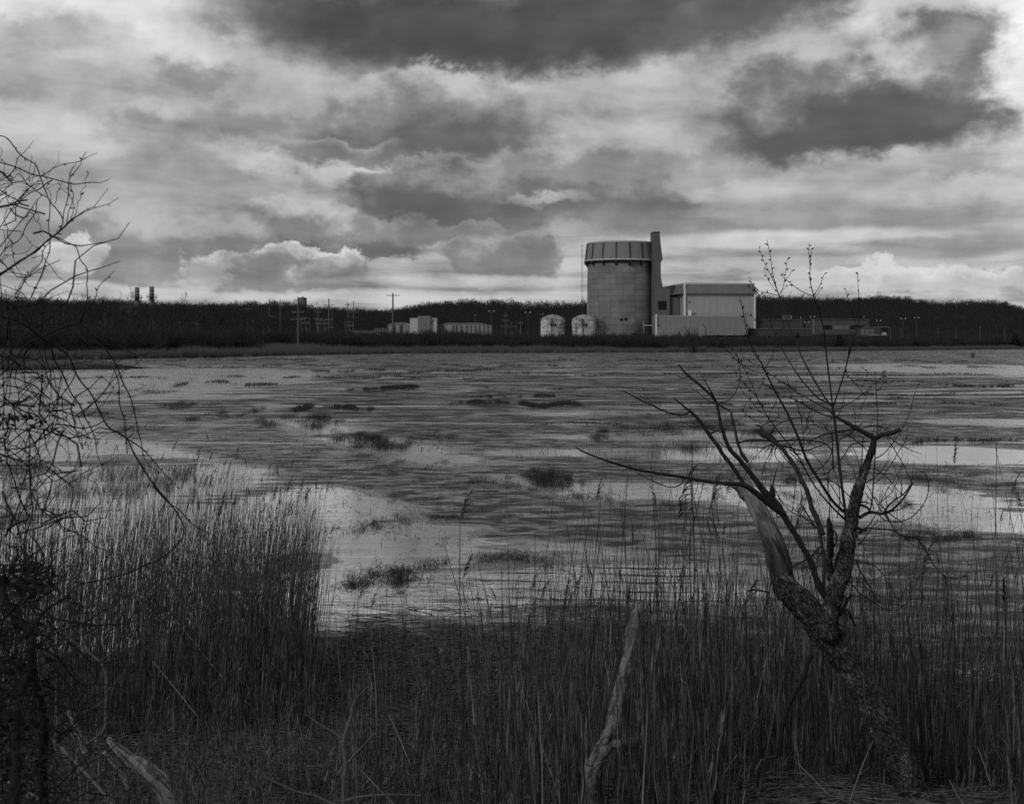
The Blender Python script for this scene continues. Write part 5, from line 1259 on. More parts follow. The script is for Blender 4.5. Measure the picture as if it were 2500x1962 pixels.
BUD = 0.020
def stem(c, pts, w=None, side=(), bud=0.045, budf=0.45, name='young_stem', d1=None):
    pth = PT.path(trace(c, pts, w), None, d1, 0.02)
    o = link(name, sweep_mesh(name, [sweep(pth, 7, lumpy(40, .12))]), M_STEM, tree); out = []
    knots(pth[int(len(pth) * budf):], PT.rs, bud, BUD, out)
    for c2, p2, w2 in side:
        q = PT.path(trace(c2, p2, w2), None, None, 0.02)
        link('twig', sweep_mesh('twig', [sweep(q, 5)]), M_STEM, o); knots(q[len(q) // 4:], PT.rs, bud * .75, BUD, out)
    if out: tag(link('buds', knot_mesh('buds', out), M_STEM, o), kind='stuff')
stem('B', [(1250, 1440, 40), (1240, 1360, 30), (1215, 1180, 28), (1190, 980, 27), (1160, 700, 27), (1140, 500, 28), (1125, 390, 26), (1120, 345, 18)], budf=1.0, d1=0.0)
stem('A', [(1206, 1790, 17), (1190, 1650, 16), (1165, 1450, 16), (1135, 1200, 15), (1115, 1000, 14), (1090, 890, 12), (1050, 770, 12), (1015, 670, 12), (990, 570, 10), (970, 470, 9), (975, 330, 8), (985, 165, 6)], None,
     [('A', [(972, 340), (960, 200), (965, 100)], (7, 5)), ('A', [(1012, 640), (1060, 570), (1090, 500), (1125, 415)], (8, 5)), ('A', [(1018, 670), (1060, 620), (1080, 575)], (7, 5)), ('A', [(1005, 655), (900, 610), (840, 575), (760, 510), (720, 480), (660, 425)], (9, 5)), ('A', [(720, 480), (760, 430), (782, 388)], (6, 4)), ('A', [(1050, 780), (1072, 740)], (5, 3)),
      ('A', [(1110, 1050), (1050, 1020), (1005, 975)], (6, 4)), ('A', [(1110, 1050), (1160, 1080), (1200, 1085)], (6, 4))], budf=.55)
stem('A', [(1200, 1800, 20), (1120, 1700, 20), (1000, 1500, 18), (940, 1390, 18), (880, 1270, 16), (820, 1110, 15), (750, 960, 14), (720, 880, 13), (690, 770, 13), (650, 650, 12), (610, 530, 10), (580, 400, 8), (560, 250, 7), (530, 100, 6), (520, 62, 4)], None,
     [('A', [(630, 590), (560, 430), (510, 330), (470, 240), (440, 145)], (9, 5)), ('A', [(620, 600), (540, 490), (510, 420), (490, 350)], (6, 4)), ('A', [(645, 650), (530, 620), (430, 600), (340, 565)], (8, 5)), ('A', [(655, 640), (690, 560), (710, 470), (720, 380), (735, 268)], (8, 5)), ('A', [(652, 640), (690, 590), (735, 530)], (5, 4)),
      ('A', [(660, 700), (560, 680), (450, 640), (380, 590)], (6, 4)), ('A', [(755, 660), (770, 620), (785, 600)], (5, 4)), ('A', [(815, 1110), (850, 1080)], (5, 3))], budf=.5)
stem('A', [(1215, 1800, 18), (1250, 1700, 17), (1300, 1550, 16), (1340, 1420, 15), (1370, 1290, 15), (1384, 1225, 28), (1390, 1180, 28), (1420, 1110, 13), (1445, 1040, 12), (1470, 980, 10), (1480, 850, 8), (1482, 700, 7), (1478, 600, 7), (1470, 500, 6), (1468, 395, 5)], None,
     [('A', [(1470, 985), (1530, 965), (1600, 915), (1700, 845), (1800, 755), (1885, 685)], (9, 4)), ('A', [(1455, 965), (1430, 880), (1400, 780), (1370, 680), (1345, 585)], (8, 5)), ('A', [(1440, 1050), (1400, 1030), (1385, 1015)], (5, 3))], budf=.6)
stem('A', [(1190, 1780, 17), (1050, 1708, 16), (920, 1570, 14), (850, 1480, 14), (760, 1340, 12), (690, 1220, 12), (640, 1110, 11), (590, 1010, 10), (560, 930, 9), (510, 790, 8), (480, 720, 7), (440, 640, 6), (380, 560, 5), (340, 445, 4)], None,
     [('A', [(640, 1110), (690, 960), (720, 890), (745, 845)], (9, 5)), ('A', [(590, 960), (600, 820), (612, 690)], (6, 4)), ('A', [(570, 980), (500, 950), (390, 880), (305, 838)], (7, 4)), ('A', [(330, 850), (305, 820)], (5, 3))], budf=.5)
stem('B', [(1225, 1380, 30), (1130, 1290, 28), (1040, 1160, 28), (960, 1030, 27), (880, 900, 26), (830, 780, 26), (790, 670, 24), (720, 510, 22), (650, 370, 20), (570, 230, 18), (520, 130, 17), (460, 10, 16), (430, -60, 15), (398, -99, 14), (340, -210, 12), (305, -295, 11), (278, -405, 9), (258, -525, 8), (238, -620, 7), (222, -700, 5)], None,
     [('A', [(490, 1450), (400, 1440), (300, 1390), (220, 1330), (110, 1220), (40, 1130), (8, 1080)], (9, 4)), ('A', [(480, 1400), (370, 1350), (290, 1290), (245, 1235)], (7, 4)), ('A', [(500, 1410), (580, 1270), (640, 1120)], (9, 8)), ('A', [(170, 1700), (235, 1560), (240, 1450), (215, 1300), (210, 1220)], (6, 4)), ('A', [(340, 1080), (300, 1050), (285, 1035)], (5, 3))], budf=.62)
stem('B', [(1245, 1460, 26), (1190, 1410, 20), (1100, 1320, 17), (990, 1190, 15), (900, 1060, 14), (800, 870, 13), (690, 720, 12), (590, 600, 11), (490, 460, 11), (420, 340, 10), (380, 260, 9), (300, 180, 8), (210, 90, 6), (160, -5, 4)], None,
     [('B', [(385, 260), (420, 170), (470, 80)], (7, 4)), ('B', [(380, 250), (330, 130), (290, 60), (262, -10), (200, -120), (130, -200)], (8, 4)), ('B', [(430, 420), (340, 330), (270, 240), (220, 170)], (7, 4)), ('B', [(440, 530), (350, 490), (270, 430), (215, 400)], (8, 5)), ('B', [(480, 460), (390, 400), (290, 385), (210, 388)], (7, 4))], budf=.7)
stem('B', [(1460, 1390, 16), (1490, 1330, 15), (1510, 1150, 13), (1525, 900, 12), (1540, 700, 11), (1555, 500, 9), (1545, 300, 8), (1535, 150, 7), (1535, 20, 5)], None, [('B', [(1540, 210), (1580, 190), (1615, 90), (1600, 20)], (8, 4)), ('B', [(1460, 212), (1530, 205), (1590, 195)], (6, 4))], budf=1.0)
stem('B', [(1120, 420, 12), (1000, 350, 11), (850, 270, 10), (720, 190, 9), (600, 110, 8), (500, 40, 7), (400, -40, 5)], None, [('B', [(740, 200), (690, 140), (670, 80)], (6, 4)), ('B', [(820, 180), (770, 185), (700, 170), (640, 110)], (6, 4)), ('B', [(600, 230), (520, 190), (450, 140)], (6, 4))], budf=.5)
stem('B', [(1118, 470, 12), (1000, 430, 11), (880, 370, 10), (760, 300, 9), (640, 260, 8), (570, 225, 6)], None, [('B', [(990, 400), (920, 395), (850, 350), (810, 260), (740, 200)], (7, 4)), ('B', [(1050, 370), (1080, 345), (1100, 330)], (6, 5))], budf=.4)
stem('B', [(1140, 410, 10), (1250, 350, 9), (1350, 290, 8), (1440, 220, 7), (1530, 140, 6), (1640, 60, 4)], None, [('B', [(1440, 270), (1360, 170), (1290, 90), (1240, 20)], (7, 4)), ('B', [(1400, 180), (1440, 100), (1450, 20)], (5, 3)), ('B', [(1440, 280), (1410, 350), (1380, 430), (1370, 500)], (6, 4))], budf=.3)
stem('B', [(1160, 470, 9), (1200, 400, 8), (1220, 320, 7), (1247, 220, 4)], budf=1.0)
stem('B', [(1130, 980, 10), (1120, 800, 9), (1115, 640, 7), (1060, 580, 7), (1000, 570, 6), (930, 520, 5), (880, 440, 4)], None, [('B', [(1118, 470), (1080, 510), (1060, 580)], (8, 6)), ('B', [(1060, 515), (960, 520), (850, 480), (780, 400)], (6, 4))], budf=1.0)
# the curling twigs at the right
TW = [('B', [(1375, 1440, 32), (1440, 1400, 28), (1500, 1385, 26), (1600, 1400, 24), (1680, 1370, 22), (1760, 1300, 18), (1830, 1210, 15), (1895, 1100, 11)]), ('B', [(1380, 1312, 22), (1440, 1330, 19), (1480, 1370, 18)]), ('B', [(1390, 1290, 14), (1440, 1285, 12), (1478, 1300, 8)]), ('B', [(1610, 1395, 20), (1660, 1320, 15), (1720, 1265, 13), (1800, 1212, 11), (1885, 1110, 8)]),
      ('B', [(1890, 1105, 9), (1850, 1030, 8), (1800, 920, 7), (1740, 820, 7), (1650, 680, 6), (1560, 560, 4)]), ('B', [(1570, 1405, 12), (1590, 1440, 10), (1650, 1472, 10), (1750, 1477, 9), (1850, 1450, 9), (1930, 1390, 8), (2000, 1300, 8), (2040, 1200, 7), (2045, 1100, 6), (2010, 1020, 5), (1922, 950, 3)]),
      ('B', [(1590, 1380, 10), (1510, 1230, 8), (1450, 1120, 5)]), ('B', [(1520, 1100, 9), (1545, 1095, 8), (1600, 1040, 7), (1680, 930, 7), (1760, 790, 6), (1820, 700, 5), (1850, 575, 3)]), ('B', [(1530, 860, 10), (1560, 852, 9), (1620, 810, 8), (1700, 720, 8), (1790, 580, 7), (1850, 450, 6), (1890, 320, 6), (1925, 200, 5), (1957, 138, 3)]),
      ('B', [(1640, 640, 10), (1750, 720, 7), (1860, 780, 6), (1980, 822, 4)]), ('B', [(1570, 1320, 8), (1640, 1180, 6), (1720, 1060, 5), (1782, 945, 3)]), ('B', [(1560, 1310, 7), (1680, 1200, 6), (1740, 1090, 5), (1760, 1000, 4), (1690, 910, 3)]), ('B', [(1620, 1390, 22), (1650, 1440, 22), (1665, 1468, 14)]), ('B', [(1430, 1190, 8), (1490, 1270, 8), (1520, 1360, 8)]), ('B', [(1520, 960, 7), (1640, 1040, 6), (1770, 1200, 5), (1790, 1210, 4)]),
      ('B', [(1440, 1100, 8), (1540, 1040, 6), (1680, 870, 3)]), ('B', [(1780, 1215, 7), (1790, 1130, 6), (1750, 1040, 5), (1700, 930, 3)]), ('B', [(1760, 1300, 6), (1700, 1180, 5), (1625, 1118, 3)]), ('B', [(1690, 1300, 5), (1790, 1330, 4), (1880, 1360, 3)]), ('B', [(1850, 870, 4), (1830, 940, 4), (1790, 970, 3)]),
      ('D', [(1150, 150, 28), (1210, 180, 24), (1290, 165, 14), (1400, 175, 12), (1520, 185, 12), (1620, 235, 11), (1700, 258, 11), (1775, 260, 11), (1830, 320, 9), (1900, 430, 8), (1980, 570, 8), (2050, 650, 7), (2130, 685, 6), (2260, 672, 5), (2340, 620, 3)]), ('D', [(1640, 240, 5), (1720, 320, 5), (1800, 365, 5), (1832, 340, 5), (1800, 290, 3)]), ('D', [(1800, 290, 6), (1880, 420, 6), (1960, 550, 5), (2030, 640, 4)]), ('D', [(1180, 220, 24), (1215, 195, 26), (1262, 185, 24)]),
      ('D', [(1150, 490, 16), (1180, 580, 13), (1250, 700, 12), (1330, 840, 11), (1390, 940, 10), (1460, 960, 9), (1560, 960, 9), (1650, 970, 8), (1710, 920, 7), (1735, 840, 6), (1720, 750, 6), (1690, 660, 5), (1600, 580, 5), (1540, 553, 3)]), ('D', [(1060, 700, 13), (1120, 760, 12), (1200, 850, 11), (1320, 930, 9), (1420, 990, 8), (1500, 1025, 7), (1560, 1020, 5)]),
      ('D', [(1150, 505, 10), (1260, 530, 8), (1350, 560, 8), (1430, 640, 7), (1470, 720, 7), (1530, 800, 6), (1570, 890, 6), (1650, 910, 5), (1780, 905, 5), (1890, 925, 4), (2000, 905, 4), (2085, 878, 3)]), ('D', [(1030, 710, 9), (1150, 725, 8), (1240, 720, 7), (1450, 660, 6), (1580, 610, 5), (1690, 550, 4), (1765, 510, 3)]), ('D', [(1060, 760, 9), (1200, 770, 8), (1300, 810, 7), (1420, 880, 6), (1500, 930, 5), (1520, 970, 4), (1490, 980, 3)]), ('D', [(1650, 975, 6), (1580, 1020, 6), (1520, 1090, 5), (1490, 1190, 3)]),
      ('D', [(980, 1060, 46), (1010, 1030, 34), (1060, 920, 24), (1100, 870, 14), (1200, 880, 7)]), ('D', [(1000, 1045, 36), (1060, 1020, 24), (1110, 1100, 15), (1150, 1190, 8)]), ('D', [(1050, 1050, 26), (1040, 1170, 34), (1070, 1260, 34), (1065, 1350, 24), (1090, 1420, 12)]), ('D', [(980, 1160, 22), (1030, 1200, 12), (1085, 1250, 7)]), ('D', [(1100, 1200, 10), (1200, 1300, 8), (1320, 1278, 5)]), ('D', [(1090, 880, 12), (1110, 780, 10), (1110, 670, 6)]), ('D', [(1010, 780, 12), (1020, 860, 10), (1015, 960, 7)]), ('D', [(1180, 330, 16), (1220, 300, 12), (1290, 200, 8), (1380, 70, 4)]), ('D', [(1160, 240, 12), (1190, 300, 10), (1240, 370, 7), (1220, 480, 5)]),
      ('D', [(640, 490, 16), (560, 530, 13), (495, 570, 9)]), ('D', [(805, 425, 20), (720, 430, 13), (685, 462, 8)]), ('D', [(690, 455, 18), (740, 400, 14), (785, 355, 18)]), ('D', [(240, 832, 14), (130, 815, 14), (50, 805, 14), (10, 845, 14)]), ('D', [(240, 885, 10), (200, 980, 9), (160, 1140, 7), (120, 1155, 4)]), ('D', [(165, 1150, 6), (190, 1215, 6), (240, 1345, 4)]), ('D', [(660, 560, 10), (580, 590, 8), (600, 640, 7), (540, 700, 5)]), ('D', [(640, 590, 8), (620, 690, 6), (610, 770, 4)]),
      ('B', [(560, 700, 20), (700, 690, 13), (820, 690, 11), (920, 695, 10), (1040, 720, 9), (1110, 790, 8), (1120, 960, 6)]), ('B', [(570, 725, 16), (700, 760, 13), (850, 790, 10), (1000, 740, 8), (1160, 690, 6)]), ('B', [(890, 705, 8), (1000, 650, 11), (1120, 620, 10), (1300, 590, 11), (1350, 560, 12)]), ('B', [(1180, 690, 9), (1260, 640, 9), (1340, 590, 10), (1400, 530, 6)]), ('B', [(1420, 560, 10), (1550, 550, 9), (1650, 570, 7), (1690, 520, 4)]), ('B', [(1560, 555, 7), (1660, 600, 6), (1685, 580, 3)]),
      ('B', [(950, 1000, 8), (1060, 900, 8), (1110, 800, 7), (1115, 640, 6)]), ('B', [(990, 1065, 9), (1100, 1080, 10), (1160, 1110, 11), (1215, 1165, 10)]), ('B', [(900, 1055, 8), (1060, 1010, 7), (1200, 880, 8), (1290, 740, 9), (1400, 710, 9), (1472, 705, 7)]), ('B', [(1060, 1060, 8), (1000, 900, 6), (880, 790, 4)]), ('B', [(1080, 1560, 9), (1090, 1300, 8), (1070, 1100, 7), (1110, 900, 6)]), ('B', [(1160, 1440, 9), (1190, 1250, 8), (1160, 1050, 7), (1120, 960, 6)]), ('B', [(1220, 1330, 9), (1150, 1200, 8), (1060, 1060, 6)]), ('B', [(1290, 1240, 8), (1210, 1160, 7)]),
      ('B', [(560, 720, 16), (520, 800, 9), (490, 870, 5)]), ('B', [(580, 740, 14), (560, 830, 8), (640, 940, 4)]), ('B', [(540, 730, 14), (450, 760, 8), (410, 810, 4)]), ('B', [(540, 730, 10), (530, 830, 7), (500, 900, 4)]), ('B', [(700, 780, 9), (780, 820, 8), (820, 830, 5)]), ('B', [(600, 780, 9), (680, 890, 8), (800, 990, 7), (900, 1030, 6)]), ('B', [(700, 800, 8), (800, 900, 7), (860, 980, 5)]),
      ('B', [(950, 1530, 14), (890, 1430, 13), (810, 1300, 8)]), ('B', [(1000, 1500, 10), (920, 1470, 9), (820, 1430, 8), (720, 1380, 7), (620, 1280, 6), (550, 1130, 4)]), ('B', [(960, 1540, 8), (860, 1450, 7), (740, 1350, 6), (640, 1290, 6), (580, 1200, 4)]), ('B', [(540, 1230, 50), (535, 1170, 44), (530, 1120, 14)]), ('B', [(640, 1420, 10), (590, 1430, 9), (570, 1380, 6)]), ('B', [(530, 1180, 6), (520, 1080, 5), (530, 1005, 3)]), ('B', [(1370, 1060, 10), (1400, 880, 9), (1410, 700, 8), (1420, 650, 5)]), ('B', [(1350, 1080, 9), (1310, 950, 7), (1250, 860, 5), (1190, 750, 4)]), ('B', [(1390, 1060, 8), (1360, 880, 6), (1310, 740, 4)]),
      ('B', [(1480, 820, 9), (1400, 740, 8), (1280, 650, 7), (1170, 600, 5)]), ('B', [(1430, 700, 6), (1350, 590, 6), (1330, 420, 5), (1310, 340, 3)]), ('B', [(560, 560, 8), (640, 510, 7), (720, 490, 6), (810, 460, 4)]), ('B', [(400, 600, 9), (440, 550, 9), (500, 520, 8), (590, 470, 7), (600, 350, 4)]), ('B', [(490, 520, 7), (520, 420, 6), (580, 320, 4)]), ('B', [(840, 790, 8), (830, 600, 7), (800, 420, 6), (750, 290, 5), (680, 180, 4)]), ('B', [(1180, 700, 7), (1180, 860, 6), (1170, 980, 5)])]
for k, (c, p) in enumerate(TW):
    tr_ = trace(c, p); tr_[:, 2] *= 1.25; pth = PT.path(tr_, None, None, 0.02)
    o = link('twig', sweep_mesh('twig', [sweep(pth, 8 if pth[0, 3] > .015 else 5, lumpy(34, .16))]), M_LIMB if pth[0, 3] > .012 else M_STEM, tree)
    out = []
    knots(pth[len(pth) // 3:], PT.rs, .09, .010, out)
    for _ in range(int(len(pth) * .02 / .08)):
        i = PT.rs.integers(len(pth) // 5, len(pth) - 1); t_ = unit(pth[i] [:3] - pth[i - 1][:3]); d = unit(t_ * .6 + PT.rs.normal(size=3) * np.array([.7, .35, .7])); ln = PT.rs.uniform(.02, .20)
        P = np.array([pth[i, :3], pth[i, :3] + d * ln * .35, pth[i, :3] + d * ln * .7 + np.array([0, 0, ln * .08]), pth[i, :3] + d * ln]); out.append((P, pth[i, 3] * np.array([.5, .4, .3, .15])))
    if out: tag(link('spurs', knot_mesh('spurs', out), M_STEM, o), kind='stuff')

# ---------------- driftwood snag standing in the middle foreground
drift = thing('dead_snag', 'weathered grey driftwood snag standing upright among the reeds', 'dead branch', (0, 0, 0))
PD = Plant(6.6, 8, .2)
dp_ = PD.path(trace('S', [(235, 2000, 80), (238, 1850, 75), (240, 1708, 72), (250, 1550, 82), (272, 1450, 96), (310, 1380, 98), (370, 1280, 112), (402, 1180, 102), (425, 1080, 96), (455, 950, 84), (490, 800, 78), (518, 650, 76), (545, 520, 82), (568, 430, 72), (590, 375, 44), (606, 335, 14)]), 0, .35, .012)
link('trunk', sweep_mesh('trunk', [sweep(dp_, 36, lumpy(14, .28, 55, .24))]), M_DRIFT, drift)
for pts in ([(290, 1470, 60), (255, 1440, 54), (236, 1418, 40), (232, 1402, 16)], [(380, 1270, 80), (425, 1290, 70), (452, 1300, 52), (464, 1304, 24)], [(330, 1330, 60), (372, 1232, 40), (380, 1215, 20)]):
    link('knot', sweep_mesh('knot', [sweep(PD.path(trace('S', pts), None, None, .01), 16, lumpy(40, .4, 90, .2))]), M_DRIFT, drift)
link('twig', sweep_mesh('twig', [sweep(PD.path(trace('S', [(590, 345, 10), (575, 332, 9), (553, 328, 5)]), None, None, .01), 6)]), M_DRIFT, drift)

# ---------------- fallen pale log and small dead wood at lower left
M_GREYTWIG = material('lichened twig', 0.10, 0.85, 0.6, 40.0, bump=0.006, bscale=60.0, spec=0.15)
def woody(name, label, cat, Y, seed, runs, mat, part='branch', spread=.15, sides=12, rough=.18):
    t = thing(name, label, cat, (0, 0, 0)); P = Plant(Y, seed, spread)
    for i, (c, pts) in enumerate(runs):
        pth = P.path(trace(c, pts), None, None, .015)
        link('stem' if i == 0 else part, sweep_mesh(name, [sweep(pth, sides if pth[0, 3] > .01 else 6, lumpy(30, rough, 70, rough * .5))]), mat, t)
    return t, P
M_PALELOG = material('pale dead wood', 0.31, 0.8, 0.4, 16.0, bump=0.008, build=grain(-1.0), spec=0.15)
woody('fallen_log', 'pale barkless log arching down at the lower left edge', 'log', 7.0, 21, [('H', [(800, 1215, 30), (840, 1265, 60), (960, 1370, 95), (1080, 1450, 118), (1180, 1530, 130), (1240, 1630, 130), (1262, 1720, 130), (1275, 1900, 130)]), ('H', [(770, 1320, 30), (860, 1420, 46), (930, 1520, 46), (960, 1600, 40)])], M_PALELOG, 'side_branch', sides=28)
woody('dead_stub', 'short pale broken stub left of the crooked pale twig', 'dead branch', 6.6, 22, [('H', [(640, 1330, 52), (610, 1260, 52), (590, 1200, 48), (545, 1100, 38), (515, 1020, 40), (508, 1008, 20)])], M_PALELOG, sides=16, rough=.35)
woody('crooked_sapling', 'crooked pale twig curving up before the dark left reeds', 'sapling', 6.8, 23, [('H', [(605, 1760, 22), (600, 1600, 22), (590, 1500, 21), (575, 1400, 20), (572, 1330, 21), (600, 1280, 22), (680, 1240, 22), (740, 1190, 24), (782, 1130, 26), (785, 1000, 26), (792, 850, 26), (785, 740, 25), (740, 650, 20), (670, 590, 16), (620, 500, 12), (600, 440, 8)]),
    ('H', [(675, 595, 12), (560, 510, 10), (480, 445, 8), (400, 395, 5)]), ('H', [(745, 645, 9), (820, 590, 8), (910, 510, 5)]), ('H', [(600, 450, 8), (540, 400, 7), (470, 345, 4)]), ('H', [(780, 930, 8), (700, 990, 7), (560, 1040, 5)]), ('H', [(795, 870, 7), (850, 820, 6), (920, 720, 4)]), ('H', [(570, 1290, 18), (540, 1200, 12), (430, 1080, 6)])], M_GREYTWIG, rough=.35)
woody('bare_sapling', 'small lichen grey sapling at the bottom, left of centre', 'sapling', 6.4, 24, [('M', [(318, 1850, 26), (312, 1708, 24), (312, 1600, 24), (322, 1490, 24), (310, 1400, 24), (312, 1345, 22), (345, 1250, 18), (360, 1180, 14), (385, 1105, 8)]), ('M', [(308, 1355, 16), (250, 1310, 12), (180, 1270, 9), (100, 1215, 5)]), ('M', [(325, 1490, 18), (390, 1420, 14), (480, 1320, 7)]), ('M', [(312, 1690, 20), (400, 1668, 15), (560, 1655, 10), (740, 1660, 6)]),
    ('M', [(300, 1720, 22), (240, 1700, 18), (150, 1660, 15), (60, 1640, 12), (0, 1615, 10), (-120, 1560, 7)]), ('M', [(140, 1660, 12), (120, 1600, 11), (112, 1540, 9), (98, 1480, 6)]), ('M', [(110, 1500, 8), (180, 1495, 7), (240, 1490, 4)]), ('M', [(375, 1130, 7), (420, 1090, 6), (450, 1060, 4)])], M_GREYTWIG, rough=.35)
woody('dead_stick', 'bare stick leaning across the lower left corner, rising to the left', 'stick', 6.2, 25, [('H', [(860, 1740, 22), (780, 1640, 23), (600, 1440, 22), (380, 1220, 20)])], M_DRIFT)
woody('dead_stick', 'short mottled stick in the lower left corner', 'stick', 5.6, 26, [('H', [(360, 1730, 22), (310, 1690, 22), (190, 1610, 22), (50, 1535, 20)])], M_PALELOG, rough=.3)
woody('dead_stick', 'thin pale stick afloat behind the left reeds', 'stick', 14.4, 27, [('H', [(1010, 1228, 9), (1100, 1240, 8), (1200, 1253, 7), (1300, 1265, 5)])], M_PALELOG)

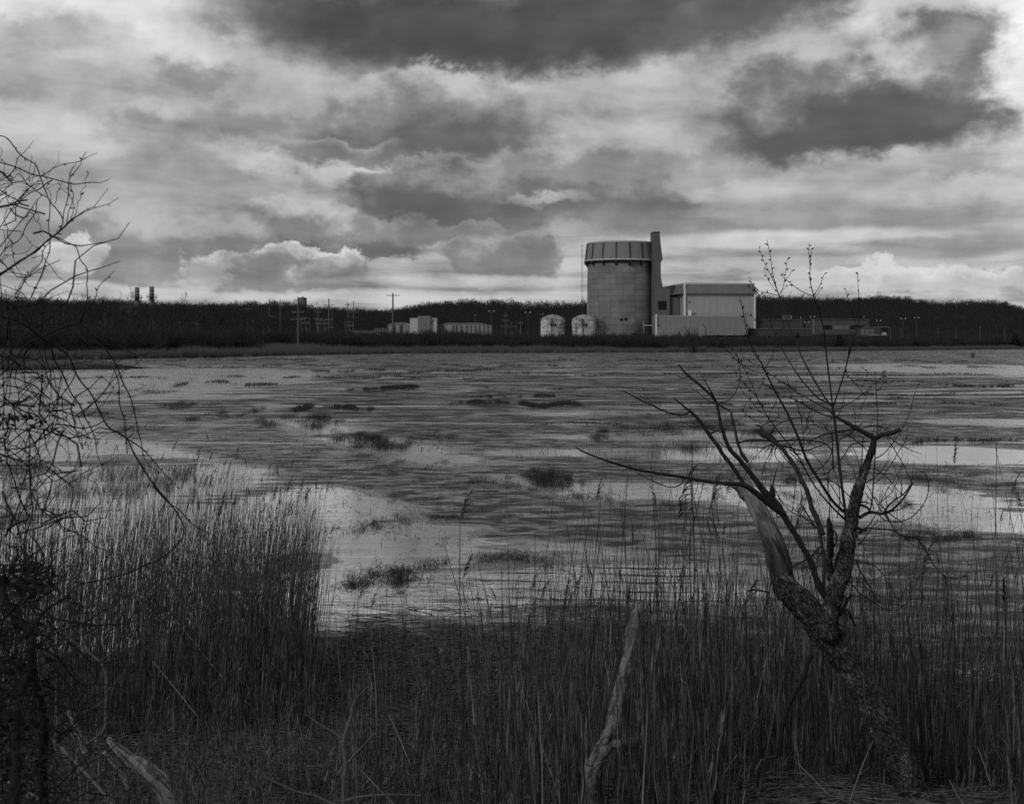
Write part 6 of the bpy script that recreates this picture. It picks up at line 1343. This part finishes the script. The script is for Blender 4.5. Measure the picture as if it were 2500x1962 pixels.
# ---------------- arching brambles at the left
br = thing('bramble_thicket', 'dark tangle of arching thorny vines climbing up the left edge', 'bramble', (0, 0, 0))
PB = Plant(4.3, 31, .7)
VN = [('H', [(-40, -40, 46), (10, 100, 58), (60, 240, 64), (130, 340, 70), (215, 430, 70), (235, 560, 60), (215, 720, 60), (150, 900, 66), (110, 1150, 70), (120, 1400, 76), (90, 1800, 84)], 12),
      ('H', [(225, 560, 60), (250, 760, 64), (300, 950, 66), (330, 1150, 62), (320, 1400, 62), (330, 1800, 66)], 12),
      ('H', [(230, 430, 34), (260, 380, 28), (330, 275, 20), (400, 230, 16), (480, 180, 15), (515, 185, 12)], 8),
      ('G', [(340, 1708, 16), (430, 1640, 15), (560, 1550, 14), (600, 1500, 13), (680, 1450, 13), (850, 1420, 13), (950, 1390, 13), (1070, 1360, 14), (1200, 1300, 14), (1340, 1240, 13), (1460, 1140, 12), (1520, 1070, 12), (1535, 980, 12), (1490, 880, 12), (1400, 760, 13), (1280, 620, 15), (1190, 480, 16), (1120, 370, 15), (1060, 240, 15), (980, 190, 14), (890, 130, 14), (830, 0, 13)], 7),
      ('Fv', [(1040, -0 + 1520, 17), (950, 1330, 16), (850, 1210, 16), (790, 1110, 17), (750, 1000, 17), (680, 900, 17), (550, 820, 18), (440, 750, 20), (300, 640, 16), (150, 560, 14), (-40, 520, 12)], 7),
      ('Fv', [(-40, 1180, 18), (60, 1080, 18), (150, 990, 20), (270, 820, 18), (420, 745, 18), (500, 700, 17), (600, 655, 17), (720, 615, 17), (830, 605, 17), (920, 670, 16), (990, 780, 17), (1080, 840, 16), (1150, 930, 16), (1215, 1030, 17), (1240, 1100, 16), (1290, 1230, 15), (1360, 1360, 14), (1390, 1480, 14), (1420, 1600, 13), (1440, 1708, 12), (1478, 1860, 11), (1490, 1960, 9), (1560, 2080, 7), (1700, 2160, 5)], 7),
      ('Fv', [(1215, 1040, 14), (1200, 1090, 13), (1240, 1230, 13), (1247, 1440, 14), (1300, 1600, 14), (1303, 1708, 14), (1318, 1830, 14), (1325, 1950, 14)], 7),
      ('Fv', [(430, 740, 16), (520, 800, 15), (560, 960, 14), (620, 1060, 16), (680, 1180, 16), (740, 1320, 15), (830, 1440, 14), (890, 1580, 14), (960, 1708, 13), (1000, 1840, 10), (1010, 1950, 8), (1080, 2120, 6)], 7),
      ('Fv', [(840, 590, 14), (870, 480, 13), (910, 330, 12), (905, 190, 12), (915, 50, 11), (885, -10, 11), (835, -70, 11), (795, -200, 11), (685, -255, 11), (630, -290, 11), (570, -308, 11)], 6),
      ('Fv', [(840, 590, 12), (870, 500, 12), (930, 430, 11), (990, 350, 10), (1030, 210, 9), (1130, 110, 8), (1192, 42, 6)], 6),
      ('E', [(-60, 1620, 18), (0, 1590, 18), (200, 1450, 18), (380, 1330, 18), (520, 1210, 17), (640, 1110, 16), (740, 1010, 14), (830, 960, 11), (920, 910, 9), (1010, 880, 8), (1130, 845, 7), (1237, 778, 4)], 6),
      ('E', [(-60, 1600, 16), (0, 1570, 16), (180, 1460, 16), (360, 1340, 16), (440, 1270, 15), (600, 1150, 14), (690, 1070, 13), (780, 990, 11), (890, 910, 9), (980, 870, 7), (1040, 795, 6), (1122, 698, 3)], 6),
      ('E', [(-40, 120, 12), (0, 135, 12), (80, 165, 13), (205, 325, 14), (330, 410, 13), (378, 445, 13), (420, 560, 13), (470, 700, 13), (520, 820, 13), (575, 880, 13), (640, 970, 13), (655, 1040, 14), (600, 1150, 14), (500, 1220, 14), (380, 1340, 16), (200, 1440, 15), (-40, 1610, 15)], 6),
      ('E', [(-40, 395, 14), (0, 410, 14), (150, 455, 14), (220, 485, 13), (340, 540, 13), (440, 555, 13), (590, 595, 12), (730, 630, 12), (790, 640, 12), (930, 620, 10), (1060, 620, 8), (1145, 583, 5)], 6),
      ('E', [(440, 550, 11), (500, 515, 10), (560, 470, 9), (665, 430, 9), (820, 405, 8), (935, 345, 7), (1018, 315, 4)], 6),
      ('E', [(655, 1040, 12), (665, 930, 11), (690, 850, 11), (715, 740, 11), (715, 640, 11), (730, 570, 11), (790, 500, 10), (840, 430, 9), (870, 340, 8), (907, 302, 4)], 6), ('E', [(735, 560, 8), (740, 510, 6), (785, 440, 3)], 5), ('E', [(725, 570, 8), (730, 510, 6), (770, 450, 3)], 5),
      ('E', [(690, 1070, 10), (705, 990, 9), (715, 920, 9), (740, 860, 9), (765, 760, 9), (730, 640, 9)], 6), ('E', [(740, 1010, 8), (768, 880, 8), (740, 780, 7), (640, 680, 5)], 6), ('E', [(780, 980, 8), (805, 890, 7), (808, 830, 7), (845, 785, 7), (840, 715, 6), (893, 660, 6), (885, 600, 5), (922, 533, 3)], 6),
      ('E', [(570, 840, 8), (590, 800, 7), (598, 715, 7), (630, 670, 6), (658, 577, 3)], 6), ('E', [(525, 820, 8), (530, 740, 7), (490, 670, 6), (500, 600, 5), (430, 490, 3)], 6), ('E', [(490, 690, 6), (550, 650, 5), (615, 625, 3)], 5),
      ('E', [(520, 820, 10), (520, 920, 10), (505, 1090, 10), (522, 1200, 11), (515, 1350, 12), (478, 1430, 12), (440, 1570, 12), (375, 1708, 12), (320, 1830, 11), (250, 1950, 10)], 6),
      ('E', [(-30, 1120, 10), (0, 1090, 10), (90, 950, 10), (160, 840, 10), (190, 800, 10), (250, 760, 9), (330, 650, 9), (430, 600, 8)], 6), ('E', [(-30, 690, 12), (0, 700, 12), (90, 760, 11), (190, 810, 11), (232, 852, 8)], 6), ('E', [(-30, 1320, 11), (0, 1290, 11), (120, 1140, 10), (210, 1040, 10), (330, 890, 9), (382, 795, 6)], 6), ('E', [(-30, 1410, 11), (0, 1390, 11), (60, 1310, 10), (210, 1210, 10), (270, 1080, 10), (370, 930, 10), (385, 820, 8), (430, 760, 6)], 6),
      ('E', [(-30, 760, 8), (0, 740, 8), (160, 615, 8), (230, 615, 9), (320, 660, 10), (390, 720, 10), (500, 780, 9)], 6), ('E', [(-30, 625, 10), (0, 610, 10), (100, 540, 9), (160, 460, 9), (180, 380, 8), (215, 335, 8), (270, 290, 7), (355, 178, 4)], 6), ('E', [(-20, 690, 8), (80, 660, 8), (130, 600, 7), (110, 530, 6), (200, 480, 5), (270, 450, 3)], 5), ('E', [(190, 800, 10), (270, 710, 10), (330, 660, 9), (420, 630, 7)], 6),
      ('E', [(520, 1240, 10), (450, 1330, 10), (430, 1450, 10), (300, 1590, 10), (220, 1708, 9), (150, 1790, 8)], 6), ('E', [(370, 930, 6), (410, 980, 6), (390, 1030, 6), (430, 1080, 6), (410, 1150, 5), (460, 1200, 4)], 5), ('E', [(40, 1130, 6), (60, 1300, 6), (20, 1450, 5)], 5), ('E', [(60, 1310, 6), (110, 1222, 6), (130, 1330, 6), (145, 1405, 4)], 5), ('E', [(340, 1270, 7), (270, 1350, 7), (100, 1380, 7), (20, 1440, 7), (-20, 1470, 6)], 5), ('E', [(400, 1310, 6), (310, 1250, 6), (270, 1180, 5), (200, 1143, 3)], 5),
      ('E', [(370, 440, 7), (350, 560, 7), (320, 640, 6), (300, 560, 5), (335, 360, 3)], 5), ('E', [(0, 250, 6), (25, 300, 6), (0, 360, 6), (50, 410, 6), (40, 520, 5)], 5), ('E', [(100, 540, 6), (130, 580, 6), (160, 610, 5)], 5), ('E', [(200, 500, 6), (240, 560, 5), (260, 590, 3)], 5), ('E', [(-20, 1560, 8), (140, 1560, 8), (270, 1585, 8), (400, 1560, 6)], 5), ('E', [(-20, 1500, 7), (20, 1400, 6), (80, 1370, 5)], 5),
      ('G', [(1060, 240, 12), (1180, 320, 11), (1260, 400, 10), (1340, 500, 9), (1430, 590, 8), (1495, 662, 4)], 6), ('G', [(1280, 640, 11), (1400, 770, 10), (1490, 830, 10), (1600, 950, 9), (1700, 1005, 6), (1790, 1050, 4)], 6), ('G', [(370, 1000, 14), (500, 920, 12), (640, 862, 6)], 6), ('Fv', [(1215, 1000, 11), (1320, 950, 10), (1440, 940, 9), (1540, 900, 8), (1660, 905, 7), (1800, 850, 4)], 6),
      ('Fv', [(790, 1100, 12), (750, 1200, 12), (640, 1350, 12), (560, 1480, 12), (440, 1620, 12), (380, 1740, 10)], 6), ('Fv', [(-30, 900, 16), (0, 920, 16), (150, 990, 14), (260, 1050, 12), (370, 1110, 10), (470, 1210, 8), (560, 1230, 6)], 6), ('Fv', [(20, 930, 12), (30, 1100, 12), (40, 1400, 11), (30, 1708, 10)], 6), ('Fv', [(150, 990, 11), (110, 1150, 10), (100, 1350, 9), (40, 1440, 7)], 6), ('Fv', [(160, 1000, 13), (250, 1120, 12), (270, 1250, 11), (360, 1350, 11), (470, 1450, 11), (560, 1480, 10), (610, 1560, 9), (580, 1630, 7)], 6),
      ('Fv', [(420, 745, 10), (440, 600, 8), (450, 400, 6)], 5), ('Fv', [(430, 750, 10), (410, 880, 10), (430, 920, 10), (480, 1040, 9), (560, 1100, 8), (580, 1300, 6)], 5), ('Fv', [(430, 920, 9), (370, 980, 8), (200, 985, 7)], 5), ('Fv', [(180, 560, 9), (190, 330, 7), (150, 200, 4)], 5), ('Fv', [(100, 560, 9), (150, 330, 8), (250, 130, 8), (390, -20, 7)], 5), ('Fv', [(320, 330, 8), (360, 240, 10), (430, 110, 11), (470, -10, 11)], 6), ('Fv', [(760, 960, 8), (800, 880, 7), (840, 700, 6), (860, 600, 5)], 5), ('Fv', [(740, 940, 9), (780, 920, 7), (800, 830, 5)], 5),
      ('G', [(240, 430, 14), (280, 400, 12), (330, 340, 8)], 5), ('G', [(250, 200, 11), (245, 420, 12), (250, 640, 13), (270, 860, 14), (230, 1000, 12), (200, 1160, 12), (260, 1290, 16)], 6), ('G', [(20, 680, 18), (60, 790, 18), (110, 900, 18), (60, 1020, 20), (40, 1060, 14)], 6), ('G', [(60, 1000, 22), (150, 940, 20), (220, 920, 16), (250, 860, 12)], 6), ('G', [(40, 240, 12), (50, 400, 11), (110, 560, 11), (160, 720, 12), (230, 880, 12)], 6), ('G', [(690, 330, 8), (650, 220, 7), (620, 120, 6)], 5), ('G', [(690, 330, 8), (680, 200, 7), (700, 120, 5)], 5), ('G', [(300, 410, 8), (400, 440, 7), (500, 500, 6), (560, 540, 4)], 5),
      ('G', [(800, 190, 10), (900, 190, 9), (970, 185, 9)], 5), ('G', [(290, 410, 9), (180, 330, 9), (60, 280, 9), (-30, 270, 9)], 5), ('G', [(1060, 240, 9), (1100, 210, 8), (1110, 190, 6)], 5)]
allp = []
for c, pts, sd in VN:
    pth = PB.path(trace(c, pts), None, None, .025); allp.append(pth)
    o = link('vine', sweep_mesh('vine', [sweep(pth, sd, lumpy(30, .14))]), M_VINE, br); out = []
    knots(pth, PB.rs, .075, .010, out)
    if out: tag(link('thorns', knot_mesh('thorns', out), M_VINE, o), kind='stuff')
# loose tangle of finer shoots, too many to tell apart
tang = []
for (x0, x1, y0, y1, n_, ln) in ((-60, 190, 960, 1060, 70, .16), (-60, 130, 1120, 1480, 45, .2), (-80, 150, 1480, 1980, 230, .22), (-60, 130, 420, 640, 25, .12), (-60, 160, 720, 960, 30, .22), (20, 110, 1370, 1450, 70, .07)):
    for _ in range(n_):
        p = np.array(at(PB.rs.uniform(x0, x1), PB.rs.uniform(y0, y1), 4.3 + PB.rs.normal() * .45)); d = unit(PB.rs.normal(size=3) * np.array([1, .5, .8])); P = [p]
        for k in range(6): d = unit(d + PB.rs.normal(size=3) * .45); P.append(P[-1] + d * ln * PB.rs.uniform(.5, 1.2) / 2.5)
        tang.append((np.array(P), np.linspace(1, .35, 7) * PB.rs.uniform(.0012, .0034)))
v, f = tubes(np.array([t_[0] for t_ in tang]), np.array([t_[1] for t_ in tang]), 4)
tag(link('fine_shoots', mesh_np('fine_shoots', v, f), M_VINE, br), kind='stuff')
# withered leaves and lichen clinging to the vine stems
LV, LF = [], []
for (x0, x1, y0, y1, n_, sz) in ((-60, 110, 1480, 1980, 600, .018), (-30, 120, 1380, 1460, 90, .022), (-40, 90, 1010, 1050, 40, .014)):
    for _ in range(n_):
        p = np.array(at(PB.rs.normal((x0 + x1) / 2, (x1 - x0) / 3.2), PB.rs.uniform(y0, y1), 4.3 + PB.rs.normal() * .3)); a = unit(PB.rs.normal(size=3)); b = unit(np.cross(a, PB.rs.normal(size=3))); s_ = sz * PB.rs.uniform(.5, 1.3); nn = np.cross(a, b)
        o = len(LV); LV += [p - a * s_, p + b * s_ * .45 + nn * s_ * .2, p + a * s_, p - b * s_ * .45 + nn * s_ * .2]; LF.append((o, o + 1, o + 2, o + 3))
lm = mesh_np('withered_leaves', np.array(LV), np.array(LF), False)
tag(link('withered_leaves', lm, M_VINE, br), kind='stuff')
# ------------------------------------------------------------------ reeds on the near shore
def reed_mass(n_, place, hmin, hmax, lean, sway, r0, K=5):
    X, Y, hs = place(n_); n2 = len(X); Z = np.maximum(height(X, Y), -.25)
    H = rng.uniform(hmin, hmax, n2) * hs; t = np.linspace(0, 1, K)
    lx = rng.normal(lean, sway, n2) * H; ly = rng.normal(0, sway, n2) * H; cv_ = rng.normal(.0, .04, n2) * H
    P = np.zeros((n2, K, 3)); P[:, :, 0] = X[:, None] + lx[:, None] * t ** 1.5 + cv_[:, None] * np.sin(t * np.pi); P[:, :, 1] = Y[:, None] + ly[:, None] * t ** 1.5
    P[:, :, 2] = Z[:, None] - .05 + (H[:, None] + .05) * t * (1 - .04 * np.abs(lx / H)[:, None])
    Rr = rng.uniform(.7, 1.3, n2)[:, None] * r0 * (1 - .72 * t)[None, :]
    return P, Rr
def plume_geo(rs, L_=.24):
    """A drooping one-sided seed head: many hair-thin sprays off a curved stalk."""
    P, Rr = [], []
    for i in range(34):
        f = rs.random() ** .8; base = np.array([f * f * L_ * .35, 0, f * L_]); d = unit(np.array([.55 + rs.normal() * .25, rs.normal() * .3, .9])); ln = L_ * (.42 - .28 * f) * rs.uniform(.6, 1.1)
        P.append([base, base + d * ln * .5, base + d * ln + np.array([ln * .25, 0, -ln * .22])]); Rr.append([.0022, .0034, .0008])
    return tubes(np.array(P), np.array(Rr), 3)
PLU = [plume_geo(np.random.default_rng(60 + i), .20 + .03 * i) for i in range(4)]
def add_plumes(P, frac):
    out = []
    for i in np.nonzero(rng.random(len(P)) < frac)[0]:
        v, f = PLU[i % 4]; s = rng.uniform(.5, 1.0); a = rng.normal(0, .8); R_ = np.array([[math.cos(a), -math.sin(a), 0], [math.sin(a), math.cos(a), 0], [0, 0, 1]])
        out.append(((v * s) @ R_.T + P[i, -1], f))
    return out
def add_leaves(P, per, ln0=.28):
    n2 = int(len(P) * per); i = rng.integers(0, len(P), n2); f = rng.uniform(.25, .85, n2); k = np.minimum((f * (P.shape[1] - 1)).astype(int), P.shape[1] - 2); fr = f * (P.shape[1] - 1) - k
    b = P[i, k] + (P[i, k + 1] - P[i, k]) * fr[:, None]; a = rng.uniform(0, 6.28, n2); ln = ln0 * rng.uniform(.4, 1.3, n2); w = .0045
    dx_, dy_ = np.cos(a), np.sin(a) * .6; V = np.zeros((n2, 5, 3))
    V[:, 0] = b; V[:, 1] = b; V[:, 0, 0] -= w * dy_; V[:, 0, 1] += w * dx_; V[:, 1, 0] += w * dy_; V[:, 1, 1] -= w * dx_
    m1 = b.copy(); m1[:, 0] += dx_ * ln * .5; m1[:, 1] += dy_ * ln * .5; m1[:, 2] += ln * .45
    V[:, 2] = m1; V[:, 3] = m1; V[:, 2, 0] += w * dy_; V[:, 2, 1] -= w * dx_; V[:, 3, 0] -= w * dy_; V[:, 3, 1] += w * dx_
    V[:, 4] = b; V[:, 4, 0] += dx_ * ln * 1.0; V[:, 4, 1] += dy_ * ln; V[:, 4, 2] += ln * rng.uniform(-.35, .55, n2)
    o = np.arange(n2)[:, None] * 5
    fq = np.concatenate([o + np.array([[0, 1, 2]]), o + np.array([[0, 2, 3]]), o + np.array([[3, 2, 4]])])
    return V.reshape(-1, 3), fq
def quads2tris(f): return np.concatenate([f[:, [0, 1, 2]], f[:, [0, 2, 3]]])
def reed_bed(name, masses, mat):
    parts = []
    for P, Rr, pf, lf in masses:
        v, f = tubes(P, Rr, 3); parts.append((v, quads2tris(f)))
        for v2, f2 in add_plumes(P, pf): parts.append((v2, quads2tris(f2)))
        if lf: parts.append(add_leaves(P, lf))
    V, Fc = joinv(parts)
    return tag(link(name, mesh_np(name, V, Fc), mat), kind='stuff')
M_STRAW2 = material('pale straw', 0.15, 0.6, 0.3, 3.0, spec=0.3)
def straw_build(t, co, v, n):
    return n.step(0.36, 0.66) * 2.4 + 0.25, n
M_WRACK = material('rotting straw', 0.055, 0.7, 0.6, 14.0, spec=0.35, build=straw_build)
def stalk_build(t, co, v, n):
    x, y, z = t.sep(co)
    rare = t.noise(t.vec(x * 31.0, y * 31.0, z * 0.6), 1.0, 0.0, 0.5).step(0.66, 0.72)
    return n.step(0.40, 0.72) * 3.0 + 0.30 + rare * 3.5, n
M_REED = material('dry reed stem', 0.047, 0.65, 0.3, 26.0, spec=0.3, stretch=(1, 1, 0.06), build=stalk_build)
def left_bed(n_):
    Y = 14.2 + 11.5 * rng.random(n_) ** 1.25; edge = np.interp(Y, [14, 16, 19, 23, 26], [-.150, -.158, -.165, -.19, -.21]) + (vnoise(Y * 3, 1.0 + 0 * Y) - .5) * .014
    u = edge - (rng.random(n_) ** 1.15) * (edge + .47); X = u * Y
    kp = (vnoise(X * 1.1, Y * 1.4) > .20) | (Y < 17.5); kp &= rng.random(n_) < np.interp(Y, [14, 18, 21, 26], [1, 1, .6, .30]); kp &= rng.random(n_) < np.interp(u, [-.47, -.40, -.30], [.65, .7, 1])
    return X[kp], Y[kp], np.interp(Y[kp], [14, 17, 26], [.86, 1.0, 1.0])
def right_bed(n_):
    Y = 6.4 + 9.4 * rng.random(n_) ** .85; u = np.interp(rng.random(n_), [0, .07, .2, 1], [-.13, .0, .08, .46]); X = u * Y
    kp = (rng.random(n_) < np.interp(Y, [6, 10, 13, 16], [.8, 1, .8, .35])) & (vnoise(X * 1.7 + 5, Y * 1.2) > .16)
    kp &= ~((Y < 8.2) & (u > .17) & (u < .39))
    X, Y = X[kp], Y[kp]; return X, Y, np.interp(Y, [6, 9, 12, 16], [.62, .85, 1, .95])
def tall_thin(n_):
    Y = rng.uniform(8.5, 14.5, n_); u = rng.uniform(.03, .46, n_); return u * Y, Y, np.ones(n_)
def thick_near(n_):
    Y = rng.uniform(6.0, 9.5, n_); u = rng.uniform(-.02, .47, n_); k = ~((u > .17) & (u < .39) & (Y < 8.2)); return (u * Y)[k], Y[k], np.ones(k.sum())
def front_short(n_):
    Y = 6.6 + 5.4 * rng.random(n_); u = rng.uniform(-.46, .46, n_); k = ~((Y < 8.2) & (u > .18) & (u < .38)); X = u * Y; return X[k], Y[k], np.ones(k.sum())
def front_thin(n_):
    Y = 8 + 7.0 * rng.random(n_); u = rng.uniform(-.42, .02, n_); X = u * Y; return X, Y, np.ones(n_)
mL = reed_mass(5000, left_bed, 1.75, 2.55, .08, .04, .0046)
mR = reed_mass(2700, right_bed, 1.15, 2.05, .0, .06, .0050)
mH = reed_mass(300, tall_thin, 1.9, 2.7, .0, .04, .0046)
mK = reed_mass(260, thick_near, 1.25, 2.15, .0, .08, .0062)
mF = reed_mass(1500, front_short, .35, 1.0, .0, .25, .0040)
mT = reed_mass(420, front_thin, .8, 1.5, -.05, .16, .0034)
reed_bed('left_reed_bed', [mL + (.055, .5)], M_REED)
reed_bed('front_reed_bed', [mR + (.015, .18), mH + (.07, .2), mK + (.06, .5), mF + (0, .4), mT + (.0, .3)], M_REED)

# single reeds one can tell apart: the nearest, tallest stems, each with stem, plume and leaf
kinds = []
for i in range(8):
    rs = np.random.default_rng(300 + i); H = 1.0; K = 9; t_ = np.linspace(0, 1, K)
    P = np.stack([.05 * rs.normal() * t_ ** 2 + .012 * np.sin(t_ * 5 + i), .03 * rs.normal() * t_ ** 2, H * t_], -1)
    st = sweep(np.column_stack([P, .0031 * (1 - .68 * t_)]), 5); sm = sweep_mesh('stem', [st]); sm.materials.append(M_REED)
    v, f = PLU[i % 4]; pm_ = mesh_np('plume', v * .62, f); pm_.materials.append(M_REED)
    lv, lf = add_leaves(P[None], 1.0, .18); lm_ = mesh_np('leaf', lv, lf, False); lm_.materials.append(M_REED)
    kinds.append((sm, pm_, lm_, P[-1].copy()))
def reed(px, ptop, Y, kd, lean, label, group=None, plume=True, thick=1.0, mat=None):
    x = wx(px, Y); z0 = max(hz(x, Y), -.2); H = (EYE + (HZ - ptop) / F * Y) - z0
    if H < .25: return
    sm, pm_, lm_, tip = kinds[kd % 8]
    t = thing('reed_stem', label, 'reed', (x, Y, z0 - .03), 0, group); t.rotation_euler = (random.gauss(0, .03), lean, random.choice((0, math.pi)) if abs(lean) < .02 else 0)
    H /= max(.5, math.cos(lean))
    o = link('stem', sm, None, t); o.scale = (thick, thick, H); l = link('leaf', lm_, None, t); l.scale = (1, 1, H)
    if plume:
        p = link('plume', pm_, None, t); p.location = (tip[0] * thick, tip[1] * thick, tip[2] * H); p.rotation_euler = (0, 0, random.uniform(-.6, .6) + (math.pi if random.random() < .3 else 0))
GL = 'tall reeds standing clear in the left bed'; GR = 'tall reeds standing clear in the right foreground'
for i in range(95):
    px = random.uniform(5, 735); Y = random.uniform(16.5, 24.0) if px < 600 else random.uniform(15, 18.5)
    tp_ = np.interp(px, [0, 200, 420, 560, 640, 735], [1150, 1110, 1100, 1130, 1180, 1260]) + random.uniform(-40, 130)
    reed(px - 30, tp_, Y, i, random.uniform(.05, .16), 'one of the tall plumed reeds rising above the left reed bed', GL, random.random() < .8, 1.2)
for i in range(150):
    px = 860 + 1640 * random.random() ** .8; Y = random.uniform(7.5, 14.5); tp_ = np.interp(px, [850, 1200, 1600, 1900, 2200, 2500], [1640, 1480, 1400, 1420, 1380, 1300]) + abs(random.gauss(0, 90)) - 40
    if Y < 8.3 and 1830 < px < 2400: Y += 1.6
    reed(px, tp_, Y, i, random.gauss(0, .08), 'one of the slender dry reeds in the right foreground', GR, random.random() < .16, 1.15)
for px, pt, Y, lean, pl_, lab in ((1310, 1290, 6.0, -.20, False, 'long dark reed leaning left across the water in front of the creek'), (1560, 1250, 6.4, -.09, False, 'tall dark reed just left of the driftwood snag tip'), (1112, 1260, 4.6, .03, True, 'very tall blurred reed near the camera, centre'), (1135, 1480, 5.2, .02, False, 'blurred reed just right of the very tall one'),
                                 (845, 1455, 10.8, 0, True, 'reed with a bushy seed head standing alone over the wrack'), (903, 1470, 11.2, 0, True, 'shorter reed with a seed head beside the lone bushy one'), (1716, 1300, 9.0, 0, True, 'reed with a braided plume left of the broken trunk'), (1790, 1310, 9.4, .01, True, 'reed with a bent plume touching the broken trunk'),
                                 (1810, 1380, 6.2, .22, False, 'thick bent reed slanting up to the right behind the snag'), (2490, 1330, 5.6, .25, False, 'long reed slanting in at the right edge'), (1250, 1440, 7.2, -.30, False, 'straw-coloured reed slanting left behind the driftwood snag'), (2470, 1240, 8.2, .0, True, 'tallest plumed reed at the right edge'), (2130, 1290, 6.8, -.03, False, 'left one of two tall dark stems close together right of the leaning tree'),
                                 (2150, 1280, 6.9, -.04, False, 'right one of two tall dark stems close together right of the leaning tree'), (2200, 1190, 7.4, -.05, False, 'thick tall stem right of the leaning tree trunk'), (2216, 1210, 7.2, -.02, False, 'thick dark stem beside the thick tall one'), (1350, 1400, 6.8, -.24, False, 'dark reed slanting left, middle of the lower half')):
    reed(px, pt, Y, int(px), lean, lab, None, pl_, 1.5)
# broken reeds slanting down with pale broken ends, lower left
for i, (c, p, Y, lab) in enumerate((('H', [(1460, 1050), (1300, 850), (1135, 650)], 9.5, 'slanting reed with a pale broken tip, lowest of three'), ('H', [(1660, 780), (1480, 560), (1310, 350)], 11.0, 'long thin reed slanting through the dark left bed'), ('M', [(640, 1760), (520, 1640), (410, 1525)], 6.6, 'pale broken reed at the bottom, right of the grey sapling'), ('M', [(680, 1500), (610, 1330), (560, 1220)], 7.4, 'pale bent reed right of the grey sapling'),
                                   ('M', [(1500, 1700), (1400, 1400), (1285, 1078)], 7.0, 'pale reed slanting up left in front of the snag'), ('R', [(640, 1660), (560, 1580), (490, 1510)], 7.0, 'pale broken reed lying left of the tree base'), ('R', [(740, 1700), (800, 1530), (855, 1400)], 6.6, 'pale thick reed stub leaning on the tree trunk'), ('R', [(1420, 1600), (1390, 1510), (1360, 1430)], 7.2, 'pale broken reed right of the tree base'), ('R', [(1290, 1708), (1250, 1640), (1225, 1590)], 7.0, 'short pale reed stub right of the tree base'))):
    t = thing('broken_reed', lab, 'reed', (0, 0, 0)); P_ = Plant(Y, 500 + i, .4)
    link('stem', sweep_mesh('stem', [sweep(P_.path(trace(c, p, (7 if c != 'R' else 6, 5)), 0, .3, .05), 6)]), M_STRAW2 if 'pale' in lab else M_REED, t)
# ------------------------------------------------------------------ the mat of dead stalks along the near water line
def straw_mat(n_, place, lmin, lmax, r0):
    X, Y, lift = place(n_); n2 = len(X); a = rng.normal(0, .55, n2); L_ = rng.uniform(lmin, lmax, n2)
    Z = np.maximum(height(X, Y), .0) + lift; tz = rng.normal(0, .10, n2)
    P = np.zeros((n2, 3, 3))
    for k, f in enumerate((-.5, 0, .5)):
        P[:, k, 0] = X + np.cos(a) * L_ * f; P[:, k, 1] = Y + np.sin(a) * L_ * f; P[:, k, 2] = np.maximum(Z + tz * L_ * f, np.maximum(height(P[:, k, 0], P[:, k, 1]), 0) + .004)
    P[:, 1, 2] += rng.uniform(0, .03, n2)
    return tubes(P, np.full((n2, 3), r0) * rng.uniform(.6, 1.4, n2)[:, None], 3)
def wrack(n_):
    X = rng.uniform(-6.5, 9.5, n_); Y = near_shore(X) + .5 - 7.5 * rng.random(n_) ** 1.2
    return X, Y, rng.uniform(0, .07, n_)
def bank(n_):
    Y = rng.uniform(6.2, 13, n_); X = rng.uniform(-.47, .47, n_) * Y; return X, Y, rng.uniform(0, .16, n_)
def afloat(n_):
    X = np.concatenate([rng.uniform(-5.2, 2, n_ // 2), rng.uniform(4, 9, n_ - n_ // 2)]); Y = near_shore(X) + rng.exponential(.75, n_); return X, Y, np.full(n_, .004)
V_, F_ = joinv([straw_mat(26000, wrack, .12, .6, .0046), straw_mat(9000, bank, .12, .6, .0034), straw_mat(3200, afloat, .12, .7, .0045)])
tag(link('dead_stalks', mesh_np('dead_stalks', V_, quads2tris(F_)), M_WRACK), kind='stuff')
scene.cycles.use_denoising = False      # the fine grain left by the sampler stands for the grain of the film
scene.cycles.caustics_reflective = False
scene.cycles.sample_clamp_indirect = 3.0
scene.cycles.sample_clamp_direct = 1.6
